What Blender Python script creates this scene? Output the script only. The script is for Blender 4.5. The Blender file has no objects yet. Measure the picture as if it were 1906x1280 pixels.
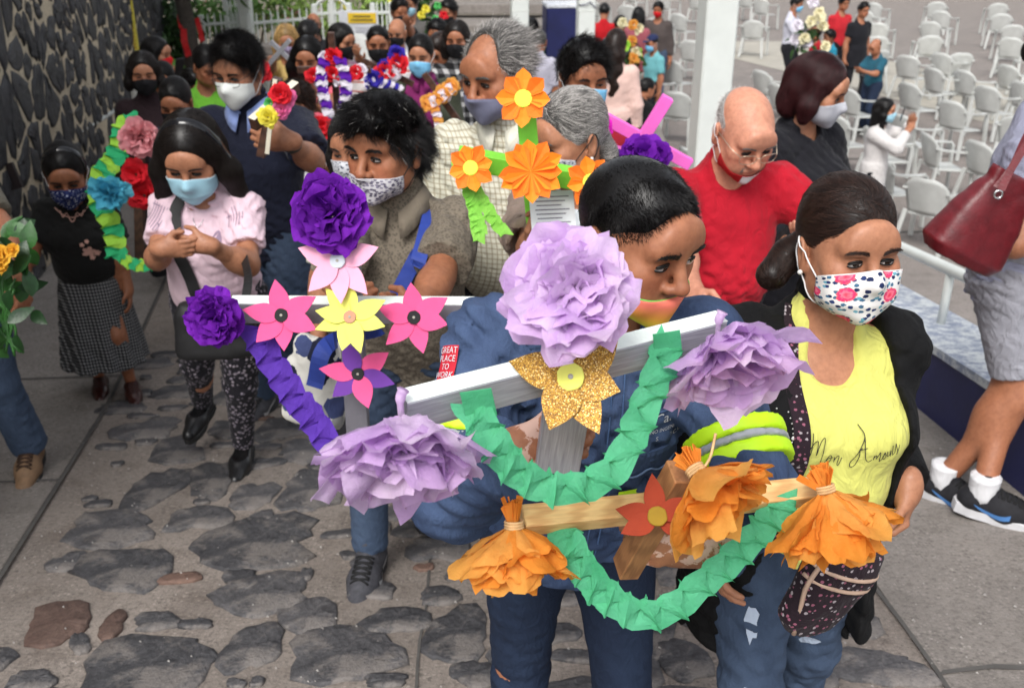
import bpy, math, random
import numpy as np
from math import radians as rad, sin, cos, pi, tan, atan2, sqrt

SC = bpy.context.scene
COL = SC.collection
# ------------------------------------------------------------------ camera
CAMZ = 3.8
PITCH = rad(24.7)
FPX = 1880.0            # focal length in pixels of a 1906 px wide frame
cam_d = bpy.data.cameras.new('camera')
cam_d.sensor_width = 36.0
cam_d.lens = FPX / 1906.0 * 36.0
cam_d.clip_start = 0.05
cam_d.clip_end = 500.0
cam_d.dof.use_dof = True
cam_d.dof.focus_distance = 1.55
cam_d.dof.aperture_fstop = 7.5
cam = bpy.data.objects.new('camera', cam_d)
COL.objects.link(cam)
cam.location = (0, 0, CAMZ)
cam.rotation_euler = (pi / 2 - PITCH, 0, 0)
SC.camera = cam
# ------------------------------------------------------------------ world and sun
SUN_EL, SUN_AZ = rad(50), rad(198)      # soft overcast light from behind and left of the camera
wd = bpy.data.worlds.new('World')
SC.world = wd
wd.use_nodes = True
_n, _l = wd.node_tree.nodes, wd.node_tree.links
_n.clear()
_sky = _n.new('ShaderNodeTexSky')
_sky.sky_type = 'NISHITA'
_sky.sun_disc = False
_sky.sun_elevation = SUN_EL
_sky.sun_rotation = SUN_AZ
_sky.air_density = 1.0
_sky.dust_density = 3.0
_hs = _n.new('ShaderNodeHueSaturation')
_hs.inputs['Saturation'].default_value = 0.22      # cloud cover
_bg = _n.new('ShaderNodeBackground')
_bg.inputs['Strength'].default_value = 0.15
_wo = _n.new('ShaderNodeOutputWorld')
_l.new(_sky.outputs[0], _hs.inputs['Color'])
_l.new(_hs.outputs[0], _bg.inputs['Color'])
_l.new(_bg.outputs[0], _wo.inputs['Surface'])
sun_d = bpy.data.lights.new('sun', 'SUN')
sun_d.energy = 1.2
sun_d.angle = rad(22)
sun_d.color = (1.0, 0.97, 0.92)
sun = bpy.data.objects.new('sun', sun_d)
COL.objects.link(sun)
sun.rotation_euler = (pi / 2 - SUN_EL, 0, pi - SUN_AZ + rad(0))
SC.view_settings.view_transform = 'Standard'
SC.view_settings.look = 'None'
SC.view_settings.exposure = 0.66
SC.view_settings.gamma = 1.0
SC.view_settings.use_curve_mapping = False
SC.render.engine = 'CYCLES'
SC.cycles.max_bounces = 6
SC.cycles.diffuse_bounces = 3
SC.cycles.glossy_bounces = 2
SC.cycles.transparent_max_bounces = 6
SC.cycles.use_denoising = True

RND = random.Random(7)
NPR = np.random.default_rng(11)

# ------------------------------------------------------------------ small vector helpers
def v3(*a):
    return np.array(a, dtype=float)
def nrm(v):
    v = np.asarray(v, float)
    return v / (np.linalg.norm(v) + 1e-9)
def Rx(a):
    c, s = cos(a), sin(a)
    return np.array([[1, 0, 0], [0, c, -s], [0, s, c]], float)
def Ry(a):
    c, s = cos(a), sin(a)
    return np.array([[c, 0, s], [0, 1, 0], [-s, 0, c]], float)
def Rz(a):
    c, s = cos(a), sin(a)
    return np.array([[c, -s, 0], [s, c, 0], [0, 0, 1]], float)
def frame(n, up=(0, 0, 1)):
    """3x3 matrix, columns x, y, z with z along n and y as near to up as can be"""
    z = nrm(n)
    x = np.cross(up, z)
    if np.linalg.norm(x) < 1e-4:
        x = np.cross((0, 1, 0), z)
    x = nrm(x)
    return np.stack([x, np.cross(z, x), z], 1)
_CP, _SP = cos(PITCH), sin(PITCH)
def at(px, py, d):
    """world point seen at a photograph pixel, d metres in front of the lens"""
    X = (px - 953.0) / FPX * d
    v = (640.0 - py) / FPX * d
    return v3(X, d * _CP + v * _SP, CAMZ - d * _SP + v * _CP)
def ground(x, y):
    """height of the ramp (a slope that runs down away from the camera)"""
    if y < 4.5:
        return CAMZ - 1.63 - 0.17 * y
    t = min(1.0, max(0.0, (x - 0.9) / 1.1))
    s = 0.072 * (1 - t) + 0.17 * t
    return max(0.0, CAMZ - 1.63 - 0.765 - s * (y - 4.5))
def on_ground(px, py):
    """world point of a photograph pixel on the ramp"""
    lo, hi = 0.5, 40.0
    for _ in range(50):
        m = (lo + hi) / 2
        p = at(px, py, m)
        if p[2] > ground(p[0], p[1]):
            lo = m
        else:
            hi = m
    return at(px, py, lo)

# ------------------------------------------------------------------ objects
def link(o, parent=None):
    COL.objects.link(o)
    if parent is not None:
        o.parent = parent
    return o
def mesh(name, V, F, mat=None, parent=None, smooth=True, uv=None, mats=None, mi=None):
    """one mesh object from vertex and face arrays; F is an (n,4)/(n,3) array or a list of faces"""
    me = bpy.data.meshes.new(name)
    V = np.asarray(V, np.float32)
    if isinstance(F, np.ndarray):
        k = F.shape[1]
        me.vertices.add(len(V)); me.vertices.foreach_set('co', V.ravel())
        me.loops.add(F.size); me.loops.foreach_set('vertex_index', F.ravel().astype(np.int32))
        me.polygons.add(len(F))
        me.polygons.foreach_set('loop_start', (np.arange(len(F)) * k).astype(np.int32))
        me.polygons.foreach_set('loop_total', np.full(len(F), k, np.int32))
        me.update(calc_edges=True)
    else:
        me.from_pydata(V.tolist(), [], F)
        me.update()
    if smooth:
        me.polygons.foreach_set('use_smooth', np.ones(len(me.polygons), bool))
    if uv is not None:
        L = me.uv_layers.new(name='UVMap')
        idx = np.empty(len(me.loops), np.int32); me.loops.foreach_get('vertex_index', idx)
        L.data.foreach_set('uv', np.asarray(uv, np.float32)[idx].ravel())
    for m in (mats or ([mat] if mat else [])):
        me.materials.append(m)
    if mi is not None:
        me.polygons.foreach_set('material_index', np.asarray(mi, np.int32))
    o = bpy.data.objects.new(name, me)
    return link(o, parent)
def tag(o, label=None, cat=None, group=None, kind=None):
    if label: o['label'] = label
    if cat: o['category'] = cat
    if group: o['group'] = group
    if kind: o['kind'] = kind
    return o
def thing(name, label, cat, loc=(0, 0, 0), rz=0.0, group=None):
    o = bpy.data.objects.new(name, None)
    o.empty_display_size = 0.1
    link(o)
    o.location = tuple(loc); o.rotation_euler = (0, 0, rz)
    return tag(o, label, cat, group)

class MB:
    """collects simple shapes, builds one mesh"""
    def __init__(s):
        s.V, s.F, s.n = [], [], 0
    def add(s, V, F):
        s.V.append(np.asarray(V, float)); s.F += [tuple(i + s.n for i in f) for f in F]
        s.n += len(V); return s
    def box(s, c, size, R=None, bevel=0.0):
        x, y, z = [q / 2 for q in size]
        b = min(bevel, x * .9, y * .9, z * .9)
        R = np.eye(3) if R is None else R
        if b <= 0:
            V = np.array([[sx * x, sy * y, sz * z] for sx in (-1, 1) for sy in (-1, 1) for sz in (-1, 1)])
            F = [(0, 1, 3, 2), (4, 6, 7, 5), (0, 4, 5, 1), (2, 3, 7, 6), (0, 2, 6, 4), (1, 5, 7, 3)]
        else:
            V, ix = [], {}
            for sx in (-1, 1):
                for sy in (-1, 1):
                    for sz in (-1, 1):
                        for a in range(3):
                            p = [sx * (x - b), sy * (y - b), sz * (z - b)]
                            p[a] = (sx * x, sy * y, sz * z)[a]
                            ix[(sx, sy, sz, a)] = len(V); V.append(p)
            V = np.array(V); F = []
            for a in range(3):
                u, w = [q for q in range(3) if q != a]
                for sa in (-1, 1):
                    def key(su, sw, ax):
                        k = [0, 0, 0]; k[a] = sa; k[u] = su; k[w] = sw
                        return ix[(k[0], k[1], k[2], ax)]
                    F.append((key(-1, -1, a), key(1, -1, a), key(1, 1, a), key(-1, 1, a)))
                for su in (-1, 1):
                    for sw in (-1, 1):
                        def k2(sa, ax):
                            k = [0, 0, 0]; k[a] = sa; k[u] = su; k[w] = sw
                            return ix[(k[0], k[1], k[2], ax)]
                        F.append((k2(-1, u), k2(1, u), k2(1, w), k2(-1, w)))
            for sx in (-1, 1):
                for sy in (-1, 1):
                    for sz in (-1, 1):
                        F.append(tuple(ix[(sx, sy, sz, a)] for a in range(3)))
        return s.add(V @ R.T + np.asarray(c, float), F)
    def bar(s, a, b, w, h, up=(0, 0, 1), bevel=0.0):
        a, b = np.asarray(a, float), np.asarray(b, float)
        z = nrm(b - a); R = frame(z, up)
        return s.box((a + b) / 2, (w, h, np.linalg.norm(b - a)), R, bevel)
    def tube(s, P, r, n=8, closed=False, caps=True):
        P = np.asarray(P, float); m = len(P)
        r = np.full(m, r) if np.isscalar(r) else np.asarray(r, float)
        if closed:
            T = np.roll(P, -1, 0) - np.roll(P, 1, 0)
        else:
            T = np.gradient(P, axis=0)
        T = T / (np.linalg.norm(T, axis=1, keepdims=True) + 1e-9)
        up = v3(0, 0, 1) if abs(T[0][2]) < .9 else v3(1, 0, 0)
        V = []
        x = nrm(np.cross(up, T[0]))
        for i in range(m):
            x = nrm(x - T[i] * np.dot(x, T[i])); y = np.cross(T[i], x)
            for j in range(n):
                a = 2 * pi * j / n
                V.append(P[i] + r[i] * (x * cos(a) + y * sin(a)))
        F = []
        for i in range(m if closed else m - 1):
            i2 = (i + 1) % m
            for j in range(n):
                j2 = (j + 1) % n
                F.append((i * n + j, i * n + j2, i2 * n + j2, i2 * n + j))
        if caps and not closed:
            F.append(tuple(range(n))[::-1]); F.append(tuple((m - 1) * n + j for j in range(n)))
        return s.add(V, F)
    def prism(s, poly, z0, z1, R=None, c=(0, 0, 0), dome=0.0):
        """extruded outline in the x,y plane of R; dome > 0 lifts an inset top"""
        poly = np.asarray(poly, float); n = len(poly)
        R = np.eye(3) if R is None else R
        ctr = poly.mean(0)
        V = [(p[0], p[1], z0) for p in poly]
        F = []
        if dome > 0:
            V += [(p[0], p[1], z1 - dome) for p in poly]
            V += [tuple(ctr + (p - ctr) * .9) + (z1,) for p in poly]
            lv = 3
        else:
            V += [(p[0], p[1], z1) for p in poly]; lv = 2
        for k in range(lv - 1):
            for j in range(n):
                j2 = (j + 1) % n
                F.append((k * n + j, k * n + j2, (k + 1) * n + j2, (k + 1) * n + j))
        F.append(tuple((lv - 1) * n + j for j in range(n))); F.append(tuple(range(n))[::-1])
        return s.add(np.array(V) @ R.T + np.asarray(c, float), F)
    def lathe(s, prof, n=16, R=None, c=(0, 0, 0)):
        R = np.eye(3) if R is None else R
        V, F = [], []
        for r, z in prof:
            for j in range(n):
                a = 2 * pi * j / n
                V.append((r * cos(a), r * sin(a), z))
        for i in range(len(prof) - 1):
            for j in range(n):
                j2 = (j + 1) % n
                F.append((i * n + j, i * n + j2, (i + 1) * n + j2, (i + 1) * n + j))
        F.append(tuple(range(n))[::-1]); F.append(tuple((len(prof) - 1) * n + j for j in range(n)))
        return s.add(np.array(V) @ R.T + np.asarray(c, float), F)
    def build(s, name, mat, parent=None, smooth=False):
        return mesh(name, np.concatenate(s.V), s.F, mat, parent, smooth)
def catmull(P, n=12):
    P = [np.asarray(p, float) for p in P]
    Q = [2 * P[0] - P[1]] + P + [2 * P[-1] - P[-2]]
    out = []
    for i in range(1, len(Q) - 2):
        a, b, c, d = Q[i - 1:i + 3]
        for k in range(n):
            t = k / n
            out.append(.5 * (2 * b + (c - a) * t + (2 * a - 5 * b + 4 * c - d) * t * t + (3 * b - a - 3 * c + d) * t ** 3))
    out.append(P[-1])
    return np.array(out)

# ------------------------------------------------------------------ materials
class NT:
    def __init__(s, name):
        s.m = bpy.data.materials.new(name); s.m.use_nodes = True
        s.t = s.m.node_tree; s.t.nodes.clear()
        s.out = s.t.nodes.new('ShaderNodeOutputMaterial')
        s._co = None
    def n(s, typ, ins=None, **kw):
        nd = s.t.nodes.new('ShaderNode' + typ)
        for k, v in kw.items(): setattr(nd, k, v)
        for k, v in (ins or {}).items():
            if hasattr(v, 'is_output'): s.t.links.new(v, nd.inputs[k])
            else:
                if isinstance(v, tuple) and len(v) == 3 and nd.inputs[k].type == 'RGBA': v = v + (1,)
                nd.inputs[k].default_value = v
        return nd
    def co(s, which='Object'):
        if s._co is None: s._co = s.n('TexCoord')
        return s._co.outputs[which]
    def noise(s, scale, detail=3, rough=.55, vec=None, dist=0.0):
        return s.n('TexNoise', {'Vector': vec or s.co(), 'Scale': scale, 'Detail': detail, 'Roughness': rough, 'Distortion': dist}).outputs['Fac']
    def vmap(s, scale=(1, 1, 1), rot=(0, 0, 0), vec=None, loc=(0, 0, 0)):
        return s.n('Mapping', {'Vector': vec or s.co(), 'Scale': scale, 'Rotation': rot, 'Location': loc}).outputs[0]
    def ramp(s, fac, stops, interp='LINEAR'):
        nd = s.n('ValToRGB', {'Fac': fac}); e = nd.color_ramp.elements; nd.color_ramp.interpolation = interp
        while len(e) < len(stops): e.new(.5)
        for q, (p, c) in zip(e, stops):
            q.position = p; q.color = tuple(c) + (1,) if len(c) == 3 else c
        return nd.outputs['Color']
    def mix(s, fac, a, b, blend='MIX'):
        nd = s.n('Mix', data_type='RGBA', blend_type=blend)
        for i, v in ((0, fac), (6, a), (7, b)):
            if hasattr(v, 'is_output'): s.t.links.new(v, nd.inputs[i])
            else: nd.inputs[i].default_value = v if i == 0 else (tuple(v) + (1,) if len(v) == 3 else v)
        return nd.outputs[2]
    def math(s, op, a, b=0.0, c=None):
        d = {0: a, 1: b}
        if c is not None: d[2] = c
        return s.n('Math', d, operation=op).outputs[0]
    def bump(s, h, strength=.3, dist=.01, normal=None):
        d = {'Height': h, 'Strength': strength, 'Distance': dist}
        if normal is not None: d['Normal'] = normal
        return s.n('Bump', d).outputs[0]
    def done(s, base, rough=.6, normal=None, **kw):
        d = {'Base Color': base, 'Roughness': rough}
        if normal is not None: d['Normal'] = normal
        for k, v in kw.items(): d[k.replace('_', ' ')] = v
        p = s.n('BsdfPrincipled', d)
        s.t.links.new(p.outputs[0], s.out.inputs['Surface'])
        s.p = p
        return s.m
def shade(c, f):
    return tuple(min(1.0, max(0.0, q * f)) for q in c)
def lin(r, g, b):
    """sRGB 0..255 to linear"""
    f = lambda u: u / 12.92 if u <= .04045 else ((u + .055) / 1.055) ** 2.4
    return (f(r / 255), f(g / 255), f(b / 255))
_mats = {}
def plain(name, c, rough=.6, var=.18, scale=14, bump=.15, bscale=180, bdist=.003, **kw):
    if name in _mats: return _mats[name]
    t = NT(name)
    f = t.noise(scale, 4)
    col = t.ramp(f, [(.3, shade(c, 1 - var)), (.7, shade(c, 1 + var))])
    nb = t.bump(t.noise(bscale, 3), bump, bdist) if bump else None
    _mats[name] = t.done(col, rough, nb, **kw)
    return _mats[name]
def cloth_mat(name, c, rough=.85, var=.14, weave=900, bump=.25, pattern=None, folds=.35, sheen=.06):
    """woven or knit cloth: soft colour drift, fine weave relief, small creases"""
    if name in _mats: return _mats[name]
    t = NT(name)
    base = pattern(t) if pattern else None
    f = t.noise(9, 4)
    if base is None:
        col = t.ramp(f, [(.25, shade(c, 1 - var)), (.75, shade(c, 1 + var))])
    else:
        col = t.mix(1.0, base, t.ramp(f, [(.2, (1 - var,) * 3), (.8, (1, 1, 1))]), 'MULTIPLY')
    b1 = t.bump(t.noise(weave, 2), bump, .0012)
    b2 = t.bump(t.noise(20, 4, .5, t.vmap((1, 1, .6)), 1.2), folds * 1.5, .02, b1)
    _mats[name] = t.done(col, rough, b2, Sheen_Weight=sheen, Specular_IOR_Level=.25)
    return _mats[name]
def denim_mat(name, c, fade, fs=4.0):
    if name in _mats: return _mats[name]
    t = NT(name)
    f = t.noise(fs, 5, .6, t.vmap((1, 1, .5)))
    col = t.ramp(f, [(.3, c), (.72, fade)])
    w = t.n('TexWave', {'Vector': t.vmap((1, 1, 1), (0, rad(35), 0)), 'Scale': 420.0, 'Distortion': 1.2, 'Detail': 1.0}).outputs['Fac']
    col = t.mix(.22, col, t.ramp(w, [(0, shade(c, .6)), (1, shade(fade, 1.25))]))
    g = t.noise(700, 2)
    col = t.mix(.35, col, t.ramp(g, [(.3, (.35, .35, .4)), (.7, (1, 1, 1))]), 'MULTIPLY')
    b = t.bump(t.noise(34, 3, .5, t.vmap((1, .8, .5), (0, .5, 0)), 2.2), .28, .02, t.bump(w, .25, .001))
    _mats[name] = t.done(col, .85, b, Specular_IOR_Level=.2)
    return _mats[name]
def check_pat(ca, cb, cc, fx, fz, width=.5):
    """two crossed line families on cloth"""
    def f(t):
        sep = t.n('SeparateXYZ', {0: t.co()})
        def line(s, fr, w):
            return t.math('LESS_THAN', t.math('FRACT', t.math('MULTIPLY', s, fr)), w)
        hx = t.math('ADD', sep.outputs['X'], t.math('MULTIPLY', sep.outputs['Y'], .8))
        a, b = line(hx, fx, width), line(sep.outputs['Z'], fz, width)
        return t.mix(b, t.mix(a, ca, cb), t.mix(a, cb, cc))
    return f
def stripe_pat(ca, cb, fz, width=.3, axis='Z'):
    def f(t):
        s = t.n('SeparateXYZ', {0: t.co()}).outputs[axis]
        return t.mix(t.math('LESS_THAN', t.math('FRACT', t.math('MULTIPLY', s, fz)), width), ca, cb)
    return f
def spots_pat(ground_c, cols, scale, size=.35, vec='Object', stretch=(1, 1, 1)):
    """scattered printed blotches of several colours"""
    def f(t):
        vo = t.n('TexVoronoi', {'Vector': t.vmap(stretch, vec=t.co(vec)), 'Scale': scale, 'Randomness': 1.0}, voronoi_dimensions='2D' if vec == 'UV' else '3D')
        r = t.n('SeparateColor', {0: vo.outputs['Color']}).outputs[0]
        st = [(i / len(cols), c) for i, c in enumerate(cols)]
        pc = t.ramp(r, st, 'CONSTANT')
        d = t.math('ADD', vo.outputs['Distance'], t.math('MULTIPLY', t.math('SUBTRACT', t.noise(scale * 3, 2, vec=t.co(vec)), .5), .35))
        return t.mix(t.math('LESS_THAN', d, size if vec == 'UV' else size * 1.35), ground_c, pc)
    return f
# ------------------------------------------------------------------ smooth solid modelling (bodies and clothes)
F32 = np.float32
class Prim:
    __slots__ = ('f', 'lo', 'hi', 'k', 'sub')
    def __init__(s, f, lo, hi, k, sub=False):
        s.f, s.lo, s.hi, s.k, s.sub = f, np.asarray(lo, float), np.asarray(hi, float), k, sub
def cap(a, b, ra, rb, k=.02, sub=False, flat=False):
    a, b = np.asarray(a, float), np.asarray(b, float)
    ab = b - a; L2 = float(ab @ ab) + 1e-12; L = sqrt(L2)
    def f(X, Y, Z):
        px, py, pz = X - F32(a[0]), Y - F32(a[1]), Z - F32(a[2])
        tt = (px * F32(ab[0]) + py * F32(ab[1]) + pz * F32(ab[2])) / F32(L2)
        t = np.clip(tt, 0, 1)
        dx, dy, dz = px - t * F32(ab[0]), py - t * F32(ab[1]), pz - t * F32(ab[2])
        d = np.sqrt(dx * dx + dy * dy + dz * dz) - (F32(ra) + t * F32(rb - ra))
        if flat:
            px, py, pz = px - tt * F32(ab[0]), py - tt * F32(ab[1]), pz - tt * F32(ab[2])
            d = np.sqrt(px * px + py * py + pz * pz) - (F32(ra) + t * F32(rb - ra))
            d = np.maximum(d, np.maximum(-tt, tt - 1) * F32(L))
        return d
    r = max(ra, rb)
    return Prim(f, np.minimum(a, b) - r, np.maximum(a, b) + r, k, sub)
def ell(c, r, R=None, k=.02, sub=False):
    c, r = np.asarray(c, float), np.asarray(r, float)
    Q = np.eye(3) if R is None else np.asarray(R)
    ext = np.sqrt((Q ** 2) @ (r ** 2))
    def f(X, Y, Z):
        px, py, pz = X - F32(c[0]), Y - F32(c[1]), Z - F32(c[2])
        if R is None: u, v, w = px, py, pz
        else:
            u = px * F32(Q[0, 0]) + py * F32(Q[1, 0]) + pz * F32(Q[2, 0])
            v = px * F32(Q[0, 1]) + py * F32(Q[1, 1]) + pz * F32(Q[2, 1])
            w = px * F32(Q[0, 2]) + py * F32(Q[1, 2]) + pz * F32(Q[2, 2])
        a, b, e = u / F32(r[0]), v / F32(r[1]), w / F32(r[2])
        k0 = np.sqrt(a * a + b * b + e * e)
        k1 = np.sqrt((a / F32(r[0])) ** 2 + (b / F32(r[1])) ** 2 + (e / F32(r[2])) ** 2) + F32(1e-6)
        return k0 * (k0 - 1) / k1
    return Prim(f, c - ext, c + ext, k, sub)
def loft(O, R, secs, k=.03, pw=2.3, sub=False, ripple=None):
    """stack of ellipses (t, cx, cy, rx, ry) along the z of frame R from O"""
    O, R = np.asarray(O, float), np.asarray(R, float)
    S = np.asarray(sorted(secs), float)
    pts = []
    for t, cx, cy, rx, ry in S:
        for sx in (-1, 1):
            for sy in (-1, 1):
                pts.append(O + R @ v3(cx + sx * rx, cy + sy * ry, t))
    pts = np.array(pts)
    def f(X, Y, Z):
        px, py, pz = X - F32(O[0]), Y - F32(O[1]), Z - F32(O[2])
        u = px * F32(R[0, 0]) + py * F32(R[1, 0]) + pz * F32(R[2, 0])
        v = px * F32(R[0, 1]) + py * F32(R[1, 1]) + pz * F32(R[2, 1])
        w = px * F32(R[0, 2]) + py * F32(R[1, 2]) + pz * F32(R[2, 2])
        g = lambda i: np.interp(w, S[:, 0], S[:, i]).astype(F32)
        cx, cy, rx, ry = g(1), g(2), g(3), g(4)
        a, b = np.abs(u - cx) / rx, np.abs(v - cy) / ry
        q = (a ** F32(pw) + b ** F32(pw)) ** F32(1 / pw)
        if ripple:
            th = np.arctan2(v - cy, u - cx)
            q = q - ripple(th, w).astype(F32)
        d = (q - 1) * np.minimum(rx, ry)
        return np.maximum(d, np.maximum(F32(S[0, 0]) - w, w - F32(S[-1, 0])))
    return Prim(f, pts.min(0), pts.max(0), k, sub)
def half(c, n, lo, hi, k=.004):
    """cuts away what lies beyond the plane through c on the side n points to, inside the box lo..hi"""
    c, n = np.asarray(c, float), nrm(n)
    def f(X, Y, Z):
        return -((X - F32(c[0])) * F32(n[0]) + (Y - F32(c[1])) * F32(n[1]) + (Z - F32(c[2])) * F32(n[2]))
    return Prim(f, lo, hi, k, True)
def _comb(D, d, k, sub):
    if sub:
        d = -d
        h = np.clip(.5 - .5 * (D - d) / k, 0, 1)          # smooth max
        return D * (1 - h) + d * h + k * h * (1 - h)
    h = np.clip(.5 + .5 * (D - d) / k, 0, 1)              # smooth min
    return D * (1 - h) + d * h - k * h * (1 - h)
def sdf_at(prims, P):
    P = np.asarray(P, F32); X, Y, Z = P[..., 0], P[..., 1], P[..., 2]
    D = np.full(X.shape, F32(.6))
    for p in prims:
        if p.sub:
            inb = np.ones(X.shape, bool)
            m = p.k + .01
            for i, q in enumerate((X, Y, Z)):
                inb &= (q > p.lo[i] - m) & (q < p.hi[i] + m)
            D = np.where(inb, _comb(D, p.f(X, Y, Z), F32(p.k), True), D)
        else:
            D = _comb(D, p.f(X, Y, Z), F32(p.k), False)
    return D
def surface(prims, h, wr=None, smooth=1, lo=None, hi=None):
    """dual surface of the blended solids on a grid of spacing h -> verts, quads"""
    ps = [p for p in prims if not p.sub]
    L = np.min([p.lo for p in ps], 0) - 3 * h - .01
    H = np.max([p.hi for p in ps], 0) + 3 * h + .01
    if lo is not None: L = np.maximum(L, lo)
    if hi is not None: H = np.minimum(H, hi)
    n = np.maximum(4, np.ceil((H - L) / h).astype(int) + 1)
    ax = [(L[i] + np.arange(n[i]) * h).astype(F32) for i in range(3)]
    D = np.full(tuple(n), F32(.6))
    for p in prims:
        m = p.k + 2.5 * h + .004
        s = []
        for i in range(3):
            a = max(0, int(math.floor((p.lo[i] - m - L[i]) / h)))
            b = min(n[i], int(math.ceil((p.hi[i] + m - L[i]) / h)) + 1)
            s.append(slice(a, b))
        if any(q.stop - q.start < 1 for q in s): continue
        s = tuple(s)
        X, Y, Z = ax[0][s[0]][:, None, None], ax[1][s[1]][None, :, None], ax[2][s[2]][None, None, :]
        d = p.f(X, Y, Z)
        D[s] = _comb(D[s], d, F32(p.k), p.sub)
    if wr is not None:
        D = D + wr(ax[0][:, None, None], ax[1][None, :, None], ax[2][None, None, :]).astype(F32)
    D[0], D[-1], D[:, 0], D[:, -1], D[:, :, 0], D[:, :, -1] = (F32(.5),) * 6
    S = D < 0
    ny, nz = n[1], n[2]
    cid = lambda i, j, k: (i.astype(np.int64) * ny + j) * nz + k
    ids, pts, quads, flips = [], [], [], []
    for a in range(3):
        s0 = [slice(None)] * 3; s1 = [slice(None)] * 3
        s0[a], s1[a] = slice(0, -1), slice(1, None)
        A, B = S[tuple(s0)], S[tuple(s1)]
        I = np.nonzero(A != B)
        if len(I[0]) == 0: continue
        d0, d1 = D[tuple(s0)][I], D[tuple(s1)][I]
        t = d0 / (d0 - d1)
        p = np.stack([q.astype(float) for q in I], 1); p[:, a] += t
        b, c = (a + 1) % 3, (a + 2) % 3
        cell = []
        for db, dc in ((-1, -1), (0, -1), (0, 0), (-1, 0)):
            J = [q.copy() for q in I]
            J[b] = J[b] + db; J[c] = J[c] + dc
            cell.append(cid(*J))
        for q in cell:
            ids.append(q); pts.append(p)
        quads.append(np.stack(cell, 1)); flips.append(~A[I])
    if not ids: return np.zeros((0, 3)), np.zeros((0, 4), np.int32)
    ids = np.concatenate(ids); pts = np.concatenate(pts)
    u, inv = np.unique(ids, return_inverse=True)
    cnt = np.bincount(inv)
    V = np.stack([np.bincount(inv, pts[:, i]) / cnt for i in range(3)], 1)
    Q = np.concatenate(quads); fl = np.concatenate(flips)
    Q[fl] = Q[fl][:, ::-1]
    Q = np.searchsorted(u, Q).astype(np.int32)
    V = V * h + L
    for _ in range(smooth):
        V = lap(V, Q, .5)
    return V, Q
def lap(V, Q, f=.5):
    e = np.concatenate([Q[:, [0, 1]], Q[:, [1, 2]], Q[:, [2, 3]], Q[:, [3, 0]]])
    e = np.concatenate([e, e[:, ::-1]])
    c = np.bincount(e[:, 0], minlength=len(V)) + 1e-9
    M = np.stack([np.bincount(e[:, 0], V[e[:, 1], i], minlength=len(V)) / c for i in range(3)], 1)
    return V * (1 - f) + M * f
def normals(V, Q):
    n = np.cross(V[Q[:, 2]] - V[Q[:, 0]], V[Q[:, 3]] - V[Q[:, 1]])
    N = np.zeros_like(V)
    for i in range(4):
        for a in range(3):
            N[:, a] += np.bincount(Q[:, i], n[:, a], minlength=len(V))
    return N / (np.linalg.norm(N, axis=1, keepdims=True) + 1e-12)
def march(prims, O, Dv, far=.25, it=18):
    """first hit of the solids from the far end of each ray back towards its origin O"""
    O, Dv = np.asarray(O, float), np.asarray(Dv, float)
    r = np.full(Dv.shape[:-1], far)
    for _ in range(it):
        d = sdf_at(prims, O + Dv * r[..., None])
        r = np.maximum(r - .92 * d, 0)
    return r
def wrinkle(seed, amp, fz=88., fx=46., soft=1.0):
    seed = abs(seed)
    """shallow cloth creases"""
    g = np.random.default_rng(seed); ph = g.uniform(0, 6.28, 9)
    def f(X, Y, Z):
        w1 = np.sin(9 * X + 7 * Z + ph[0]) + np.sin(11 * Y - 6 * Z + ph[1])
        a = np.sin(fx * X + .5 * fz * Z + 1.5 * w1 + ph[2])
        b = np.sin(.6 * fx * X - fz * Z + 1.7 * np.sin(8 * X + 10 * Y + ph[3]) + fx * .7 * Y + ph[4])
        c = np.sin(1.9 * fz * Z + 1.1 * fx * X + 2.2 * w1 + ph[5]) * .4
        m = .55 + .45 * np.sin(5 * X + 6 * Z + 4 * Y + ph[6])
        return amp * m * ((1 - np.abs(a)) ** 1.5 - .4 + .7 * ((1 - np.abs(b)) ** 1.5 - .4) + c * .5)
    return f
# ------------------------------------------------------------------ people
def skin_mat(name, c, vitiligo=False, rough=.48):
    if name in _mats: return _mats[name]
    t = NT(name)
    f = t.noise(28, 5, .6)
    col = t.ramp(f, [(.25, (c[0] * .84, c[1] * .78, c[2] * .74)), (.75, (min(1, c[0] * 1.12), c[1] * 1.1, c[2] * 1.06))])
    col = t.mix(.8, col, t.ramp(t.noise(75, 4, .65), [(.3, (.80, .74, .72)), (.55, (1, 1, 1)), (.78, (1.12, 1.06, 1.0))]), 'MULTIPLY')
    col = t.mix(t.ramp(t.noise(330, 2), [(.68, (0, 0, 0)), (.76, (.35, .35, .35))]), col, shade(c, .45))
    at_ = t.n('Attribute', attribute_name='tint')
    col = t.mix(1.0, col, at_.outputs['Color'], 'MULTIPLY')
    if vitiligo:
        q = t.math('ADD', t.noise(26, 4, .6), t.math('MULTIPLY', t.math('SUBTRACT', at_.outputs['Alpha'], 1.0), 1.0))
        col = t.mix(t.ramp(q, [(.53, (0, 0, 0)), (.56, (1, 1, 1))]), col, (.66, .42, .34))
    b = t.bump(t.noise(420, 3, .6), .22, .001, t.bump(t.noise(90, 4), .22, .003))
    sp = t.ramp(t.noise(60, 3), [(.3, (rough - .08,) * 3), (.7, (rough + .14,) * 3)])
    _mats[name] = t.done(col, sp, b, Subsurface_Weight=.05, Subsurface_Radius=(.012, .005, .003), Subsurface_Scale=.5, Specular_IOR_Level=.45)
    return _mats[name]
SKINS = {'tan': lin(176, 124, 96), 'brown': lin(164, 110, 82), 'deep': lin(146, 96, 70), 'light': lin(204, 154, 126), 'rose': lin(206, 148, 124)}
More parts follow.
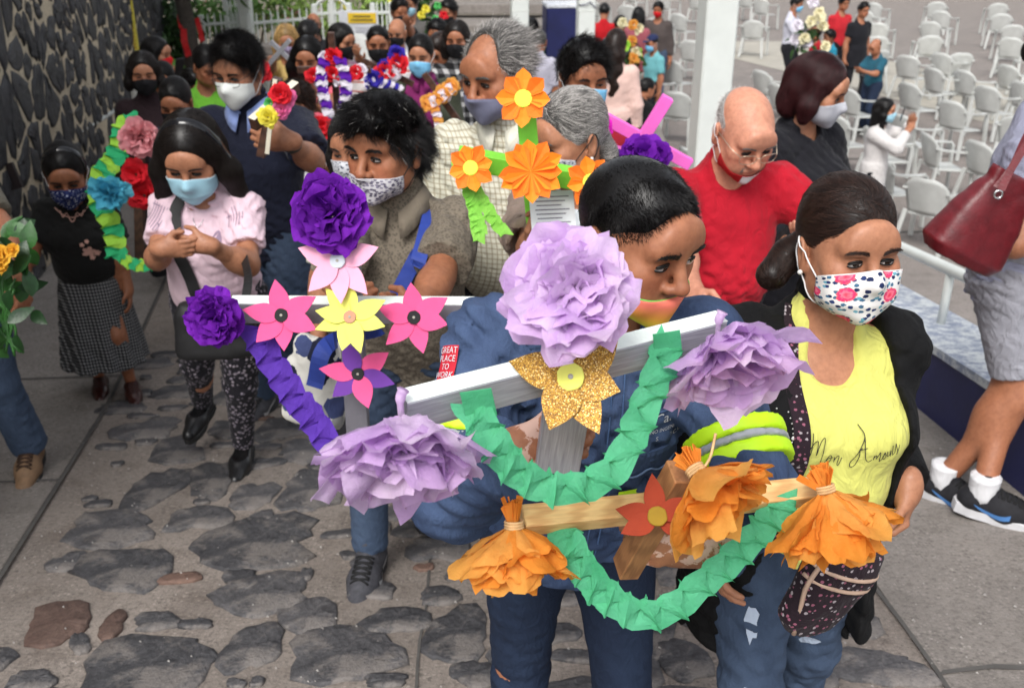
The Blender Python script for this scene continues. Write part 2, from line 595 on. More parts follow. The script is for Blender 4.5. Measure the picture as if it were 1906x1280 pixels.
def hair_mat(name, c, rough=.38):
    if name in _mats: return _mats[name]
    t = NT(name)
    hi = t.n('HairInfo')
    rv = t.math('ADD', t.math('MULTIPLY', hi.outputs['Random'], .75), t.math('MULTIPLY', t.noise(55, 3), .35))
    col = t.ramp(rv, [(.1, shade(c, .45)), (.55, c), (.9, shade(c, 2.6))])
    _mats[name] = t.done(col, rough, None, Specular_IOR_Level=.35)
    return _mats[name]
HAIRC = {'black': (.006, .005, .005), 'soft': (.012, .009, .008), 'brown': (.022, .011, .008), 'wine': (.026, .006, .007),
         'grey': (.2, .19, .18), 'salt': (.09, .085, .08), 'blond': (.42, .26, .10), 'white': (.55, .52, .49)}
def eye_mats():
    return [plain('eye_white', (.42, .38, .36), .3, .05, 20, 0), plain('eye_iris', (.022, .011, .006), .12, .1, 40, 0)]

def strands(name, P, rr, mat, parent):
    """P (n strands, m points, 3) as real hair fibres"""
    n, m, _ = P.shape
    hc = bpy.data.hair_curves.new(name)
    hc.add_curves([m] * n)
    hc.position_data.foreach_set('vector', P.astype(np.float32).ravel())
    a = hc.attributes.get('radius') or hc.attributes.new('radius', 'FLOAT', 'POINT')
    r = np.tile(np.linspace(1, .45, m) * rr, n).astype(np.float32)
    a.data.foreach_set('value', r)
    hc.materials.append(mat)
    return link(bpy.data.objects.new(name, hc), parent)

def two_bone(S, T, l1, l2, pole):
    S, T = np.asarray(S, float), np.asarray(T, float)
    d = T - S; L = np.linalg.norm(d)
    if L > (l1 + l2) * .995:
        T = S + d / L * (l1 + l2) * .995; d = T - S; L = np.linalg.norm(d)
    a = (l1 * l1 - l2 * l2 + L * L) / (2 * L)
    h = sqrt(max(0, l1 * l1 - a * a))
    x = d / L
    p = np.asarray(pole, float); p = nrm(p - x * (p @ x))
    return S + x * a + p * h, T

def head_prims(sp, lod):
    """the skull, face and ears in head space: face to -y, chin at z=-.118, crown at z=.117"""
    fw = sp.get('facew', 1.0); jw = sp.get('jaw', 1.0)
    P = [ell((0, .014, .032), (.0745, .094, .085), k=.03),
         ell((0, -.036, -.012), (.064 * fw, .056, .088), k=.035),
         ell((0, -.044, -.072), (.050 * fw * jw, .046, .040), k=.03),
         ell((0, -.082, -.098), (.020 * jw, .016, .017), k=.025)]
    for s in (-1, 1):
        P += [ell((s * .044 * fw, -.066, -.022), (.024, .022, .020), k=.025),
              ell((s * .034 * fw, -.068, -.062), (.024 * sp.get('cheek', 1), .024, .026), k=.03),
              ell((s * .052 * fw * jw, -.012, -.066), (.016, .030, .030), k=.03)]
    P += [cap((-.044, -.080, .024), (.044, -.080, .024), .0125, .0125, .018),
          ell((0, -.088, .045), (.045, .016, .03), k=.03)]
    for s in (-1, 1):
        P.append(ell((s * .031, -.104, .000), (.0185, .0165, .0105), k=.014, sub=True))
        P.append(ell((s * .0315, -.0800, .000), (.0155, .0135, .0115), k=.008))     # closed lid over the eyeball
    nl = sp.get('nose', 1.0)
    P += [cap((0, -.090, .016), (0, -.108 - .006 * nl, -.028), .0085, .0115, .012),
          ell((0, -.110 - .006 * nl, -.033), (.0125 * nl, .0115, .0105), k=.008)]
    for s in (-1, 1):
        P.append(ell((s * .0135 * nl, -.102, -.037), (.0088, .0115, .0085), k=.007))
    if lod < 2:
        for s in (-1, 1):
            P.append(ell((s * .0085, -.109, -.0445), (.0048, .006, .0045), k=.003, sub=True))
    P += [ell((0, -.098, -.0635), (.024, .0085, .0058), k=.009), ell((0, -.0955, -.0745), (.020, .0085, .0066), k=.009),
          cap((-.02, -.1065, -.0690), (.02, -.1065, -.0690), .0022, .0022, .004, sub=True)]
    es = sp.get('ear', 1.0)
    for s in (-1, 1):
        R = Rz(s * .35) @ Ry(s * .12)
        P += [ell((s * .0795, .014, -.012), (.0085 * es, .020 * es, .032 * es), R, k=.010),
              ell((s * .0765, .006, -.038), (.007, .010, .011), k=.010),
              ell((s * .0885, .010, -.008), (.006, .0105, .0175), R, k=.006, sub=True)]
    return P

def hand_prims(W, f, t, s, u, curl, thumb=.5, spread=.0, k=.008):
    """palm, four fingers and thumb; f along the hand, t to the thumb side, s = +1 for a left hand"""
    f = nrm(f); t = nrm(np.asarray(t, float) - f * np.dot(f, t))
    n = np.cross(f, t) if s > 0 else np.cross(t, f)       # out of the palm
    R = np.stack([t, f, n], 1)
    W = np.asarray(W, float)
    P = [ell(W + f * .044 * u + n * .002, (.040 * u, .054 * u, .0165 * u), R, k=.012),
         ell(W + f * .028 * u + t * .022 * u + n * .010 * u, (.017 * u, .028 * u, .014 * u), R, k=.012),
         cap(W - f * .02, W + f * .02 * u, .026 * u, .028 * u, .02)]
    cs = curl if hasattr(curl, '__len__') else [curl] * 4
    for i, (off, ln, r) in enumerate(zip((.030, .0105, -.0105, -.030), (.074, .082, .076, .060), (.0092, .0094, .0088, .0078))):
        b = W + (f * (.086 - (.006 if i in (0, 3) else 0)) + t * off) * u
        d = nrm(f + t * off * spread * 12)
        c = cs[i]; ang = 0
        for q, (frac, mx) in enumerate(zip((.45, .31, .24), (75, 92, 60))):
            ang += rad(mx) * c
            dd = d * cos(ang) + n * sin(ang)
            e = b + dd * ln * frac * u
            P.append(cap(b, e, r * u * (1 - .08 * q), r * u * (.92 - .08 * q), .005 if q else k))
            b = e
    b = W + (f * .022 + t * .030 + n * .006) * u
    d1 = nrm(t * (.85 - .45 * thumb) + f * .75 + n * (.2 + .5 * thumb))
    e = b + d1 * .042 * u
    P.append(cap(b, e, .0135 * u, .0105 * u, .010))
    d2 = nrm(f * .85 + t * (.35 - .8 * thumb) + n * (.1 + .55 * thumb))
    P.append(cap(e, e + d2 * .032 * u, .0105 * u, .0088 * u, .004))
    return P, R

LODS = [dict(head=.0030, hand=.0036, cloth=.0075, body=.016, hair=.0042),
        dict(head=.0046, hand=.0052, cloth=.014, body=.022, hair=.007),
        dict(head=.0085, hand=.0095, cloth=.024, body=.035, hair=.011)]
N_PEOPLE = [0]
def person(label, head, lod=1, yaw=0., H=None, hs=1.0, girth=1.0, belly=0., bust=0., hips=1.0, lean=0., side=0., hyaw=0., hpitch=8., hroll=0.,
           skin='brown', hair='short', hairc='black', top=None, under=None, bottom=None, shoes=None, armR=None, armL=None,
           feet=None, fpx=None, mask=None, glasses=False, face=None, group='people in the procession', vit=False, eyes=.75, gaze=(0, 0),
           neckl=0., legs=True, gz=None, tw=0., stubble=.0, brow=1.0, shw=1.0):
    """one person; head = (px, py, depth) of the crown. Returns a record with the joints, all in person space"""
    N_PEOPLE[0] += 1
    seed = N_PEOPLE[0] * 17
    L = LODS[lod]
    tgt = at(*head)
    yw = rad(yaw)
    g0 = ground(tgt[0], tgt[1]) if gz is None else gz
    Rl = Rx(rad(lean)) @ Ry(rad(side)) @ Rz(rad(tw))
    hw = .235 * hs
    def skel(H):
        u = H / 1.65
        J = {'u': u}
        J['P'] = v3(0, 0, .522 * H)
        T = lambda x, y, z: J['P'] + Rl @ v3(x * u, y * u, z * u)
        J['T'] = T
        J['N'] = T(0, .014, .500)
        for s, nme in ((-1, 'R'), (1, 'L')):
            J['S' + nme] = T(s * .150 * shw * (1 + (girth - 1) * .5), .014, .408)
        Rn = Rx(rad(lean * .6 + max(0, hpitch) * .35)) @ Ry(rad(side * .6))
        J['J'] = J['N'] + Rn @ v3(0, -.014, .098 + neckl) * u
        J['Rh'] = Rz(rad(hyaw)) @ Rx(rad(hpitch)) @ Ry(rad(hroll))
        J['C'] = J['J'] + J['Rh'] @ v3(0, -.022, .052) * hs
        J['top'] = J['C'] + v3(0, 0, .119 * hs + .008)
        return J
    if H is None:
        J = skel(1.6)
        H = 1.6
        for _ in range(4):
            J = skel(H); H *= (tgt[2] - g0) / J['top'][2]
        H = min(1.86, max(1.15, H))
    J = skel(H); u = J['u']
    c, s_ = cos(yw), sin(yw)
    off = Rz(yw) @ v3(J['top'][0], J['top'][1], 0)
    loc = v3(tgt[0] - off[0], tgt[1] - off[1], g0)
    g1 = ground(loc[0], loc[1]) if gz is None else gz
    loc[2] = tgt[2] - J['top'][2] if abs(tgt[2] - J['top'][2] - g1) < .25 else g1
    root = thing('person', label, 'person', loc, yw, group)
    w2l = lambda p: Rz(-yw) @ (np.asarray(p, float) - loc)
    l2w = lambda p: Rz(yw) @ np.asarray(p, float) + loc
    T = J['T']
    sk = skin_mat('skin_' + skin + ('_v' if vit else ''), SKINS[skin], vit)
    rec = {'root': root, 'J': J, 'w2l': w2l, 'l2w': l2w, 'u': u, 'H': H, 'loc': loc, 'yaw': yw}
    # ---- limbs
    la, lb = .285 * u, .245 * u
    arms = {}
    for nme, s, spec in (('R', -1, armR), ('L', 1, armL)):
        S = J['S' + nme]; spec = spec or {}
        if 'w' in spec: W = w2l(spec['w'])
        elif 'l' in spec: W = v3(*spec['l']) * u
        else: W = S + v3(s * .075, -.03, -.52) * u
        E, W = two_bone(S, W, la, lb, spec.get('pole', (s * .5, .5, -.8)))
        f = Rz(-yw) @ np.asarray(spec['fw'], float) if 'fw' in spec else (W - E) if 'f' not in spec else v3(*spec['f'])
        th = Rz(-yw) @ np.asarray(spec['tw'], float) if 'tw' in spec else v3(*spec.get('t', (0, -1, .2)))
        arms[nme] = (S, E, W, nrm(f), th, s, spec)
        rec['W' + nme] = W; rec['E' + nme] = E
    lg = {}
    feet = feet or ((-.10, .02, 0), (.10, -.02, 0))
    if fpx:
        feet = [tuple(w2l(on_ground(q[0], q[1]))[:2] / u) + (0.,) + tuple(q[2:]) for q in fpx]
    for nme, s, ft in (('R', -1, feet[0]), ('L', 1, feet[1])):
        Hp = J['P'] + v3(s * .088 * u, 0, -.03 * u)
        gl = ground(*(l2w(v3(ft[0] * u, ft[1] * u, 0))[:2])) - loc[2] if gz is None else 0.0
        A = v3(ft[0] * u, ft[1] * u, .085 * u + ft[2] + gl)
        K, A = two_bone(Hp, A, .395 * u, .385 * u, (s * .12, -1, .1))
        lg[nme] = (Hp, K, A, s, ft[3] if len(ft) > 3 else 0.)
    # ---- the body: one skin mesh
    g = girth
    tors = lambda d, bl=1.0: [(-.06 * u, 0, .006, (.135 * hips + .0) * g * u + d, .098 * g * u + d),
                              (.02 * u, 0, .004, .155 * hips * g * u + d, .110 * g * u + d),
                              (.13 * u, 0, -.006 - .3 * belly * bl, (.138 + .02 * (g - 1)) * g * u + d, (.098 + .5 * belly * bl) * g * u + d),
                              (.26 * u, 0, -.004 - .2 * bust * bl, .152 * g * u + d, (.108 + .3 * bust * bl) * g * u + d),
                              (.35 * u, 0, .008, .150 * (1 + (g - 1) * .7) * u + d, .098 * (1 + (g - 1) * .7) * u + d),
                              (.43 * u, 0, .014, .112 * u * shw + d, .070 * u + d),
                              (.468 * u, 0, .016, .076 * u * shw + d * .8, .060 * u + d * .8),
                              (.502 * u, 0, .016, .056 * u + d * .5, .052 * u + d * .5)]
    def torso_prims(d, k=.05, t0=None, t1=None):
        S = tors(d)
        if t0 is not None:
            A = np.asarray(S); keep = [x for x in S if t0 < x[0] < t1]
            for tt in (t0, t1):
                keep.append((tt,) + tuple(np.interp(tt, A[:, 0], A[:, i]) for i in range(1, 5)))
            S = keep
        P = [loft(J['P'], Rl, S, k)]
        if bust and (t0 is None or t0 < .2 * u < t1):
            for s in (-1, 1):
                P.append(ell(T(s * .068 * g, -.075 - .02 * g, .27), ((.066 + bust * .3) * u + d, (.055 + bust * .6) * u + d, .066 * u + d), Rl, k=.05))
        if belly and (t0 is None or t0 < .1 * u < t1):
            P.append(ell(T(0, -.055 * g, .10), (.12 * g * u + d, (.07 + belly) * u + d, .13 * u + d), Rl, k=.06))
        return P
    def arm_prims(nme, r0, r1, r2, fr, k=.04, flat=True, sh=0.0):
        """arm with radii at shoulder, elbow, wrist, down to fraction fr of its length"""
        S, E, W = arms[nme][:3]
        P = [ell(S, (r0 + sh, r0 + sh, r0 * .94 + sh), k=k)]
        if fr <= .5:
            e = S + (E - S) * fr * 2
            P.append(cap(S, e, r0, r0 + (r1 - r0) * fr * 2, k, flat=flat))
        else:
            q = (fr - .5) * 2
            e = E + (W - E) * q
            P.append(cap(S, E, r0, r1, k))
            P.append(cap(E, e, r1, r1 + (r2 - r1) * q, .03, flat=flat))
        return P
    ag = .55 + .45 * g
    a0, a1, a2 = .049 * u * ag, .041 * u * ag, .0275 * u * (.7 + .3 * ag)
    VV, QQ, TT = [], [], []
    def push(V, Q, tint=None):
        n0 = sum(len(v) for v in VV)
        VV.append(V); QQ.append(Q + n0)
        TT.append(np.ones((len(V), 4), np.float32) if tint is None else tint)
    hp = head_prims(face or {}, lod)
    Rh, C = J['Rh'], J['C']
    h2p = lambda p: (np.asarray(p, float) * hs) @ Rh.T + C
    p2h = lambda p: ((np.asarray(p, float) - C) @ Rh) / hs
    rec['h2p'], rec['p2h'], rec['hp'] = h2p, p2h, hp
    nr = .050 * u * (1 + (g - 1) * .5)
    neck = [cap(p2h(J['N'] - v3(0, 0, .01)), p2h(J['J'] + Rh @ v3(0, .004, .01)), nr * 1.12 / hs, nr / hs, .03)]
    Vh, Qh = surface(hp + neck, L['head'] / hs, smooth=1)
    tint = np.ones((len(Vh), 4), np.float32)
    x, y, z = Vh.T
    lip = np.clip(1.2 - np.sqrt((x / .024) ** 2 + ((z + .069) / .0115) ** 2 + ((y + .104) / .02) ** 2), 0, 1) * (y < -.08)
    tint[:, :3] *= 1 - lip[:, None] * np.array([.18, .42, .38])
    ck = np.clip(1 - np.sqrt(((np.abs(x) - .045) / .03) ** 2 + ((z + .03) / .03) ** 2), 0, 1) * (y < -.03)
    ck = np.maximum(ck, np.clip(1 - np.sqrt((x / .018) ** 2 + ((z + .032) / .018) ** 2), 0, 1) * (y < -.095))
    tint[:, :3] *= 1 - ck[:, None] * np.array([-.02, .14, .14])
    ey = np.clip(1 - np.sqrt(((np.abs(x) - .031) / .024) ** 2 + ((z + .002) / .018) ** 2), 0, 1) * (y < -.06)
    tint[:, :3] *= 1 - ey[:, None] * np.array([.28, .34, .34])
    if stubble:
        st = np.clip(1.3 - np.sqrt((x / .06) ** 2 + ((z + .085) / .04) ** 2), 0, 1) * (y < .0)
        tint[:, :3] *= 1 - st[:, None] * stubble * np.array([.5, .45, .4])
    push(h2p(Vh), Qh, tint)
    bp = torso_prims(0.0)
    bp.append(cap(J['N'] - v3(0, 0, .02), J['J'], nr * 1.15, nr, .04))
    for nme in 'RL':
        S, E, W = arms[nme][:3]
        bp += [ell(S, (.050 * u * ag,) * 3, k=.06), cap(S, E, a0, a1, .04), cap(E, W, a1, a2, .03)]
        bp.append(ell(E + (W - E) * .28, (a1 * 1.08,) * 3, k=.04))
    if legs:
        for nme in 'RL':
            Hp, K, A, s, _ = lg[nme]
            bp += [cap(Hp, K, .082 * u * g, .054 * u, .05), cap(K, A, .052 * u, .036 * u, .03),
                   ell(K + (A - K) * .3 + v3(0, .014 * u, 0), (.054 * u, .056 * u, .09 * u), k=.05)]
    V, Q = surface(bp, L['body'] if not (top or {}).get('bare') else L['cloth'], smooth=1)
    push(V, Q)
    for nme in 'RL':
        S, E, W, f, th, s, spec = arms[nme]
        if spec.get('nohand'): continue
        hpz, _ = hand_prims(W, f, th, s, u * spec.get('hsz', 1.0), spec.get('curl', .25), spec.get('thumb', .5), spec.get('spread', 0.))
        hpz.append(cap(E + (W - E) * .55, W, a1 + (a2 - a1) * .55, a2, .02))
        V, Q = surface(hpz, L['hand'], smooth=1)
        tt = np.ones((len(V), 4), np.float32)
        if not vit: tt[:, :3] *= .93
        push(V, Q, tt)
        if vit: TT[-1][:, 3] = 1.0
    if vit:
        for q in TT[:2]: q[:, 3] = 0.0
    body = mesh('body', np.concatenate(VV), np.concatenate(QQ), sk, root)
    ca = body.data.attributes.new('tint', 'FLOAT_COLOR', 'POINT')
    ca.data.foreach_set('color', np.concatenate(TT).ravel())
    # ---- eyes and brows
    if lod < 2 or mask is None:
        eye_parts(rec, root, hp, h2p, hs, lod, eyes, gaze, brow, hairc, sk)
    # ---- clothes
    wr = lambda a, sd=0: wrinkle(seed + sd, a)
    big = (-9, -9, -9), (9, 9, 9)
    def garment(name, prims, mat, amp=.008, h=None, lab=None, sd=0, sm=2):
        V, Q = surface(prims, h or L['cloth'], wr(amp * (1.45 if lod == 0 else 1.1), sd) if amp else None, sm if lod else 1)
        o = mesh(name, V, Q, mat, root)
        if lab: o['label'] = lab
        return o
    rec['garment'] = garment; rec['torso_prims'] = torso_prims; rec['arm_prims'] = arm_prims; rec['arms'] = arms; rec['lg'] = lg; rec['T'] = T; rec['Rl'] = Rl
    def top_prims(tp, d=None):
        d = tp.get('d', .016) if d is None else d
        P = torso_prims(d, .05, tp.get('hem', -.05) * u, .502 * u)
        if tp.get('flare'):
            S = np.asarray(tors(d)); hm = tp['hem'] * u
            r = [np.interp(.05 * u, S[:, 0], S[:, i]) for i in range(3, 5)]
            P.append(loft(J['P'], Rl if hm > -.15 else np.eye(3), [(hm, 0, 0, r[0] * (1 + tp['flare']), r[1] * (1 + tp['flare'])), (.08 * u, 0, 0, r[0], r[1])], .03))
        sl = tp.get('sleeve', .3)
        loose = tp.get('loose', .014)
        if sl > 0:
            for nme in 'RL':
                fl = tp.get('cuff', 0.0)
                P += arm_prims(nme, a0 + d * .8 + loose * .3, a1 + d * .5 + loose + fl, a2 + d * .5 + loose + fl, sl)
        P.append(cap(J['N'] - v3(0, 0, .02), J['N'] + (J['J'] - J['N']) * tp.get('collar', .25), nr * 1.1 + d * .8, nr + d * .5, .03))
        P.append(half(T(0, 0, tp.get('hem', -.05)), Rl @ v3(0, 0, -1), J['P'] + v3(-.32, -.4, -.75) * u, J['P'] + v3(.32, .4, tp.get('hem', -.05) + .16) * u, .004))
        nk = tp.get('neck', 'round')
        nd = tp.get('nd', .05)
        cpt = T(0, -.035, .475)
        if nk == 'round':
            P.append(cap(T(0, -.03, .495 - nd * .5), J['J'] + v3(0, -.06, .10) * u, nr * 1.0 + .004, nr * 1.9, .012, sub=True))
        elif nk == 'v':
            P.append(cap(T(0, -.16, .46 - nd), J['J'] + v3(0, -.05, .06) * u, .012, nr * 1.5, .01, sub=True))
        elif nk == 'scoop':
            P.append(cap(T(0, -.10, .485 - nd), J['J'] + v3(0, -.06, .12) * u, nr * 1.25, nr * 2.0, .012, sub=True))
        elif nk == 'open':
            w = tp.get('open', .07)
            ox = tp.get('ox', 0.) * u
            P.append(loft(J['P'], Rl, [(-.6 * u, ox, -.30, w * 1.15 * u, .30), (.25 * u, ox, -.30, w * u, .30), (.40 * u, ox * .7, -.30, w * .9 * u, .31), (.53 * u, 0, -.30, w * .75 * u, .33)], .012, 9, True))
            P.append(cap(T(0, -.10, .47), J['J'] + v3(0, -.05, .06) * u, nr * 1.1, nr * 1.7, .01, sub=True))
        return P
    rec['top_prims'] = top_prims
    for tp, nme in ((under, 'undershirt'), (top, 'shirt')):
        if tp:
            P = top_prims(tp)
            rec['prims_' + nme] = P; rec['torso_' + nme] = torso_prims(tp.get('d', .016))
            rec['o_' + nme] = garment(tp.get('name', nme), P, tp['mat'], tp.get('amp', .006), None, tp.get('lab'))
            if tp.get('polo'):
                collar_part(rec, root, tp['polo'], nr, u, tp.get('pcol', 1.0))
    if bottom:
        b = bottom; d = b.get('d', .014)
        if b.get('kind') == 'skirt':
            hz = b['hem'] * H - J['P'][2]
            S = [(hz, 0, .01, (.17 * g + b.get('flare', .05)) * u, (.14 * g + b.get('flare', .05)) * u), (-.12 * u, 0, .004, (.165 * hips * g + .02) * u, (.125 * g + .02) * u),
                 (.10 * u, 0, 0, .148 * g * u, .11 * g * u)]
            nf = b.get('folds', 11)
            rp = lambda th, w: .055 * np.clip(-w / (.5 * u), 0, 1) * np.sin(nf * th + 2 * np.sin(th * 2 + 1) + 4 * w)
            P = [loft(J['P'], np.eye(3), S, .03, ripple=rp)]
            garment(b.get('name', 'skirt'), P, b['mat'], .004)
        else:
            P = torso_prims(d * .7, .05, -.06 * u, b.get('waist', .10) * u)
            sh = b.get('len', 1.0)
            kr, ar = b.get('knee', .060), b.get('ankle', .056)
            for nme in 'RL':
                Hp, K, A, s, _ = lg[nme]
                P.append(cap(Hp, K if sh > .5 else Hp + (K - Hp) * sh * 2, .088 * u * g + d, kr * u + d * .6, .05, flat=(sh <= .5)))
                if sh > .5:
                    e = K + (A - K) * ((sh - .5) * 2)
                    P.append(cap(K, e, kr * u + d * .6, ar * u + d * .4, .03, flat=True))
            garment(b.get('name', 'trousers'), P, b['mat'], b.get('amp', .007), None, b.get('lab'), sd=3)
        rec['prims_bottom'] = P
    if shoes:
        for nme in 'RL':
            Hp, K, A, s, ang = lg[nme]
            shoe_part(rec, root, A, rad(ang) + s * .12, u, shoes, L, ground_tilt=(gz is None))
    if mask: mask_part(rec, root, mask, lod)
    if glasses: glasses_part(rec, root, glasses, lod)
    hair_part(rec, root, hair, hairc, lod, seed)
    return rec

def shoe_part(rec, root, A, ang, u, sp, L, ground_tilt=True):
    R = Rz(ang); u = u * 1.14 * sp.get('sc', 1.0)
    if ground_tilt:
        R = R @ np.eye(3)
        gw = rec['l2w'](A); tl = .17 if gw[1] < 4.5 else .08
        fdir = Rz(rec['yaw']) @ R @ v3(0, -1, 0)
        R = R @ Rx(-tl * fdir[1] * -1 * -1)       # toe follows the slope
    o = A - v3(0, 0, .085 * u / 1.14 / sp.get('sc', 1.0)) + R @ v3(0, -.015, 0)
    Tq = lambda x, y, z: o + R @ v3(x * u, y * u, z * u)
    hi = sp.get('high', .0)
    P = [cap(Tq(0, .045, .045), Tq(0, -.06, .038), .036 * u, .040 * u, .03),
         cap(Tq(0, -.06, .036), Tq(.0, -.150, .030), .041 * u, .028 * u, .03)]
    if sp.get('style') != 'flat':
        P += [cap(Tq(0, .03, .05), Tq(0, .015, .10 + hi), .036 * u, .034 * u, .03), cap(Tq(0, -.01, .075), Tq(0, -.09, .05), .022 * u, .024 * u, .03)]
    else:
        P.append(ell(Tq(0, -.03, .085), (.034 * u, .055 * u, .035 * u), R, k=.012, sub=True))
    P.append(half(Tq(0, 0, .012), R @ v3(0, 0, -1), o - .4, o + .4, .006))
    V, Q = surface(P, L['hand'] * 1.3, None, 1)
    sh = mesh('shoe', V, Q, sp['mat'], root)
    pr = [(.030, .075), (.037, .03), (.034, -.02), (.043, -.075), (.040, -.115), (.026, -.155), (.008, -.172), (-.012, -.17), (-.030, -.145), (-.041, -.105), (-.042, -.07), (-.034, -.02), (-.037, .03), (-.028, .075), (0, .086)]
    b = MB().prism(np.array(pr)[::-1] * u * 1.02, 0.0, sp.get('sole', .022) * u, R, o, .003)
    b.build('sole', sp.get('sole_mat', plain('sole_black', (.012, .012, .012), .7)), sh)
    if sp.get('laces'):
        m = MB()
        for i in range(5):
            y0 = -.030 - i * .016
            xs = np.linspace(-.024, .024, 7)
            for sg in (-1, 1):
                O_ = np.array([Tq(x, y0 + sg * x * .25, .02) for x in xs])
                r_ = march(P, O_, np.tile(R @ v3(0, 0, 1), (7, 1)), .16, 18)
                m.tube(O_ + np.outer(r_ + .0018, R @ v3(0, 0, 1)), .0030 * u, 5)
        m.build('laces', sp['laces'], sh, True)
    if sp.get('logo'):
        swoosh(sh, Tq, u, sp['logo'], P)
    if sp.get('sock'):
        b = MB().lathe([(.040 * u, -.03 * u), (.041 * u, .0), (.043 * u, .045 * u), (.044 * u, .055 * u), (.034 * u, .057 * u)], 14, None, A + v3(0, 0, -.0))
        b.build('sock', sp['sock'], root, True)
    return sh
def swoosh(sh, Tq, u, mat, P):
    for s in (-1, 1):
        pts = []
        for i in range(9):
            t = i / 8
            y = .03 - .10 * t; zc = .050 - .026 * sin(t * pi * .75) + .012 * t
            w = .010 * (t ** .7) * (1 - .25 * t) + .001
            pts.append((y, zc + w, zc - w))
        V, F = [], []
        for y, a, b in pts:
            for zz in (a, b):
                # walk in from the side until the shoe is met
                r = .07
                for _ in range(12):
                    d = float(sdf_at(P, Tq(s * r, y, zz)[None])[0]); r -= d * .8 / u
                V.append(Tq(s * (r + .0015), y, zz))
        F = [(2 * i, 2 * i + 1, 2 * i + 3, 2 * i + 2) for i in range(8)]
        mesh('emblem', V, F, mat, sh)
def collar_part(rec, root, mat, nr, u, sc=1.0):
    """a folded shirt collar, two leaves meeting at the front"""
    J, T, Rl = rec['J'], rec['T'], rec['Rl']
    n = 30; V = []; F = []
    for i in range(n + 1):
        a = -pi / 2 + .20 + (2 * pi - .40) * i / n
        front = max(0, cos(a + pi / 2)) ** 3
        r0, r1 = nr * 1.12 + .008, nr * 1.12 + .030 * sc + .020 * front
        zt, zb = .520 - front * .045, .478 - front * .065 - .02 * (sc - 1)
        for r, z in ((r0 - .003, zt - .03), (r0, zt), (r0 + .006, zt + .004), (r1, zb)):
            V.append(T(r / u * cos(a) * 1.06, r / u * sin(a) + .008 - front * .012, z))
    for i in range(n):
        for j in range(3):
            F.append((i * 4 + j, i * 4 + j + 1, (i + 1) * 4 + j + 1, (i + 1) * 4 + j))
    o = mesh('collar', V, F, mat, root)
    md = o.modifiers.new('t', 'SOLIDIFY'); md.thickness = .004; md.offset = 0
    return o
def eye_parts(rec, root, hp, h2p, hs, lod, op, gaze, brow, hairc, sk):
    ems = eye_mats()
    lash = plain('lash_dark', (.008, .006, .005), .6, .1, 20, 0)
    n, m = (15, 8) if lod == 0 else (9, 5)
    bh = hair_mat('hair_' + hairc, HAIRC[hairc]) if hairc not in ('white', 'grey') else hair_mat('hair_salt', HAIRC['salt'])
    for s in (-1, 1):
        cx, cz = s * .0315, -.001
        hw_, hh = .0142, .0050 * op
        V, F, mi = [], [], []
        ax = np.linspace(-1, 1, n)
        up = lambda x: hh * (1 - abs(x) ** 2.2) * .98 + .0006 - s * x * .0008
        dn = lambda x: -hh * .62 * (1 - abs(x) ** 2.4) - .0004 - s * x * .0008
        pts = np.array([[cx + x * hw_, cz + dn(x) + (up(x) - dn(x)) * j / (m - 1)] for x in ax for j in range(m)])
        O = np.stack([pts[:, 0], np.full(len(pts), 0.0), pts[:, 1]], 1)
        r = march(hp, O, np.tile(v3(0, -1, 0), (len(O), 1)), .14)
        P = O + np.outer(r + .0008, v3(0, -1, 0))
        bulge = np.clip(1 - ((pts[:, 0] - cx) / .017) ** 2, 0, 1)
        P[:, 1] -= .0012 * bulge
        F = [(i * m + j, (i + 1) * m + j, (i + 1) * m + j + 1, i * m + j + 1) for i in range(n - 1) for j in range(m - 1)]
        ic = v3(cx + gaze[0] * .006, cz + .0008 + gaze[1] * .003)
        for f in F:
            q = pts[list(f)].mean(0) - ic
            mi.append(1 if np.hypot(*q) < .0057 else 0)
        mesh('eye', h2p(P), F, None, root, mats=ems, mi=mi)
        # upper lash line and lid fold
        e = P.reshape(n, m, 3)
        tb = MB().tube(h2p(e[:, -1] + v3(0, -.0010, .0004)), np.concatenate([[.0004], np.full(n - 2, .0013), [.0005]]) * hs * (1 if lod == 0 else 1.5), 5)
        tb.build('lashes', lash, root, True)
        if lod == 0:
            fold = e[:, -1].copy(); fold[:, 2] += .0026 + .0015 * (1 - ax ** 2); fold[:, 1] -= .0004
            MB().tube(h2p(fold), np.concatenate([[.0005], np.full(n - 2, .0019), [.0006]]) * hs, 6).build('eyelid', sk, root, True)
            fold = e[:, 0].copy(); fold[:, 2] -= .0014; fold[:, 1] += .0004
            MB().tube(h2p(fold), np.concatenate([[.0005], np.full(n - 2, .0014), [.0006]]) * hs, 6).build('eyelid', sk, root, True)
        # brow
        if brow:
            k = 260 if lod == 0 else 60
            t = NPR.uniform(0, 1, k)
            bx = s * (.012 + t * .038); bz = .0195 + .007 * np.sin(t * 2.3) + NPR.normal(0, 1, k) * .0026 * (1.1 - .6 * t) * brow
            O = np.stack([bx, np.zeros(k), bz], 1)
            r = march(hp, O, np.tile(v3(0, -1, 0), (k, 1)), .14)
            A = O + np.outer(r - .0003, v3(0, -1, 0))
            dr = np.stack([np.full(k, s * .8), np.full(k, -.12), .45 - t * .9], 1); dr /= np.linalg.norm(dr, axis=1, keepdims=True)
            ln = NPR.uniform(.006, .010, k)[:, None]
            M = A + dr * ln * .5 + np.array([0, -.0008, 0]); E = A + dr * ln + np.array([0, .0022 + 0, 0]) * t[:, None]
            strands('eyebrow', h2p(np.stack([A, M, E], 1)), (.00032 if lod == 0 else .0008) * hs, bh, root)
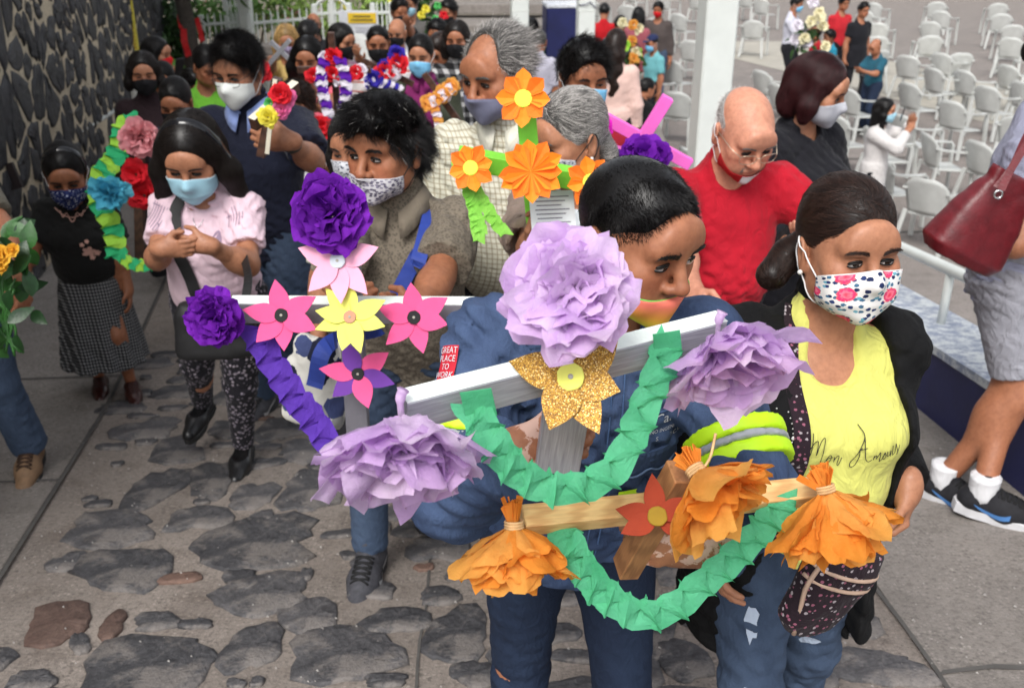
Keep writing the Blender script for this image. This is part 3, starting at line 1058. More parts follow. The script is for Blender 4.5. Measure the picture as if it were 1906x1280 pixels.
def mask_part(rec, root, mk, lod):
    """a face mask draped over nose, cheeks and chin, with ear loops"""
    hp, h2p = rec['hp'], rec['h2p']
    kind = mk.get('kind', 'surgical')
    nu, nv = (41, 27) if lod == 0 else ((25, 15) if lod == 1 else (15, 9))
    O = v3(0, -.012, -.058)
    top0 = mk.get('top', 27.); bot0 = mk.get('bot', -62.); wid = mk.get('wid', 66.)
    us = np.linspace(-1, 1, nu); vs = np.linspace(0, 1, nv)
    U, Vv = np.meshgrid(us, vs, indexing='ij')
    a = np.abs(U)
    tp = top0 - mk.get('drop', 13.) * a ** 1.6
    bt = bot0 + mk.get('rise', 24.) * a ** 2.2
    ph = np.radians(tp + (bt - tp) * Vv); th = np.radians(U * wid)
    D = np.stack([np.sin(th) * np.cos(ph), -np.cos(th) * np.cos(ph), np.sin(ph)], -1)
    base = [p for p in hp if not p.sub]
    r0 = march(base, O, D, .2) + .003
    r = r0.copy()
    for _ in range(14 if kind != 'kn95' else 30):
        q = r.copy()
        q[1:-1] = (r[2:] + r[:-2] + 2 * r[1:-1]) / 4
        r = q.copy(); r[:, 1:-1] = (q[:, 2:] + q[:, :-2] + 2 * q[:, 1:-1]) / 4
        r = np.maximum(r, r0)
    if kind == 'surgical':
        for c in (.36, .52, .68):
            r = r + .0035 * np.clip((Vv - c) * 30, 0, 1) * np.clip(1 - (Vv - c) * 6, 0, 1) * (1 - .6 * a)
        r = r + .004 * (1 - a ** 2) * np.sin(Vv * pi)
    elif kind == 'kn95':
        r = r + .022 * np.clip(1 - a * 1.25, 0, 1) * np.sin(np.clip(Vv * 1.02, 0, 1) * pi) ** .7
    else:
        r = r + .006 * np.clip(1 - a * 1.6, 0, 1) * np.sin(Vv * pi) + .0012 * np.sin(11 * U + 5 * Vv) * np.sin(9 * Vv) * (1 - a)
    P = O + D * r[..., None]
    V = h2p(P.reshape(-1, 3))
    F = [(i * nv + j, i * nv + j + 1, (i + 1) * nv + j + 1, (i + 1) * nv + j) for i in range(nu - 1) for j in range(nv - 1)]
    uv = np.stack([(U * .5 + .5).ravel(), 1 - Vv.ravel()], 1)
    o = mesh('mask', V, F, mk['mat'], root, uv=uv)
    md = o.modifiers.new('t', 'SOLIDIFY'); md.thickness = .0016; md.offset = 1
    if mk.get('lab'): o['label'] = mk['lab']
    # edge binding and loops
    if lod < 2:
        for k in (0, -1):
            MB().tube(h2p(P[:, k] + D[:, k] * .0006), .0014, 5).build('binding', mk.get('edge', mk['mat']), o, True)
    lm = mk.get('loop', plain('mask_loop_white', (.75, .75, .75), .7, .05, 20, 0))
    for s, i in ((-1, 0), (1, -1)):
        A, B = P[i, 1], P[i, -2]
        ear_t, ear_b = v3(s * .0800, .022, .014), v3(s * .0795, .020, -.040)
        pts = catmull([A, (A + ear_t) / 2 + v3(s * .006, 0, .002), ear_t, v3(s * .081, .034, -.012), ear_b, (B + ear_b) / 2 + v3(s * .006, 0, -.002), B], 5)
        mid = march(base, v3(0, .0, -.03), (pts - v3(0, 0, -.03)) / np.linalg.norm(pts - v3(0, 0, -.03), axis=1, keepdims=True), .2)
        dr = (pts - v3(0, 0, -.03)); ln = np.linalg.norm(dr, axis=1)
        pts = v3(0, 0, -.03) + dr / ln[:, None] * np.maximum(ln, mid + .002)[:, None]
        MB().tube(h2p(pts), mk.get('lr', .0016), 5).build('ear_loop', lm, o, True)
    return o
def glasses_part(rec, root, mat, lod):
    h2p = rec['h2p']
    fr = MB()
    for s in (-1, 1):
        pts = []
        for i in range(20):
            a = 2 * pi * i / 20
            pts.append((s * .033 + .0255 * np.sign(cos(a)) * abs(cos(a)) ** .7, -.114 + .006 * (abs(cos(a)) if s * cos(a) > 0 else 0), -.006 + .0165 * np.sign(sin(a)) * abs(sin(a)) ** .75))
        fr.tube(h2p(np.array(pts)), .0012, 6, closed=True)
        fr.tube(h2p(np.array([(s * .058, -.108, .002), (s * .074, -.07, .004), (s * .083, .0, .004), (s * .083, .018, -.004)])), .0013, 6)
    fr.tube(h2p(np.array([(-.0085, -.115, -.001), (0, -.118, .002), (.0085, -.115, -.001)])), .0012, 6)
    o = fr.build('glasses', mat, root, True)
    t = _mats.get('lens_glass')
    if not t:
        q = NT('lens_glass'); t = _mats['lens_glass'] = q.done((.9, .93, .95), .04, None, Transmission_Weight=1.0, IOR=1.05, Alpha=.25)
    for s in (-1, 1):
        V = [h2p(v3(s * .033, -.1145, -.006))]; n = 20
        for i in range(n):
            a = 2 * pi * i / n
            V.append(h2p(v3(s * .033 + .0245 * np.sign(cos(a)) * abs(cos(a)) ** .7, -.1135 + .006 * (abs(cos(a)) if s * cos(a) > 0 else 0), -.006 + .0158 * np.sign(sin(a)) * abs(sin(a)) ** .75)))
        mesh('lens', V, [(0, 1 + i, 1 + (i + 1) % n) for i in range(n)], t, o)
    return o

def hair_part(rec, root, style, hairc, lod, seed):
    if style is None: return
    hp, h2p, L = rec['hp'], rec['h2p'], LODS[lod]
    opt = {}
    if isinstance(style, dict): opt = style; style = opt['style']
    mat = hair_mat('hair_' + hairc, HAIRC[hairc], opt.get('rough', .38))
    rng = np.random.default_rng(seed)
    base = lambda th, dz=0.: ell((0, .014, .032 + dz), (.0745 + th, .094 + th, .085 + th), k=.02)
    big = v3(.4, .4, .4)
    face = lambda zt, w=.066: ell((0, -.100, zt - .105), (w, .062, .105), k=.016, sub=True)
    ears = [ell((s * .088, -.006, -.022), (.022, .030, .034), k=.010, sub=True) for s in (-1, 1)]
    low = lambda z, k=.012: half((0, .02, z), (0, -.55, -1), -big, big, k)
    temple = [ell((s * .075, -.075, -.01), (.03, .035, .055), k=.012, sub=True) for s in (-1, 1)]
    P, flow, ln, lift, cnt = [], None, .012, .6, 9000
    back = v3(0, 1, -.25)
    if style == 'crop':
        P = [base(.0015), ell((0, -.004, .052), (.064, .082, .062), k=.025), face(.084, .060)] + temple + ears + [low(-.055)]
        flow = lambda Q: np.stack([Q[:, 0] * 2, np.full(len(Q), -.35), np.full(len(Q), -.1)], 1); ln, lift, cnt = .0095, .22, 34000
    elif style == 'short':
        P = [base(.011), ell((0, -.012, .078), (.066, .078, .062), k=.03), face(.082, .062)] + temple + ears + [low(-.055)]
        flow = lambda Q: np.stack([Q[:, 0] * 3 + .25, -.8 + 0 * Q[:, 1], -.35 + Q[:, 2] * 3], 1); ln, lift, cnt = .026, .55, 14000
    elif style == 'shag':
        P = [base(.009), ell((0, -.020, .080), (.070, .084, .058), k=.03), ell((0, -.074, .086), (.058, .035, .030), k=.02), ell((0, .07, -.01), (.066, .05, .08), k=.03), face(.064, .055)] + [ell((s * .075, -.08, -.03), (.024, .035, .055), k=.012, sub=True) for s in (-1, 1)] + [ell((s * .095, -.008, -.026), (.022, .028, .032), k=.010, sub=True) for s in (-1, 1)] + [low(-.085)]
        flow = lambda Q: np.stack([Q[:, 0] * 9, np.where(Q[:, 2] > .05, -.75, .15), np.where(Q[:, 2] > .05, -.05, -1.0)], 1); ln, lift, cnt = .034, .07, 22000
    elif style == 'balding':
        P = [base(.010), ell((0, -.085, .05), (.056, .085, .098), k=.02, sub=True), face(.07)] + temple + ears + [low(-.06)]
        flow = lambda Q: np.stack([Q[:, 0] * 3, .9 + 0 * Q[:, 1], -.4 + 0 * Q[:, 1]], 1); ln, lift, cnt = .026, .5, 12000
    elif style == 'bald':
        P = [base(.0022), ell((0, -.05, .075), (.085, .135, .075), k=.012, sub=True), face(.07)] + temple + ears + [low(-.055)]
        flow = lambda Q: np.stack([Q[:, 0], .6 + 0 * Q[:, 1], -.6 + 0 * Q[:, 1]], 1); ln, lift, cnt = .006, .9, 5000
    elif style in ('tied', 'bun'):
        hl = opt.get('line', .080)
        P = [base(.008), ell((0, .01, .07), (.066, .085, .058), k=.03), face(hl, .060)] + [ell((s * .078, -.085, -.03), (.028, .045, .06), k=.012, sub=True) for s in (-1, 1)] + ears + [low(-.06)]
        if style == 'bun': P.append(ell((0, .115, .02), (.042, .034, .04), k=.012))
        tl = opt.get('tail')
        if tl:
            q = [np.array(x) for x in tl]
            for a, b in zip(q[:-1], q[1:]): P.append(cap(a, b, .030, .030, .015))
        flow = lambda Q: np.stack([-Q[:, 0] * 2, 1 + 0 * Q[:, 1], -.25 - Q[:, 2] * 4], 1); ln, lift, cnt = .055, .10, 16000
    elif style in ('long', 'bob'):
        zl = opt.get('z', -.20 if style == 'long' else -.10)
        w = opt.get('w', .098); th = opt.get('th', .030)
        P = [base(.013), ell((0, .01, .070), (.070, .088, .060), k=.03), face(opt.get('line', .078), .056)]
        P += [ell((s * .070, -.095, -.05), (.022, .050, .085), k=.010, sub=True) for s in (-1, 1)]
        for s in (-1, 1):
            P += [cap((s * .074, -.015, .04), (s * w * .93, -.012, -.05), .026, th, .03),
                  cap((s * w * .93, -.012, -.05), (s * w * opt.get('sp', 1.0), opt.get('yy', -.015), zl), th, th * .75, .03)]
        P += [cap((0, .075, .02), (0, .082, zl + .02), .055, .050, .04), cap((-.05, .06, -.02), (-.055, .065, zl), .04, .035, .04), cap((.05, .06, -.02), (.055, .065, zl), .04, .035, .04)]
        flow = lambda Q: np.stack([np.sign(Q[:, 0]) * np.clip((Q[:, 2] - .06) * 12, 0, 1.2), .25 * np.clip(Q[:, 2] * 10, 0, 1), -1 + 0 * Q[:, 0]], 1); ln, lift, cnt = .085, .14, 18000
    elif style == 'waves':           # long hair seen from behind
        zl = opt.get('z', -.42)
        P = [base(.016), face(.07, .055)]
        for i in range(6):
            z0 = -.02 + (zl + .02) * i / 6; z1 = -.02 + (zl + .02) * (i + 1) / 6
            P.append(cap((.014 * (-1) ** i, .070, z0), (-.014 * (-1) ** i, .075, z1), .072 - .004 * i, .070 - .005 * i, .03))
        flow = lambda Q: np.stack([.5 * np.sin(Q[:, 2] * 60), 0 * Q[:, 0], -1 + 0 * Q[:, 0]], 1); ln, lift, cnt = .07, .1, 9000
    elif style == 'cap':
        P = [base(.006), face(.05), low(-.05)] + ears
        flow = lambda Q: np.stack([Q[:, 0], .5 + 0 * Q[:, 0], -.8 + 0 * Q[:, 0]], 1); ln, lift, cnt = .015, .4, 2000
    skull = [p for p in hp[:4]]
    V, Q = surface(P, L['hair'] / 1.0, None, 1)
    if opt.get('clip'):
        pass
    wv = opt.get('wave', 0)
    o = mesh('hair', h2p(V), Q, mat, root)
    rec['hairp'] = P
    cnt = int(cnt * opt.get('n', 1) * (1, .30, .05)[lod])
    if cnt < 60: return o
    # fibres rooted on the hair surface, following the comb direction
    tri = V[Q]; ar = np.linalg.norm(np.cross(tri[:, 2] - tri[:, 0], tri[:, 3] - tri[:, 1]), axis=1)
    fi = rng.choice(len(Q), cnt, p=ar / ar.sum())
    a, b = rng.uniform(0, 1, (2, cnt, 1))
    p = tri[fi, 0] * (1 - a) * (1 - b) + tri[fi, 1] * a * (1 - b) + tri[fi, 2] * a * b + tri[fi, 3] * (1 - a) * b
    N = normals(V, Q)[Q[fi, 0]]
    skin_d = sdf_at(skull, p)
    keep = skin_d > -.004
    p, N = p[keep], N[keep]; cnt = len(p)
    p = p - N * .002
    m = 6
    le = ln * opt.get('ln', 1) * rng.uniform(.55, 1.25, (cnt, 1)); st = le / (m - 1)
    pts = [p]
    jit = rng.normal(0, (.10 if style in ('tied', 'bun', 'long', 'bob', 'shag') else .2) + opt.get('mess', 0), (cnt, 3))
    cur = p.copy()
    lf = lift * rng.uniform(.5, 1.3, (cnt, 1))
    fly = rng.uniform(0, 1, (cnt, 1)) < .035
    lf = np.where(fly, lf * 5 + .12, lf) if style in ('tied', 'bun', 'long', 'bob', 'waves') else np.where(fly, lf * 1.8, lf)
    for i in range(m - 1):
        d = flow(cur); d = d + .30 * np.linalg.norm(d, axis=1, keepdims=True) * np.stack([np.sin(95 * p[:, 1] + 70 * p[:, 2]), np.sin(110 * p[:, 2] + 60 * p[:, 0]), np.sin(90 * p[:, 0] + 120 * p[:, 1])], 1); d = d / (np.linalg.norm(d, axis=1, keepdims=True) + 1e-6) + jit
        if style in ('tied', 'bun', 'long', 'bob', 'waves'):
            e = 1e-3
            g = np.stack([sdf_at(P, cur + np.eye(3)[q] * e) - sdf_at(P, cur - np.eye(3)[q] * e) for q in range(3)], 1)
            Nn = g / (np.linalg.norm(g, axis=1, keepdims=True) + 1e-9)
            d = d - Nn * np.sum(d * Nn, 1, keepdims=True)
            cur = cur + d * st
            dd = sdf_at(P, cur)[:, None]
            cur = cur - Nn * (dd - .0012 * (1 + i * lf)) * .9
        else:
            d = d - N * np.minimum(0, np.sum(d * N, 1, keepdims=True)) + N * lf * (1 - .35 * i / (m - 1))
            cur = cur + d * st
        pts.append(cur.copy())
    S = np.stack(pts, 1)
    smat = mat
    if opt.get('grey'):
        gm = hair_mat('hair_greyfleck', (.38, .36, .34))
        sel = rng.uniform(0, 1, cnt) < opt['grey']
        if opt.get('greyf'): sel &= opt['greyf'](S[:, 0])
        if sel.sum() > 3: strands('grey_hair', h2p(S[sel].reshape(-1, 3)).reshape(-1, m, 3), (.00030, .0006, .002)[lod], gm, o)
        S = S[~sel]
    strands('hair_strands', h2p(S.reshape(-1, 3)).reshape(-1, m, 3), (.00034, .0007, .0022)[lod] * opt.get('rr', 1), smat, o)
    return o
def headband_part(rec, root, mat, sh=.0):
    """a broad band over the crown from ear to ear"""
    h2p, hp = rec['h2p'], rec['hairp']
    n = 36; V = []; F = []
    for i in range(n + 1):
        t = -1.72 + 3.44 * i / n
        for k, w in enumerate((-.013, -.008, .008, .013)):
            y = -.012 + w + sh
            d = nrm(v3(sin(t), 0, cos(t)))
            V.append((d, y, (0, .004, .004, 0)[k]))
    O = np.array([[0, y, .02] for d, y, e in V]); D = np.array([d for d, y, e in V])
    r = march([p for p in hp if not p.sub] + rec['hp'][:4], O, D, .25)
    W = O + D * (r + np.array([e for d, y, e in V]))[:, None]
    for i in range(n):
        for k in range(3): F.append((i * 4 + k, (i + 1) * 4 + k, (i + 1) * 4 + k + 1, i * 4 + k + 1))
    return mesh('headband', h2p(W), F, mat, root)
# ------------------------------------------------------------------ paper flowers, streamers, foam flowers, crosses
def tissue_mat(name, c, edge=None, rough=.75, tr=.35):
    """thin crepe or tissue paper that lets light through"""
    if name in _mats: return _mats[name]
    t = NT(name)
    f = t.noise(18, 4, .6)
    col = t.ramp(f, [(.25, shade(c, .86)), (.75, edge or shade(c, 1.1))])
    b = t.bump(t.noise(110, 5, .65, t.vmap((1, 1, 1)), .8), .55, .004)
    p = t.n('BsdfPrincipled', {'Base Color': col, 'Roughness': rough, 'Normal': b, 'Specular IOR Level': .2})
    q = t.n('BsdfTranslucent', {'Color': col, 'Normal': b})
    m = t.n('MixShader', {0: tr, 1: p.outputs[0], 2: q.outputs[0]})
    t.t.links.new(m.outputs[0], t.out.inputs['Surface'])
    _mats[name] = t.m
    return t.m
def petal_grid(rng, L, W, th0, th1, cup, crk, tip, nu=11, nv=12, ragged=.05, base=.12, crum=.008):
    """sheet petal in the plane x (across), z along the flower axis, y outwards"""
    u = np.linspace(-1, 1, nu); v = np.linspace(0, 1, nv)
    U, Vv = np.meshgrid(u, v, indexing='ij')
    if tip == 'round': cut = .30 * np.abs(U) ** 2.6
    elif tip == 'point': cut = .42 * np.abs(U) ** 1.15
    elif tip == 'notch': cut = .16 * np.abs(U) ** 2.5 + .10 * np.exp(-(U / .22) ** 2)
    elif tip == 'slant': cut = .16 * (U + 1) * rng.choice((-1, 1)) + .16
    else: cut = 0 * U
    edge = rng.normal(0, ragged, nu); edge = np.convolve(np.pad(edge, 1, 'edge'), [.25, .5, .25], 'valid')
    s = Vv * (1 - (cut + edge[:, None]) * Vv ** 2)
    th = th0 + (th1 - th0) * s ** .8
    ds = L / (nv - 1)
    # centre line by integration of the opening angle
    rr = np.cumsum(np.sin(th), 1) * ds; zz = np.cumsum(np.cos(th), 1) * ds
    sc = s / np.maximum(Vv, 1e-3); sc[:, 0] = 1
    rr, zz = rr * np.minimum(sc, 1.1), zz * np.minimum(sc, 1.1)
    w = W * (base + (1 - base) * np.sin(np.clip(s, 0, 1) * pi * .62) ** .85)
    ph = rng.uniform(0, 6.28, 4)
    fold = crk * (np.sin(U * 5.2 + ph[0] + .8 * Vv) * .6 + np.sin(U * 9.5 + ph[1] - 1.5 * Vv) * .4 + .5 * np.sin(U * 2 + 5 * Vv + ph[2])) * np.clip(s * 2.2, .15, 1)
    x = U * w * (1 + .08 * np.sin(6 * Vv + ph[3]))
    nrml_r, nrml_z = np.cos(th), -np.sin(th)
    off = fold * W - cup * W * (1 - U ** 2) * -1
    y = rr + nrml_r * off; z = zz + nrml_z * off
    P = np.stack([x, y, z], -1)
    P[:, 1:] += rng.normal(0, crum * L, P[:, 1:].shape)
    P = P.reshape(-1, 3)
    F = [(i * nv + j, (i + 1) * nv + j, (i + 1) * nv + j + 1, i * nv + j + 1) for i in range(nu - 1) for j in range(nv - 1)]
    return P, F
def paper_flower(name, parent, c, axis, R, mats, seed, n=46, spread=(12, 105), tip='round', W=.55, crk=.16, part='petal', droop=0., split=True, ragged=.05, thin=.25, start=.45, up=(0, 0, 1), g=None, crum=.010, flat=False):
    """a bunch of gathered paper petals about an axis; split gives every petal its own object"""
    rng = np.random.default_rng(seed)
    Fm = frame(axis, up)
    holder = bpy.data.objects.new(name, None); holder.empty_display_size = .02
    if split: link(holder, parent); holder.location = tuple(c)
    allV, allF, k0 = [], [], 0
    for i in range(n):
        t = (i + .5) / n
        th1 = rad(spread[0] + (spread[1] - spread[0]) * t ** .75 + rng.normal(0, 6))
        az = i * 2.39996 + rng.normal(0, .2)
        L = R * rng.uniform(.82, 1.12) * (.78 + .22 * t)
        P, F = petal_grid(rng, L, R * W * rng.uniform(.75, 1.15), th1 * start, th1, .05, crk * rng.uniform(.6, 1.4), tip if isinstance(tip, str) else rng.choice(tip), ragged=ragged, crum=crum)
        P = P @ Rz(az).T @ Fm.T
        if droop:
            h = np.linalg.norm(P, axis=1) / R
            P[:, 2] -= droop * R * h ** 2
        if split:
            o = mesh(part, P, F, mats[int(rng.integers(len(mats)))], holder, smooth=not flat)
        else:
            allV.append(P + np.asarray(c)); allF += [tuple(q + k0 for q in f) for f in F]; k0 += len(P)
    if not split:
        bpy.data.objects.remove(holder)
        holder = mesh(name, np.concatenate(allV), allF, mats[0], parent)
    return holder
def pompom(name, parent, c, R, mat, seed, n=26, axis=(0, -1, .5)):
    """a small crepe pompom, one piece"""
    rng = np.random.default_rng(seed); Fm = frame(axis)
    VV, FF, k0 = [], [], 0
    for i in range(n):
        t = (i + .5) / n
        th1 = rad(10 + 115 * t ** .7)
        P, F = petal_grid(rng, R * rng.uniform(.8, 1.1), R * .5, th1 * .5, th1, .05, .2, 'round', 5, 5, .08)
        P = P @ Rz(i * 2.4).T @ Fm.T + np.asarray(c)
        VV.append(P); FF += [tuple(q + k0 for q in f) for f in F]; k0 += len(P)
    return mesh(name, np.concatenate(VV), FF, mat, parent)
def crepe(name, parent, pts, width, nf, mat, seed, face=(0, -1, .3), depth=.35, mat2=None, jag=.0):
    """a crepe streamer twisted into a chain of folded, scalloped facets along a curve"""
    rng = np.random.default_rng(seed)
    C = catmull(pts, 20)
    L = np.concatenate([[0], np.cumsum(np.linalg.norm(np.diff(C, axis=0), axis=1))])
    k = 4; n = nf * k
    br = np.cumsum(rng.uniform(.6, 1.4, nf)); br = np.concatenate([[0], br / br[-1]])     # uneven folds
    q = np.interp(np.arange(n + 1) / k, np.arange(nf + 1), br) * L[-1]
    P = np.stack([np.interp(q, L, C[:, i]) for i in range(3)], 1)
    T = np.gradient(P, axis=0); T /= np.linalg.norm(T, axis=1, keepdims=True)
    f = nrm(face); step = L[-1] / nf
    amp = rng.uniform(.6, 1.3, nf + 1); sk = rng.normal(0, .35, nf + 1) + .9; bul = rng.uniform(.7, 1.3, (nf + 1, 2)); sd = rng.choice((-1, 1), nf + 1)
    V, F, mi = [], [], []
    m = 7
    for i in range(n + 1):
        n_ = nrm(f - T[i] * (f @ T[i])); b = np.cross(T[i], n_)
        c = min(i // k, nf); ph = (i % k) / k
        s = sin(pi * ph); sg = 1 if c % 2 else -1
        fa = 1 - abs(2 * ph - 1)
        for j in range(m):
            x = -1 + 2 * j / (m - 1)
            w = width * .5 * (.84 + .26 * s * bul[c, 0 if x < 0 else 1])
            skew = sg * step * .85 * x * (.5 + .5 * cos(pi * ph)) * sk[c]
            nd = depth * width * (sg * fa * amp[c] * (.5 + .6 * x * sg) - .16 * x * x * s)
            V.append(P[i] + b * w * x + T[i] * skew + n_ * (nd + rng.normal(0, .010) * width))
    for i in range(n):
        for j in range(m - 1):
            F.append((i * m + j, i * m + j + 1, (i + 1) * m + j + 1, (i + 1) * m + j)); mi.append((i // (2 * k)) % 2 if mat2 else 0)
    return mesh(name, V, F, None, parent, smooth=False, mats=[mat] + ([mat2] if mat2 else []), mi=mi)
def lance(L, W, n=14, p=.9, pt=1.0):
    """outline of a pointed petal from the origin along +y"""
    a = []
    for i in range(n + 1):
        t = i / n
        a.append((W * sin(pi * t ** p) ** pt * .5, L * t))
    b = [(-x, y) for x, y in a[::-1][1:-1]]
    return np.array(a + b)
def foam_flower(name, parent, c, normal, R, angles, mats, disc, seed, W=.50, up=(0, 0, 1), lens=None, thick=.0022, tilt=.14, p=.8):
    """flat foam petals laid over one another with a glued disc in the middle"""
    rng = np.random.default_rng(seed)
    Fm = frame(normal, up)
    h = bpy.data.objects.new(name, None); h.empty_display_size = .02; link(h, parent); h.location = tuple(c)
    for i, a in enumerate(angles):
        L = R * (lens[i] if lens else rng.uniform(.92, 1.08))
        z0 = (i % 3) * thick * 1.15
        poly = lance(L, R * W * rng.uniform(.92, 1.08), 12, p)
        V, F = [], []
        n = len(poly)
        for k, zz in enumerate((0, thick)):
            for x, y in poly:
                cup = .10 * R * (y / R) ** 2 * tilt / .14 - .04 * R * (abs(x) / (R * .3)) ** 2 * .0
                V.append((x, y, z0 + zz + cup + .05 * R * sin(3 * y / R + i) * .4))
        for j in range(n): F.append((j, (j + 1) % n, n + (j + 1) % n, n + j))
        # fan caps through the middle line keep the sheet gently curved
        mid = n // 2
        for base_, fl in ((0, 1), (n, 0)):
            for j in range(mid):
                a1, a2 = j, j + 1; b1, b2 = (n - j) % n, n - j - 1
                f = [a1, a2, b2, b1]
                f = [q for q2, q in enumerate(f) if q not in f[:q2]]
                if len(f) < 3: continue
                f = [q + base_ for q in f]
                F.append(tuple(f[::-1] if fl else f))
        V = np.array(V) @ Rz(rad(a) - pi / 2).T @ Fm.T
        mesh('petal', V, F, mats[i % len(mats)], h, smooth=False)
    if disc:
        dm, dr, em = disc
        k = 18
        pl = np.array([(dr * cos(2 * pi * j / k) * rng.uniform(.95, 1.05), dr * sin(2 * pi * j / k) * rng.uniform(.95, 1.05)) for j in range(k)])
        d = MB().prism(pl, thick * 2, thick * 4.6, Fm, (0, 0, 0), .0008).build('disc', dm, h)
        if em: MB().lathe([(dr * .20, 0), (dr * .20, .0012), (dr * .08, .0018)], 12, Fm, Fm @ v3(0, 0, thick * 4.5)).build('eyelet', em, d)
    return h
def origami_flower(name, parent, c, normal, R, n, mats, disc, seed, up=(0, 0, 1), rot=0., sharp=1.0):
    """folded paper flower: each petal a ridged kite"""
    rng = np.random.default_rng(seed); Fm = frame(normal, up)
    h = bpy.data.objects.new(name, None); h.empty_display_size = .02; link(h, parent); h.location = tuple(c)
    for i in range(n):
        a = 2 * pi * i / n + rot + rng.normal(0, .05)
        L = R * rng.uniform(.92, 1.08); w = R * tan(pi / n) * .78 * sharp
        z = rng.uniform(.10, .2) * R
        V = [(0, 0, 0), (-w, L * .62, z), (-w * .75, L * .8, z * .95), (0, L, z * .6), (w * .75, L * .8, z * .95), (w, L * .62, z), (0, L * .62, -.02 * R), (0, L * .82, z * .25)]
        F = [(0, 6, 1), (0, 5, 6), (6, 7, 2, 1), (7, 3, 2), (6, 5, 4, 7), (7, 4, 3)]
        V = np.array(V) @ Rz(a).T @ Fm.T
        o = mesh('petal', V, F, mats[i % len(mats)], h, smooth=False)
    if disc:
        k = 16
        pl = np.array([(disc[1] * cos(2 * pi * j / k), disc[1] * sin(2 * pi * j / k)) for j in range(k)])
        MB().prism(pl, .03 * R, .03 * R + .003, Fm, (0, 0, 0), .001).build('disc', disc[0], h)
    return h
def wood_mat(name, c, dark, sc=1.0, rough=.55, axis=0):
    if name in _mats: return _mats[name]
    t = NT(name)
    st = [.12, 1, 1] if axis == 0 else [1, 1, .12]
    w = t.n('TexWave', {'Vector': t.vmap(tuple(st)), 'Scale': 55. * sc, 'Distortion': 5., 'Detail': 3., 'Detail Scale': 1.2}).outputs['Fac']
    n = t.noise(260 * sc, 3, .6, t.vmap(tuple([.04 if q < .5 else 1 for q in st])))
    col = t.mix(.45, t.ramp(w, [(.1, dark), (.8, c)]), t.ramp(n, [(.3, shade(c, .7)), (.7, shade(c, 1.15))]))
    _mats[name] = t.done(col, rough, t.bump(n, .25, .002))
    return _mats[name]
def silver_mat():
    if 'silver_paint' in _mats: return _mats['silver_paint']
    t = NT('silver_paint')
    n = t.noise(300, 4, .6, t.vmap((.05, 1, 1)))
    col = t.ramp(n, [(.25, (.26, .26, .30)), (.55, (.40, .40, .44)), (.8, (.56, .56, .60))])
    _mats['silver_paint'] = t.done(col, .42, t.bump(n, .3, .002), Metallic=.25)
    return _mats['silver_paint']
def bar_part(name, parent, a, b, w, h, up, mat, bevel=.0015):
    """a plank as its own object, local x along the plank"""
    a, b = np.asarray(a, float), np.asarray(b, float)
    x = nrm(b - a); z = nrm(np.asarray(up, float) - x * np.dot(up, x)); y = np.cross(z, x)
    m = MB().box((0, 0, 0), (np.linalg.norm(b - a), w, h), None, bevel)
    o = m.build(name, mat, parent)
    import mathutils
    M = mathutils.Matrix(((x[0], y[0], z[0], 0), (x[1], y[1], z[1], 0), (x[2], y[2], z[2], 0), (0, 0, 0, 1)))
    o.matrix_local = mathutils.Matrix.Translation(tuple((a + b) / 2)) @ M
    return o
def leaf_blade(L, W, bend=.2, fold=.25, n=5):
    """one leaf: two half blades along a bent midrib, along +y, face +z"""
    V, F = [], []
    for i in range(n + 1):
        t = i / n
        w = W * .5 * sin(pi * min(1, t * .96 + .02) ** .8)
        y, z = L * t, -bend * L * t * t
        V += [(-w, y, z + fold * w), (0, y, z), (w, y, z + fold * w)]
    for i in range(n):
        for j in range(2):
            F.append((i * 3 + j, i * 3 + j + 1, (i + 1) * 3 + j + 1, (i + 1) * 3 + j))
    return np.array(V), F
# ------------------------------------------------------------------ the setting
def mortar_mat(name, c, dirt):
    t = NT(name)
    big = t.noise(2.2, 5, .6); fine = t.noise(60, 5, .7); sp = t.noise(190, 3, .6)
    col = t.ramp(big, [(.3, shade(c, .78)), (.7, shade(c, 1.12))])
    col = t.mix(t.ramp(t.noise(5, 5, .65), [(.5, (0, 0, 0)), (.68, (.75, .75, .75))]), col, dirt)
    col = t.mix(.75, col, t.ramp(fine, [(.28, (.35, .34, .33)), (.5, (1, 1, 1)), (.8, (1.15, 1.13, 1.1))]), 'MULTIPLY')
    col = t.mix(t.ramp(sp, [(.62, (0, 0, 0)), (.70, (.7, .7, .7))]), col, (.12, .11, .10))
    vo = t.n('TexVoronoi', {'Vector': t.co(), 'Scale': 75.0})
    vr = t.n('SeparateColor', {0: vo.outputs['Color']}).outputs[0]
    grain = t.math('LESS_THAN', vo.outputs['Distance'], .42)
    gcol = t.ramp(vr, [(0, shade(c, .35)), (.3, shade(c, .62)), (.55, c), (.85, shade(c, 1.3)), (1, shade(c, 1.6))])
    col = t.mix(t.math('MULTIPLY', grain, t.ramp(t.noise(7, 3), [(.35, (.15,) * 3), (.65, (.75,) * 3)])), col, gcol)
    h = t.math('ADD', t.math('ADD', t.math('MULTIPLY', fine, .6), t.math('MULTIPLY', sp, .5)), t.math('MULTIPLY', t.math('MULTIPLY', grain, vr), .5))
    return t.done(col, t.ramp(big, [(.3, (.62,) * 3), (.7, (.92,) * 3)]), t.bump(h, .7, .012))
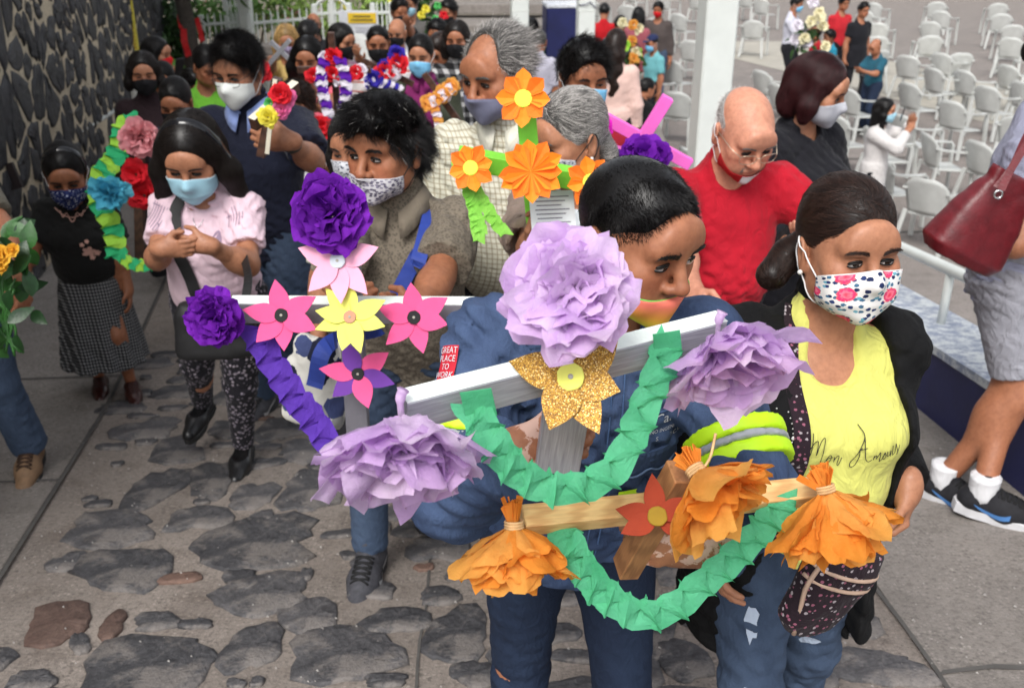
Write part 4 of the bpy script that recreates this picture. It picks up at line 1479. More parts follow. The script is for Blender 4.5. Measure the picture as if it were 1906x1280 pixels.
def stone_mat(name, c, c2, sheen=.5, bscale=30, bd=.012, dust=None):
    t = NT(name)
    oi = t.n('ObjectInfo').outputs['Random']
    f = t.noise(9, 5, .65); g = t.noise(70, 4, .7)
    col = t.ramp(f, [(.28, c), (.72, c2)])
    col = t.mix(.6, col, t.ramp(g, [(.3, (.45, .45, .46)), (.62, (1, 1, 1)), (.8, (1.5, 1.5, 1.5))]), 'MULTIPLY')
    col = t.mix(1.0, col, t.ramp(oi, [(0, (.72, .72, .74)), (1, (1.25, 1.22, 1.2))]), 'MULTIPLY')
    if dust: col = t.mix(t.ramp(t.math('ADD', t.noise(6, 5, .7), t.math('MULTIPLY', g, .25)), [(.60, (0, 0, 0)), (.74, (.55, .55, .55))]), col, dust)
    h = t.math('ADD', t.noise(bscale, 5, .6), t.math('MULTIPLY', g, .35))
    return t.done(col, t.ramp(f, [(.3, (sheen,) * 3), (.7, (sheen + .25,) * 3)]), t.bump(h, .75, bd))
MORTAR = mortar_mat('cobble_mortar', lin(148, 138, 130), lin(116, 105, 97))
PAVE = mortar_mat('pavement_concrete', lin(146, 139, 133), lin(122, 116, 110))
COBBLE = stone_mat('basalt_cobble', lin(62, 62, 65), lin(108, 107, 109), .5, 30, .016, lin(140, 132, 125))
COBBLE_B = stone_mat('red_cobble', lin(96, 74, 66), lin(128, 104, 92), .6)
WALLROCK = stone_mat('volcanic_rock', lin(24, 25, 28), lin(72, 72, 76), .5, 14, .03)
WALLMORTAR = mortar_mat('wall_mortar', lin(204, 190, 164), lin(150, 136, 114))
WHITE = plain('white_paint', (.68, .71, .68), .42, .05, 6, .08, 60)
OFFW = plain('aged_white_paint', (.66, .68, .64), .55, .12, 5, .2, 40)
BLUEP = plain('navy_wall_paint', lin(26, 32, 84), .5, .16, 6, .3, 50)
PLAZA = mortar_mat('plaza_floor', lin(142, 134, 129), lin(120, 113, 108))
WALL_X = lambda y: -2.07 - .19 * y            # foot of the stone wall
KERB_X = lambda y: -1.70 - .19 * (y - 2.72)   # edge of the left pavement
# plaza: one sheet to the horizon
o = mesh('plaza', [(-80, 6.0, -.02), (90, 6.0, -.02), (90, 140, -.02), (-80, 140, -.02)], [(0, 1, 2, 3)], PLAZA); tag(o, kind='structure')
o = mesh('plaza_path', [(4.0, 27, -.012), (9.0, 15.5, -.012), (15, 10.5, -.012), (17.5, 10.5, -.012), (11.5, 16.5, -.012), (7.5, 27, -.012)], [(0, 1, 2, 3, 4, 5)], plain('pale_concrete_path', lin(168, 163, 152), .7, .1, 3, .3, 40)); tag(o, kind='structure')
for q in (11.2, 14.6, 19.5):      # paving joints
    o = mesh('pavement_joint', [(2.5, q, -.008), (30, q + 3.2, -.008), (30, q + 3.24, -.008), (2.5, q + .04, -.008)], [(0, 1, 2, 3)], plain('joint_dark', (.09, .085, .08), .9)); tag(o, kind='structure')
# ramp: height grid
def ramp_sheet(name, xl, xr, y0, y1, nx, ny, dz, mat):
    V = []
    for j in range(ny + 1):
        y = y0 + (y1 - y0) * j / ny
        a, b = xl(y), xr(y)
        for i in range(nx + 1):
            x = a + (b - a) * i / nx
            V.append((x, y, ground(x, y) + dz))
    F = [(j * (nx + 1) + i, j * (nx + 1) + i + 1, (j + 1) * (nx + 1) + i + 1, (j + 1) * (nx + 1) + i) for j in range(ny) for i in range(nx)]
    o = mesh(name, V, F, mat); tag(o, kind='structure'); return o
ramp = ramp_sheet('ramp', lambda y: KERB_X(y) - .05, lambda y: 1.20 if y < 6 else 2.05, .2, 13.8, 20, 68, 0, MORTAR)
ramp_sheet('pavement_left', lambda y: WALL_X(y) - .3, lambda y: KERB_X(y), .2, 13.8, 4, 68, .006, PAVE)
ramp_sheet('pavement_right', lambda y: 1.18, lambda y: 2.06, .2, 13.8, 4, 68, .008, PAVE)
jm = plain('joint_dark', (.05, .05, .048), .9)
def joint(pts, w, dz, name='pavement_joint'):
    V, F = [], []
    for k, (x, y) in enumerate(pts):
        V += [(x - w / 2, y - w / 2, ground(x, y) + dz), (x + w / 2, y + w / 2, ground(x, y) + dz)]
    F = [(2 * k, 2 * k + 1, 2 * k + 3, 2 * k + 2) for k in range(len(pts) - 1)]
    tag(mesh(name, V, F, jm, smooth=False), kind='structure')
joint([(1.17 + .006 * sin(9 * y), y) for y in np.arange(.4, 12, .25)], .012, .014)
joint([(x, 2.16 + .06 * (x - 1.2) + .01 * sin(20 * x)) for x in np.linspace(1.18, 2.05, 12)], .018, .014)
joint([(x, 4.6 + .04 * (x - 1.2)) for x in np.linspace(1.18, 2.05, 8)], .014, .014)
joint([(-.27 + .004 * sin(13 * y) - .02 * (y - 2.5), y) for y in np.arange(.4, 3.4, .12)], .008, .006)
joint([(KERB_X(y) + .015, y) for y in np.arange(.6, 11, .25)], .016, .012)
for yy, x0 in ((2.0, -2.3), (3.42, -2.6), (4.75, -2.95)):
    joint([(x, yy + .1 * (x - x0)) for x in np.linspace(x0 - .1, KERB_X(yy), 10)], .014, .012)
# stones of the ramp, set where the photograph shows them: outline centre pixel, half sizes and turn
def blob(rng, n, a, b, rot, irr=.16):
    P = []
    ph = rng.uniform(0, 6.28, 3)
    for i in range(n):
        t = 2 * pi * i / n + rng.normal(0, .08)
        sq = (abs(cos(t)) ** 3.2 + abs(sin(t)) ** 3.2) ** (-1 / 3.2)
        r = sq * (1 + irr * (.5 * sin(2 * t + ph[0]) + .35 * sin(3 * t + ph[1]) + rng.normal(0, .3)))
        P.append((a * r * cos(t), b * r * sin(t)))
    c, s = cos(rot), sin(rot)
    return np.array([(x * c - y * s, x * s + y * c) for x, y in P])
RS = np.random.default_rng(5)
def cobble(x, y, a, b, rot, mat=None, h=.012, n=20, irr=.26):
    pl = blob(RS, n, a, b, rot, irr)
    zt = lambda px, py: ground(x + px, y + py) - ground(x, y)
    ctr = pl.mean(0); V = []; rings = ((1.0, -.01), (1.0, h * .45), (.94, h * .9), (.6, h + RS.normal(0, .0015)))
    for f, z in rings:
        for p in pl:
            q = ctr + (p - ctr) * f
            V.append((q[0], q[1], z + zt(q[0], q[1]) + (RS.normal(0, .0016) if f < 1 else 0)))
    V.append((ctr[0], ctr[1], h + zt(*ctr)))
    m = len(pl); F = []
    for k in range(3):
        for j in range(m): F.append((k * m + j, k * m + (j + 1) % m, (k + 1) * m + (j + 1) % m, (k + 1) * m + j))
    for j in range(m): F.append((3 * m + j, 3 * m + (j + 1) % m, 4 * m))
    o = mesh('cobblestone', V, F, mat or COBBLE, ramp, smooth=True)
    o.location = (x, y, ground(x, y))
    return o
placed = []
def cob_px(px, py, hw, hh, rot, mat=None, irr=.26):
    c = on_ground(px, py); r = on_ground(px + hw, py); t_, b_ = on_ground(px, py - hh), on_ground(px, py + hh)
    a = abs(r[0] - c[0]); b = (t_[1] - b_[1]) / 2
    cobble(c[0], c[1], a, b, rad(rot), mat, irr=irr); placed.append((c[0], c[1], max(a, b), a, b))
for q in [(475, 1010, 120, 48, 14), (235, 1058, 84, 42, 16), (205, 985, 84, 34, -6), (290, 910, 50, 38, 0), (396, 892, 46, 32, 8), (472, 925, 36, 27, 0), (580, 912, 60, 36, 0),
          (372, 965, 52, 24, 10), (486, 1105, 96, 36, 16), (448, 1080, 34, 18, 20), (576, 1148, 50, 36, 10), (470, 1205, 52, 42, 6), (640, 1218, 108, 46, 10), (278, 1240, 124, 58, 12),
          (292, 1158, 38, 18, 16), (210, 1165, 22, 26, 0, COBBLE_B), (110, 1160, 56, 40, 24, COBBLE_B), (150, 1200, 18, 20, 40), (60, 1268, 40, 20, 10), (568, 1072, 14, 12, 0), (488, 962, 20, 10, 0), (820, 1110, 40, 16, 0),
          (850, 1180, 62, 48, -6), (820, 1020, 52, 28, 4), (880, 1255, 44, 22, 0), (720, 1268, 40, 12, 0), (440, 1274, 18, 8, 0), (480, 1270, 14, 8, 0), (855, 950, 52, 20, 0),
          (1210, 1180, 50, 42, -8), (1180, 1255, 60, 34, 8), (1275, 1230, 44, 40, 0), (1300, 1130, 50, 40, 10), (1570, 1150, 60, 36, -30), (1640, 1245, 92, 34, -8), (1520, 1262, 40, 26, 0), (1250, 1060, 40, 26, 0),
          (330, 840, 46, 26, 14), (270, 800, 56, 20, 10), (228, 760, 40, 14, 0), (420, 800, 30, 16, 0), (520, 800, 44, 22, 6), (520, 740, 42, 18, 0), (575, 700, 36, 14, 0), (560, 840, 40, 20, 0), (330, 730, 40, 14, 6), (420, 742, 24, 12, 0), (360, 690, 26, 10, 0),
          (600, 775, 30, 20, 0), (770, 950, 46, 20, 0), (700, 980, 24, 14, 0)]:
    cob_px(*q[:5], **({'mat': q[5]} if len(q) > 5 else {}))
for k in range(9000):          # the rest of the bed, thinning with distance
    y = RS.uniform(1.0, 5.2) if k < 6000 else RS.uniform(5, 9.5); x = RS.uniform(KERB_X(y) + .12, 1.12)
    b = RS.uniform(.022, .08) * (1 - .55 * min(k, 6000) / 6000); a = b * RS.uniform(.9, 2.2)
    if any((x - q[0]) ** 2 / ((q[3] + a) * .94 + .010) ** 2 + (y - q[1]) ** 2 / ((q[4] + b) * .94 + .010) ** 2 < 1 for q in placed): continue
    if len(placed) > 298: break
    cobble(x, y, a, b, rad(RS.normal(8, 10)), COBBLE if RS.uniform() < .93 else COBBLE_B, n=14); placed.append((x, y, max(a, b), a, b))
gm = MB()          # loose grit and paper crumbs
for k in range(900):
    y = RS.uniform(1.2, 5.0); x = RS.uniform(KERB_X(y) - .5, 1.9); r = RS.uniform(.0015, .005)
    gm.add([(x - r, y, ground(x, y) + .012), (x + r, y - r, ground(x, y) + .012), (x, y + r, ground(x, y) + .012), (x, y, ground(x, y) + .012 + r * 1.2)], [(0, 1, 3), (1, 2, 3), (2, 0, 3)])
tag(gm.build('grit', plain('grit_pale', (.40, .38, .36), .9, .5, 300, 0)), 'loose pale grit scattered on the ramp', 'grit', kind='stuff')
# ------------------------------------------------------------------ the stone wall on the left
wroot = thing('stone_wall', 'rough wall of dark volcanic stones in pale mortar along the left', 'wall', (WALL_X(8), 8, 0))
wl = v3(WALL_X(8), 8, 0)
wdir = nrm(v3(-.19, 1, 0)); wn = nrm(v3(1, .19, 0))     # along, and out towards the ramp
def wallp(s, z, o=0.0):
    return wdir * s + wn * o + v3(0, 0, z)
S0, S1 = -6.4, 5.9
m = MB(); 
for k in range(24):
    a, b = S0 + (S1 - S0) * k / 24, S0 + (S1 - S0) * (k + 1) / 24
    za, zb = -.3, 6.2
    m.add([wallp(a, za), wallp(b, za), wallp(b, zb), wallp(a, zb), wallp(a, za, -.5), wallp(b, za, -.5), wallp(b, zb, -.5), wallp(a, zb, -.5)], [(0, 1, 2, 3), (5, 4, 7, 6), (3, 2, 6, 7)])
m.build('mortar_bed', WALLMORTAR, wroot)
# jittered cells; the stones shrink inside them so that mortar shows between
def rock(poly, h, parent, rng, mat):
    ctr = poly.mean(0); n = len(poly); V = []
    for f, o in ((1.03, -.03), (1.0, h * .45), (.86, h * .85), (.5, h)):
        for p in poly:
            q = ctr + (p - ctr) * f
            V.append(wallp(q[0], q[1], o + (rng.normal(0, .005) if f < 1 else 0)))
    V.append(wallp(ctr[0], ctr[1], h * rng.uniform(.85, 1.1)))
    F = []
    for k in range(3):
        for j in range(n): F.append((k * n + j, k * n + (j + 1) % n, (k + 1) * n + (j + 1) % n, (k + 1) * n + j))
    for j in range(n): F.append((3 * n + j, 3 * n + (j + 1) % n, 4 * n))
    return mesh('stone', V, F, mat, parent)
rw = np.random.default_rng(21)
cellw, cellh = .24, .30
seeds = []
for i in range(int((S1 - S0 + 1) / cellw)):
    for j in range(int(4.6 / cellh)):
        q = np.array((rw.uniform(S0 - .3, S1 + .7), rw.uniform(.55, 5.15)))
        for _ in range(6):
            if all((q[0] - s_[0]) ** 2 + ((q[1] - s_[1]) * .8) ** 2 > .012 for s_ in seeds): break
            q = np.array((rw.uniform(S0 - .3, S1 + .7), rw.uniform(.55, 5.15)))
        seeds.append(q)
seeds = np.array(seeds)
cand = []
for c in seeds:
    dl = seeds - c; d2 = (dl ** 2).sum(1)
    nb = dl[(d2 > 1e-9) & (d2 < .65 ** 2)]
    poly = [np.array(p) for p in ((-.4, -.4), (.4, -.4), (.4, .4), (-.4, .4))]
    for q in nb:                       # half-plane clip = Voronoi cell
        L2 = q @ q / 2; out = []
        for k in range(len(poly)):
            a, b = poly[k], poly[(k + 1) % len(poly)]
            da, db = a @ q - L2, b @ q - L2
            if da <= 0: out.append(a)
            if (da < 0) != (db < 0): out.append(a + (b - a) * da / (da - db))
        poly = out
        if len(poly) < 3: break
    if len(poly) < 3: continue
    poly = np.array(poly); cc = poly.mean(0)
    if rw.uniform() < .04: continue
    gap = rw.uniform(.010, .045)
    ln_ = np.linalg.norm(poly - cc, axis=1, keepdims=True)
    poly = cc + (poly - cc) * np.maximum(.35, 1 - gap / np.maximum(ln_, .02))
    # round and roughen the corners
    out = []
    for k in range(len(poly)):
        a, b, e = poly[k - 1], poly[k], poly[(k + 1) % len(poly)]
        out += [b * .74 + a * .26 + rw.normal(0, .012, 2), b * .74 + e * .26 + rw.normal(0, .012, 2), b * .5 + e * .5 + rw.normal(0, .012, 2)]
    poly = np.array(out)
    ctrw = wl + wallp(c[0] + cc[0], c[1] + cc[1])
    vd = ctrw - v3(0, 0, CAMZ); dep = vd[1] * _CP - vd[2] * _SP
    px = 953 + FPX * vd[0] / dep; py = 640 - FPX * (vd[1] * _SP + vd[2] * _CP) / dep
    vis = -60 < px < 330 and -60 < py < 700
    cand.append((0 if vis else 1, dep, poly + c, rw.uniform(.006, .022)))
cand.sort(key=lambda q: (q[0], q[1]))
near = [q for q in cand if q[0] == 0][:300]
for q in near: rock(q[2], q[3], wroot, rw, WALLROCK)
rest = [q for q in cand if not any(q is w for w in near)]
VV, FF, k0 = [], [], 0
for q in rest:
    pl = q[2]; n = len(pl); ctr = pl.mean(0); h = q[3]
    V = [wallp(p[0], p[1], -.02) for p in pl] + [wallp(*(ctr + (p - ctr) * .8), h) for p in pl]
    VV += V; FF += [(k0 + j, k0 + (j + 1) % n, k0 + n + (j + 1) % n, k0 + n + j) for j in range(n)] + [tuple(k0 + n + j for j in range(n))]; k0 += 2 * n
o = mesh('stone_courses', VV, FF, WALLROCK, wroot); o['kind'] = 'stuff'
# handrail on the wall
hr = thing('handrail', 'white tubular handrail bracketed to the stone wall', 'handrail', wl)
pA, pB = at(38, 312, 7.05) - wl, at(226, 198, 10.6) - wl
MB().tube([pA, pB], .026, 12).build('rail', WHITE, hr, True)
for t in (.02, .42, .93):
    p = pA + (pB - pA) * t
    MB().tube(catmull([p + v3(0, 0, -.02), p + v3(.0, 0, -.10), p - wn * .10 + v3(0, 0, -.12), p - wn * .26 + v3(0, 0, -.12)], 6), .010, 8).build('bracket', WHITE, hr, True)
bd = thing('wooden_board', 'dark wooden board jutting out beside the handrail at left edge', 'board', at(0, 335, 6.6))
bar_part('plank', bd, v3(-.25, 0, -.07), v3(.115, .02, .03), .03, .17, (0, .1, 1), wood_mat('dark_board', lin(44, 34, 34), lin(24, 18, 18)))
# ------------------------------------------------------------------ blue wall and rail on the right
lw = thing('low_wall', 'low navy blue wall with worn white top along the right side', 'low wall', (2.0, 5, 0))
def strip(name, x0, x1, z0f, z1f, mat, parent, y0=1.2, y1=13.2, n=24):
    V, F = [], []
    for k in range(n + 1):
        y = y0 + (y1 - y0) * k / n
        g = CAMZ - 1.63 - .17 * y
        for x, zf in ((x0, z0f), (x1, z0f), (x1, z1f), (x0, z1f)):
            V.append((x - 2.0, y - 5, max(-.02, g + zf)))
    for k in range(n):
        for j in range(4): F.append((k * 4 + j, k * 4 + (j + 1) % 4, (k + 1) * 4 + (j + 1) % 4, (k + 1) * 4 + j))
    F += [(0, 1, 2, 3), (n * 4 + 3, n * 4 + 2, n * 4 + 1, n * 4)]
    return mesh(name, V, F, mat, parent, smooth=False)
strip('wall_face', 2.0, 2.34, -2.5, .33, BLUEP, lw)
t = NT('worn_white_coping')
f1 = t.noise(14, 6, .7); f2 = t.noise(70, 4, .7)
cw = t.mix(t.ramp(t.math('ADD', f1, t.math('MULTIPLY', f2, .3)), [(.58, (0, 0, 0)), (.72, (1, 1, 1))]), (.66, .69, .70), (.28, .32, .42))
strip('coping', 1.985, 2.36, .33, .37, t.done(cw, .7, t.bump(f2, .5, .01)), lw)
rl = thing('guard_rail', 'white pipe guard rail on the low blue wall', 'rail', (2.2, 5, 0))
rz = lambda y: CAMZ - 1.63 - .17 * y + .66
MB().tube([(0, y - 5, rz(y)) for y in np.linspace(1.6, 13, 30)], .030, 12).build('rail', WHITE, rl, True)
for y in (2.6, 4.75, 6.9, 9.05, 11.2, 13.0):
    MB().tube([(0, y - 5, rz(y)), (0, y - 5, rz(y) - .31)], .022, 10).build('post', WHITE, rl, True)
# ------------------------------------------------------------------ posts, pillar
def post(px, d, w, label, zt=6.0):
    p = at(px, 0, d)
    g = 0.0 if px > 1200 else ground(p[0], p[1])
    r = thing('canopy_post', label, 'post', (p[0], p[1], g), .12, 'white canopy posts')
    MB().box((0, 0, zt / 2 - .1), (w, w, zt + .2), None, .012).build('shaft', WHITE, r)
    MB().box((0, 0, .02), (w * 1.5, w * 1.5, .03), None, .006).build('base_plate', WHITE, r)
    MB().box((0, 0, 1.55), (w + .006, w + .006, .012), None, .002).build('weld_seam', OFFW, r)
    return r
p1 = post(1338, 7.2, .235, 'thick white steel post beside the bald man in red', 6.4)
p2 = post(1091, 12.2, .205, 'white post with a wire tied round, right of the blue pillar')
p3 = post(967, 12.2, .205, 'white post left of the blue pillar')
MB().tube([(-.11, -.11, 1.62), (-.02, -.125, 1.63), (.03, -.12, 1.66), (.07, -.125, 1.61), (.115, -.11, 1.58)], .008, 6).build('wire_tie', plain('wire_grey', (.25, .25, .3), .5), p2, True)
pl = at(1046, 12, 13.2)
bp = thing('blue_pillar', 'square navy blue pillar with a whitewashed top', 'pillar', (pl[0], pl[1], 0), .1)
MB().box((0, 0, pl[2] / 2), (.46, .46, pl[2]), None, .012).build('shaft', BLUEP, bp)
MB().box((0, 0, pl[2] + .025), (.47, .47, .05), None, .01).build('cap', plain('whitewash', (.68, .70, .74), .8, .2, 20, .3, 40), bp)
# ------------------------------------------------------------------ chairs on the plaza
CHAIRM = None
def chair_mat():
    t = NT('white_plastic')
    return t.done(t.ramp(t.noise(5, 3), [(.3, (.44, .45, .43)), (.7, (.56, .57, .55))]), .32, t.bump(t.noise(200, 2), .05, .001), Subsurface_Weight=.0)
CHAIRM = chair_mat()
def chair_meshes():
    """moulded plastic armchair, seat facing -y, split into its parts"""
    P = {}
    # seat: dished pan with turned down rim
    n, V, F = 10, [], []
    for i in range(n + 1):
        for j in range(n + 1):
            u, v = i / n * 2 - 1, j / n * 2 - 1
            e = max(abs(u), abs(v)) ** 6
            V.append((u * (.215 - .02 * v), v * .21 - .01, .425 - .022 * (1 - u * u) * (1 - v * v) - .03 * e + .012 * v))
    for i in range(n):
        for j in range(n): F.append((i * (n + 1) + j, (i + 1) * (n + 1) + j, (i + 1) * (n + 1) + j + 1, i * (n + 1) + j + 1))
    P['seat'] = (V, F, True)
    # back: curved shell with a rounded top
    V, F = [], []; nu, nv = 12, 8
    for i in range(nu + 1):
        u = i / nu * 2 - 1
        top = .43 * (1 - .28 * abs(u) ** 3.2)
        for j in range(nv + 1):
            t = j / nv
            z = .42 + top * t
            V.append((u * (.20 + .05 * t), .195 + .13 * t - .07 * u * u * (.6 + .7 * t), z))
    for i in range(nu):
        for j in range(nv): F.append((i * (nv + 1) + j, (i + 1) * (nv + 1) + j, (i + 1) * (nv + 1) + j + 1, i * (nv + 1) + j + 1))
    P['backrest'] = (V, F, True)
    for s in (-1, 1):
        pts = catmull([(s * .235, .26, .70), (s * .275, .15, .675), (s * .29, -.05, .655), (s * .285, -.19, .645), (s * .275, -.235, .60)], 5)
        m = MB()
        for k in range(len(pts) - 1): m.bar(pts[k], pts[k + 1] + (pts[k + 1] - pts[k]) * .12, .052, .022, (0, 0, 1) if k < 15 else (0, 1, .3))
        P['armrest' + ('a' if s < 0 else 'b')] = (np.concatenate(m.V), m.F, False)
        for nm, x0, y0, x1, y1, zt in (('front', .275, -.235, .295, -.265, .62), ('rear', .215, .20, .265, .285, .44)):
            m = MB()
            a, b = v3(s * x0, y0, zt), v3(s * x1, y1, 0)
            m.bar(a, b, .050, .034, (0, 1, 0), .004)
            P['leg' + nm + str(s)] = (np.concatenate(m.V), m.F, False)
    return P
CH = None
def chair(x, y, z, rz, label, group, s=1.0):
    global CH
    r = thing('plastic_chair', label, 'chair', (x, y, z), rz, group)
    if CH is None:
        CH = []
        for k, (V, F, sm) in chair_meshes().items():
            nm = 'armrest' if k.startswith('arm') else 'leg' if k.startswith('leg') else k
            o = mesh(nm, V, F, CHAIRM, r, sm)
            if nm in ('seat', 'backrest'):
                md = o.modifiers.new('t', 'SOLIDIFY'); md.thickness = .012
            CH.append(o)
    else:
        for o in CH:
            c = o.copy(); COL.objects.link(c); c.parent = r
    return r
cr = np.random.default_rng(3)
ORD = 'first second third fourth fifth sixth seventh eighth ninth tenth eleventh twelfth thirteenth fourteenth fifteenth'.split()
def plaza_at(px, py):
    """point on the plaza floor"""
    a = math.atan((640 - py) / FPX); dn = PITCH - a
    Y = CAMZ / tan(dn); d = Y * _CP + CAMZ * _SP
    return (px - 953) / FPX * d, Y
spots = []
def try_chair(px, py, rz, label, group):
    x, y = plaza_at(px, py)
    spots.append((x, y)); chair(x, y, 0, rz, label, group)
G1, G2, G3 = 'white chairs in the near rows of the plaza', 'white chairs in the far rows of the plaza', 'white chairs between the posts'
L1 = 'white plastic armchair facing right in the near plaza rows'
near_ch = [(1722, 438), (1745, 345), (1775, 268), (1650, 395), (1690, 300), (1570, 300), (1500, 330), (1590, 240), (1830, 360), (1880, 300), (1840, 235), (1905, 225),
           (1700, 228), (1745, 195), (1640, 330), (1800, 200), (1420, 300), (1460, 230), (1530, 215), (1850, 440), (1430, 200), (1690, 165), (1755, 160), (1880, 188)]
for i, (a, b) in enumerate(near_ch):
    lab = {0: 'white plastic armchair nearest the guard rail, behind the smiling woman', 8: 'white plastic armchair just left of the red handbag', 19: 'white plastic armchair half hidden behind the red handbag', 16: 'white plastic armchair behind the bald man'}.get(i, L1)
    if lab == L1:
        row = sum(1 for q in (215, 255, 320) if b > q); mates = sorted(q[0] for q in near_ch if sum(1 for w_ in (215, 255, 320) if q[1] > w_) == row)
        lab = 'white plastic armchair, %s from left in the %s near plaza row' % (ORD[mates.index(a)], ORD[3 - row])
    try_chair(a, b + 20, rad(118 + cr.normal(0, 9)), lab, G1)
for r in range(5):
    for c in range(10):
        x = 7.0 + c * 1.5 + r * .7 + cr.normal(0, .16); y = 20.0 + r * 2.1 + c * -.2 + cr.normal(0, .2)
        if x < 4.6 + (30 - y) * .18: continue
        spots.append((x, y)); chair(x, y, 0, rad(160 + cr.normal(0, 16)), 'white plastic armchair, %s from left in the %s far plaza row' % (ORD[c], ORD[r]), G2)
for i, (a, b) in enumerate([(1262, 265), (1215, 225), (1258, 195), (1225, 100), (1270, 90), (1170, 70), (1290, 150), (1400, 105), (1350, 100), (1420, 55), (1240, 45), (1300, 45), (1180, 30), (1110, 60), (1390, 40)]):
    try_chair(a, b, rad(140 + cr.normal(0, 8)), 'white plastic armchair between the white posts, %s counted from the guard rail' % ORD[i], G3)
for px, py, d, rz, lab in ((668, 100, 9.9, 20, 'white plastic armchair behind the man in the striped polo'), (950, 60, 13.5, -60, 'white plastic armchair beside the left canopy post'), (870, 105, 11.4, 20, 'white plastic armchair behind the woman in plaid shirt'), (905, 140, 7.8, 150, 'white plastic armchair between plaid shirt woman and tall older man')):
    p = at(px, py, d); chair(p[0], p[1], p[2] - .70, rad(rz), lab, 'white chairs among the crowd')
# ------------------------------------------------------------------ garden behind the crowd
soil = plain('garden_soil', lin(120, 112, 100), .95, .3, 3, .6, 30, .02)
V, F = [], []
gx = np.linspace(-14, 1.2, 26); gy = np.linspace(13.4, 30, 22)
for y in gy:
    for x in gx:
        V.append((x, y, .85 + .10 * (y - 13.4) + .12 * sin(1.7 * x) * cos(1.1 * y) + .05 * max(0, -x - 4)))
F = [(j * 26 + i, j * 26 + i + 1, (j + 1) * 26 + i + 1, (j + 1) * 26 + i) for j in range(21) for i in range(25)]
tag(mesh('garden_bed', V, F, soil), kind='structure')
ldg = mesh('landing', [(-9, 12.9, .70), (2.0, 12.9, .70), (2.0, 14.4, .82), (-9, 14.4, .82)], [(0, 1, 2, 3)], PAVE); tag(ldg, kind='structure')
gh = lambda x, y: .85 + .10 * (y - 13.4) + .12 * sin(1.7 * x) * cos(1.1 * y) + .05 * max(0, -x - 4)
LEAFM = [plain('leaf_dark', lin(46, 74, 34), .5, .35, 30, .2, 60, Specular_IOR_Level=.3), plain('leaf_mid', lin(86, 124, 54), .5, .3, 30, .2, 60, Specular_IOR_Level=.3), plain('leaf_light', lin(140, 168, 84), .55, .25, 30, .2, 60, Specular_IOR_Level=.3)]
def foliage(name, parent, c, r, n, L, seed, mat, lo=.2):
    rng = np.random.default_rng(seed); VV, FF, k0 = [], [], 0
    V0, F0 = leaf_blade(1, .42, .25, .3, 3)
    for i in range(n):
        d = rng.normal(0, 1, 3); d /= np.linalg.norm(d); rad_ = rng.uniform(lo, 1) ** .5
        lump = 1 + .25 * sin(4 * d[0] + seed) * cos(5 * d[2] + 2 * d[1])
        p = np.asarray(c) + d * np.asarray(r) * rad_ * lump
        R = frame(nrm(d + rng.normal(0, .6, 3) + v3(0, 0, .3)), rng.normal(0, 1, 3))
        VV.append((V0 * L * rng.uniform(.6, 1.3)) @ R.T + p); FF += [tuple(q + k0 for q in f) for f in F0]; k0 += len(V0)
    return mesh(name, np.concatenate(VV), FF, mat, parent, smooth=False)
def shrub(px, py, d, rx, rz_, label, mk, seed, n=420, L=.11, blooms=None):
    p = at(px, py, d); z0 = gh(p[0], p[1])
    r = thing('garden_shrub', label, 'shrub', (p[0], p[1], z0), 0, 'shrubs in the garden')
    h = max(.25, p[2] - z0)
    for k in range(3): MB().tube([(0, 0, -.1), (.1 * cos(k * 2.1), .1 * sin(k * 2.1), h * .5), (.25 * cos(k * 2.1), .2 * sin(k * 2.1), h)], [.025, .02, .01], 6).build('stem', plain('bark', lin(84, 72, 60), .9, .3, 30, .5, 60, .01), r, True)
    foliage('foliage', r, (0, 0, h), (rx, rx * .8, rz_), n, L, seed, LEAFM[mk])
    if blooms:
        m = MB(); rng = np.random.default_rng(seed + 1)
        for k in range(26):
            d_ = rng.normal(0, 1, 3); d_ /= np.linalg.norm(d_); q = v3(0, 0, h) + d_ * v3(rx, rx * .8, rz_) * 1.0
            m.lathe([(.01, -.02), (.04, 0), (.03, .03), (.008, .035)], 6, frame(d_), q)
        m.build('blossoms', blooms, r)
for i, (px, py, d, rx, rz_, lab, mk, n, bl) in enumerate([
        (470, 6, 15.5, .75, .45, 'pink flowering shrub behind the picket fence', 1, 420, plain('pink_bloom', lin(196, 110, 120), .7)),
        (530, 18, 15.8, .6, .4, 'low grey green shrub behind the blond woman', 2, 380, None),
        (600, 22, 16.0, .75, .42, 'bright green shrub seen through the fence arch', 2, 420, None),
        (300, 12, 15.2, .65, .75, 'dark leafy shrub at the end of the stone wall', 0, 700, None),
        (322, 70, 14.2, .45, .5, 'low dark shrub at the foot of the ribboned tree', 0, 480, None),
        (410, 30, 15.0, .55, .35, 'fresh green grass-like shrub behind the white railing', 1, 480, None),
        (700, 0, 15.5, .55, .35, 'yellow leaved croton shrub above the notice board', 2, 340, plain('yellow_leaf', lin(214, 204, 84), .6)),
        (745, 16, 15.8, .6, .5, 'dark shrub behind the masked couple at the back', 0, 420, None)]):
    shrub(px, py, d, rx, rz_, lab, mk, 40 + i, n, .12 if mk else .17, bl)
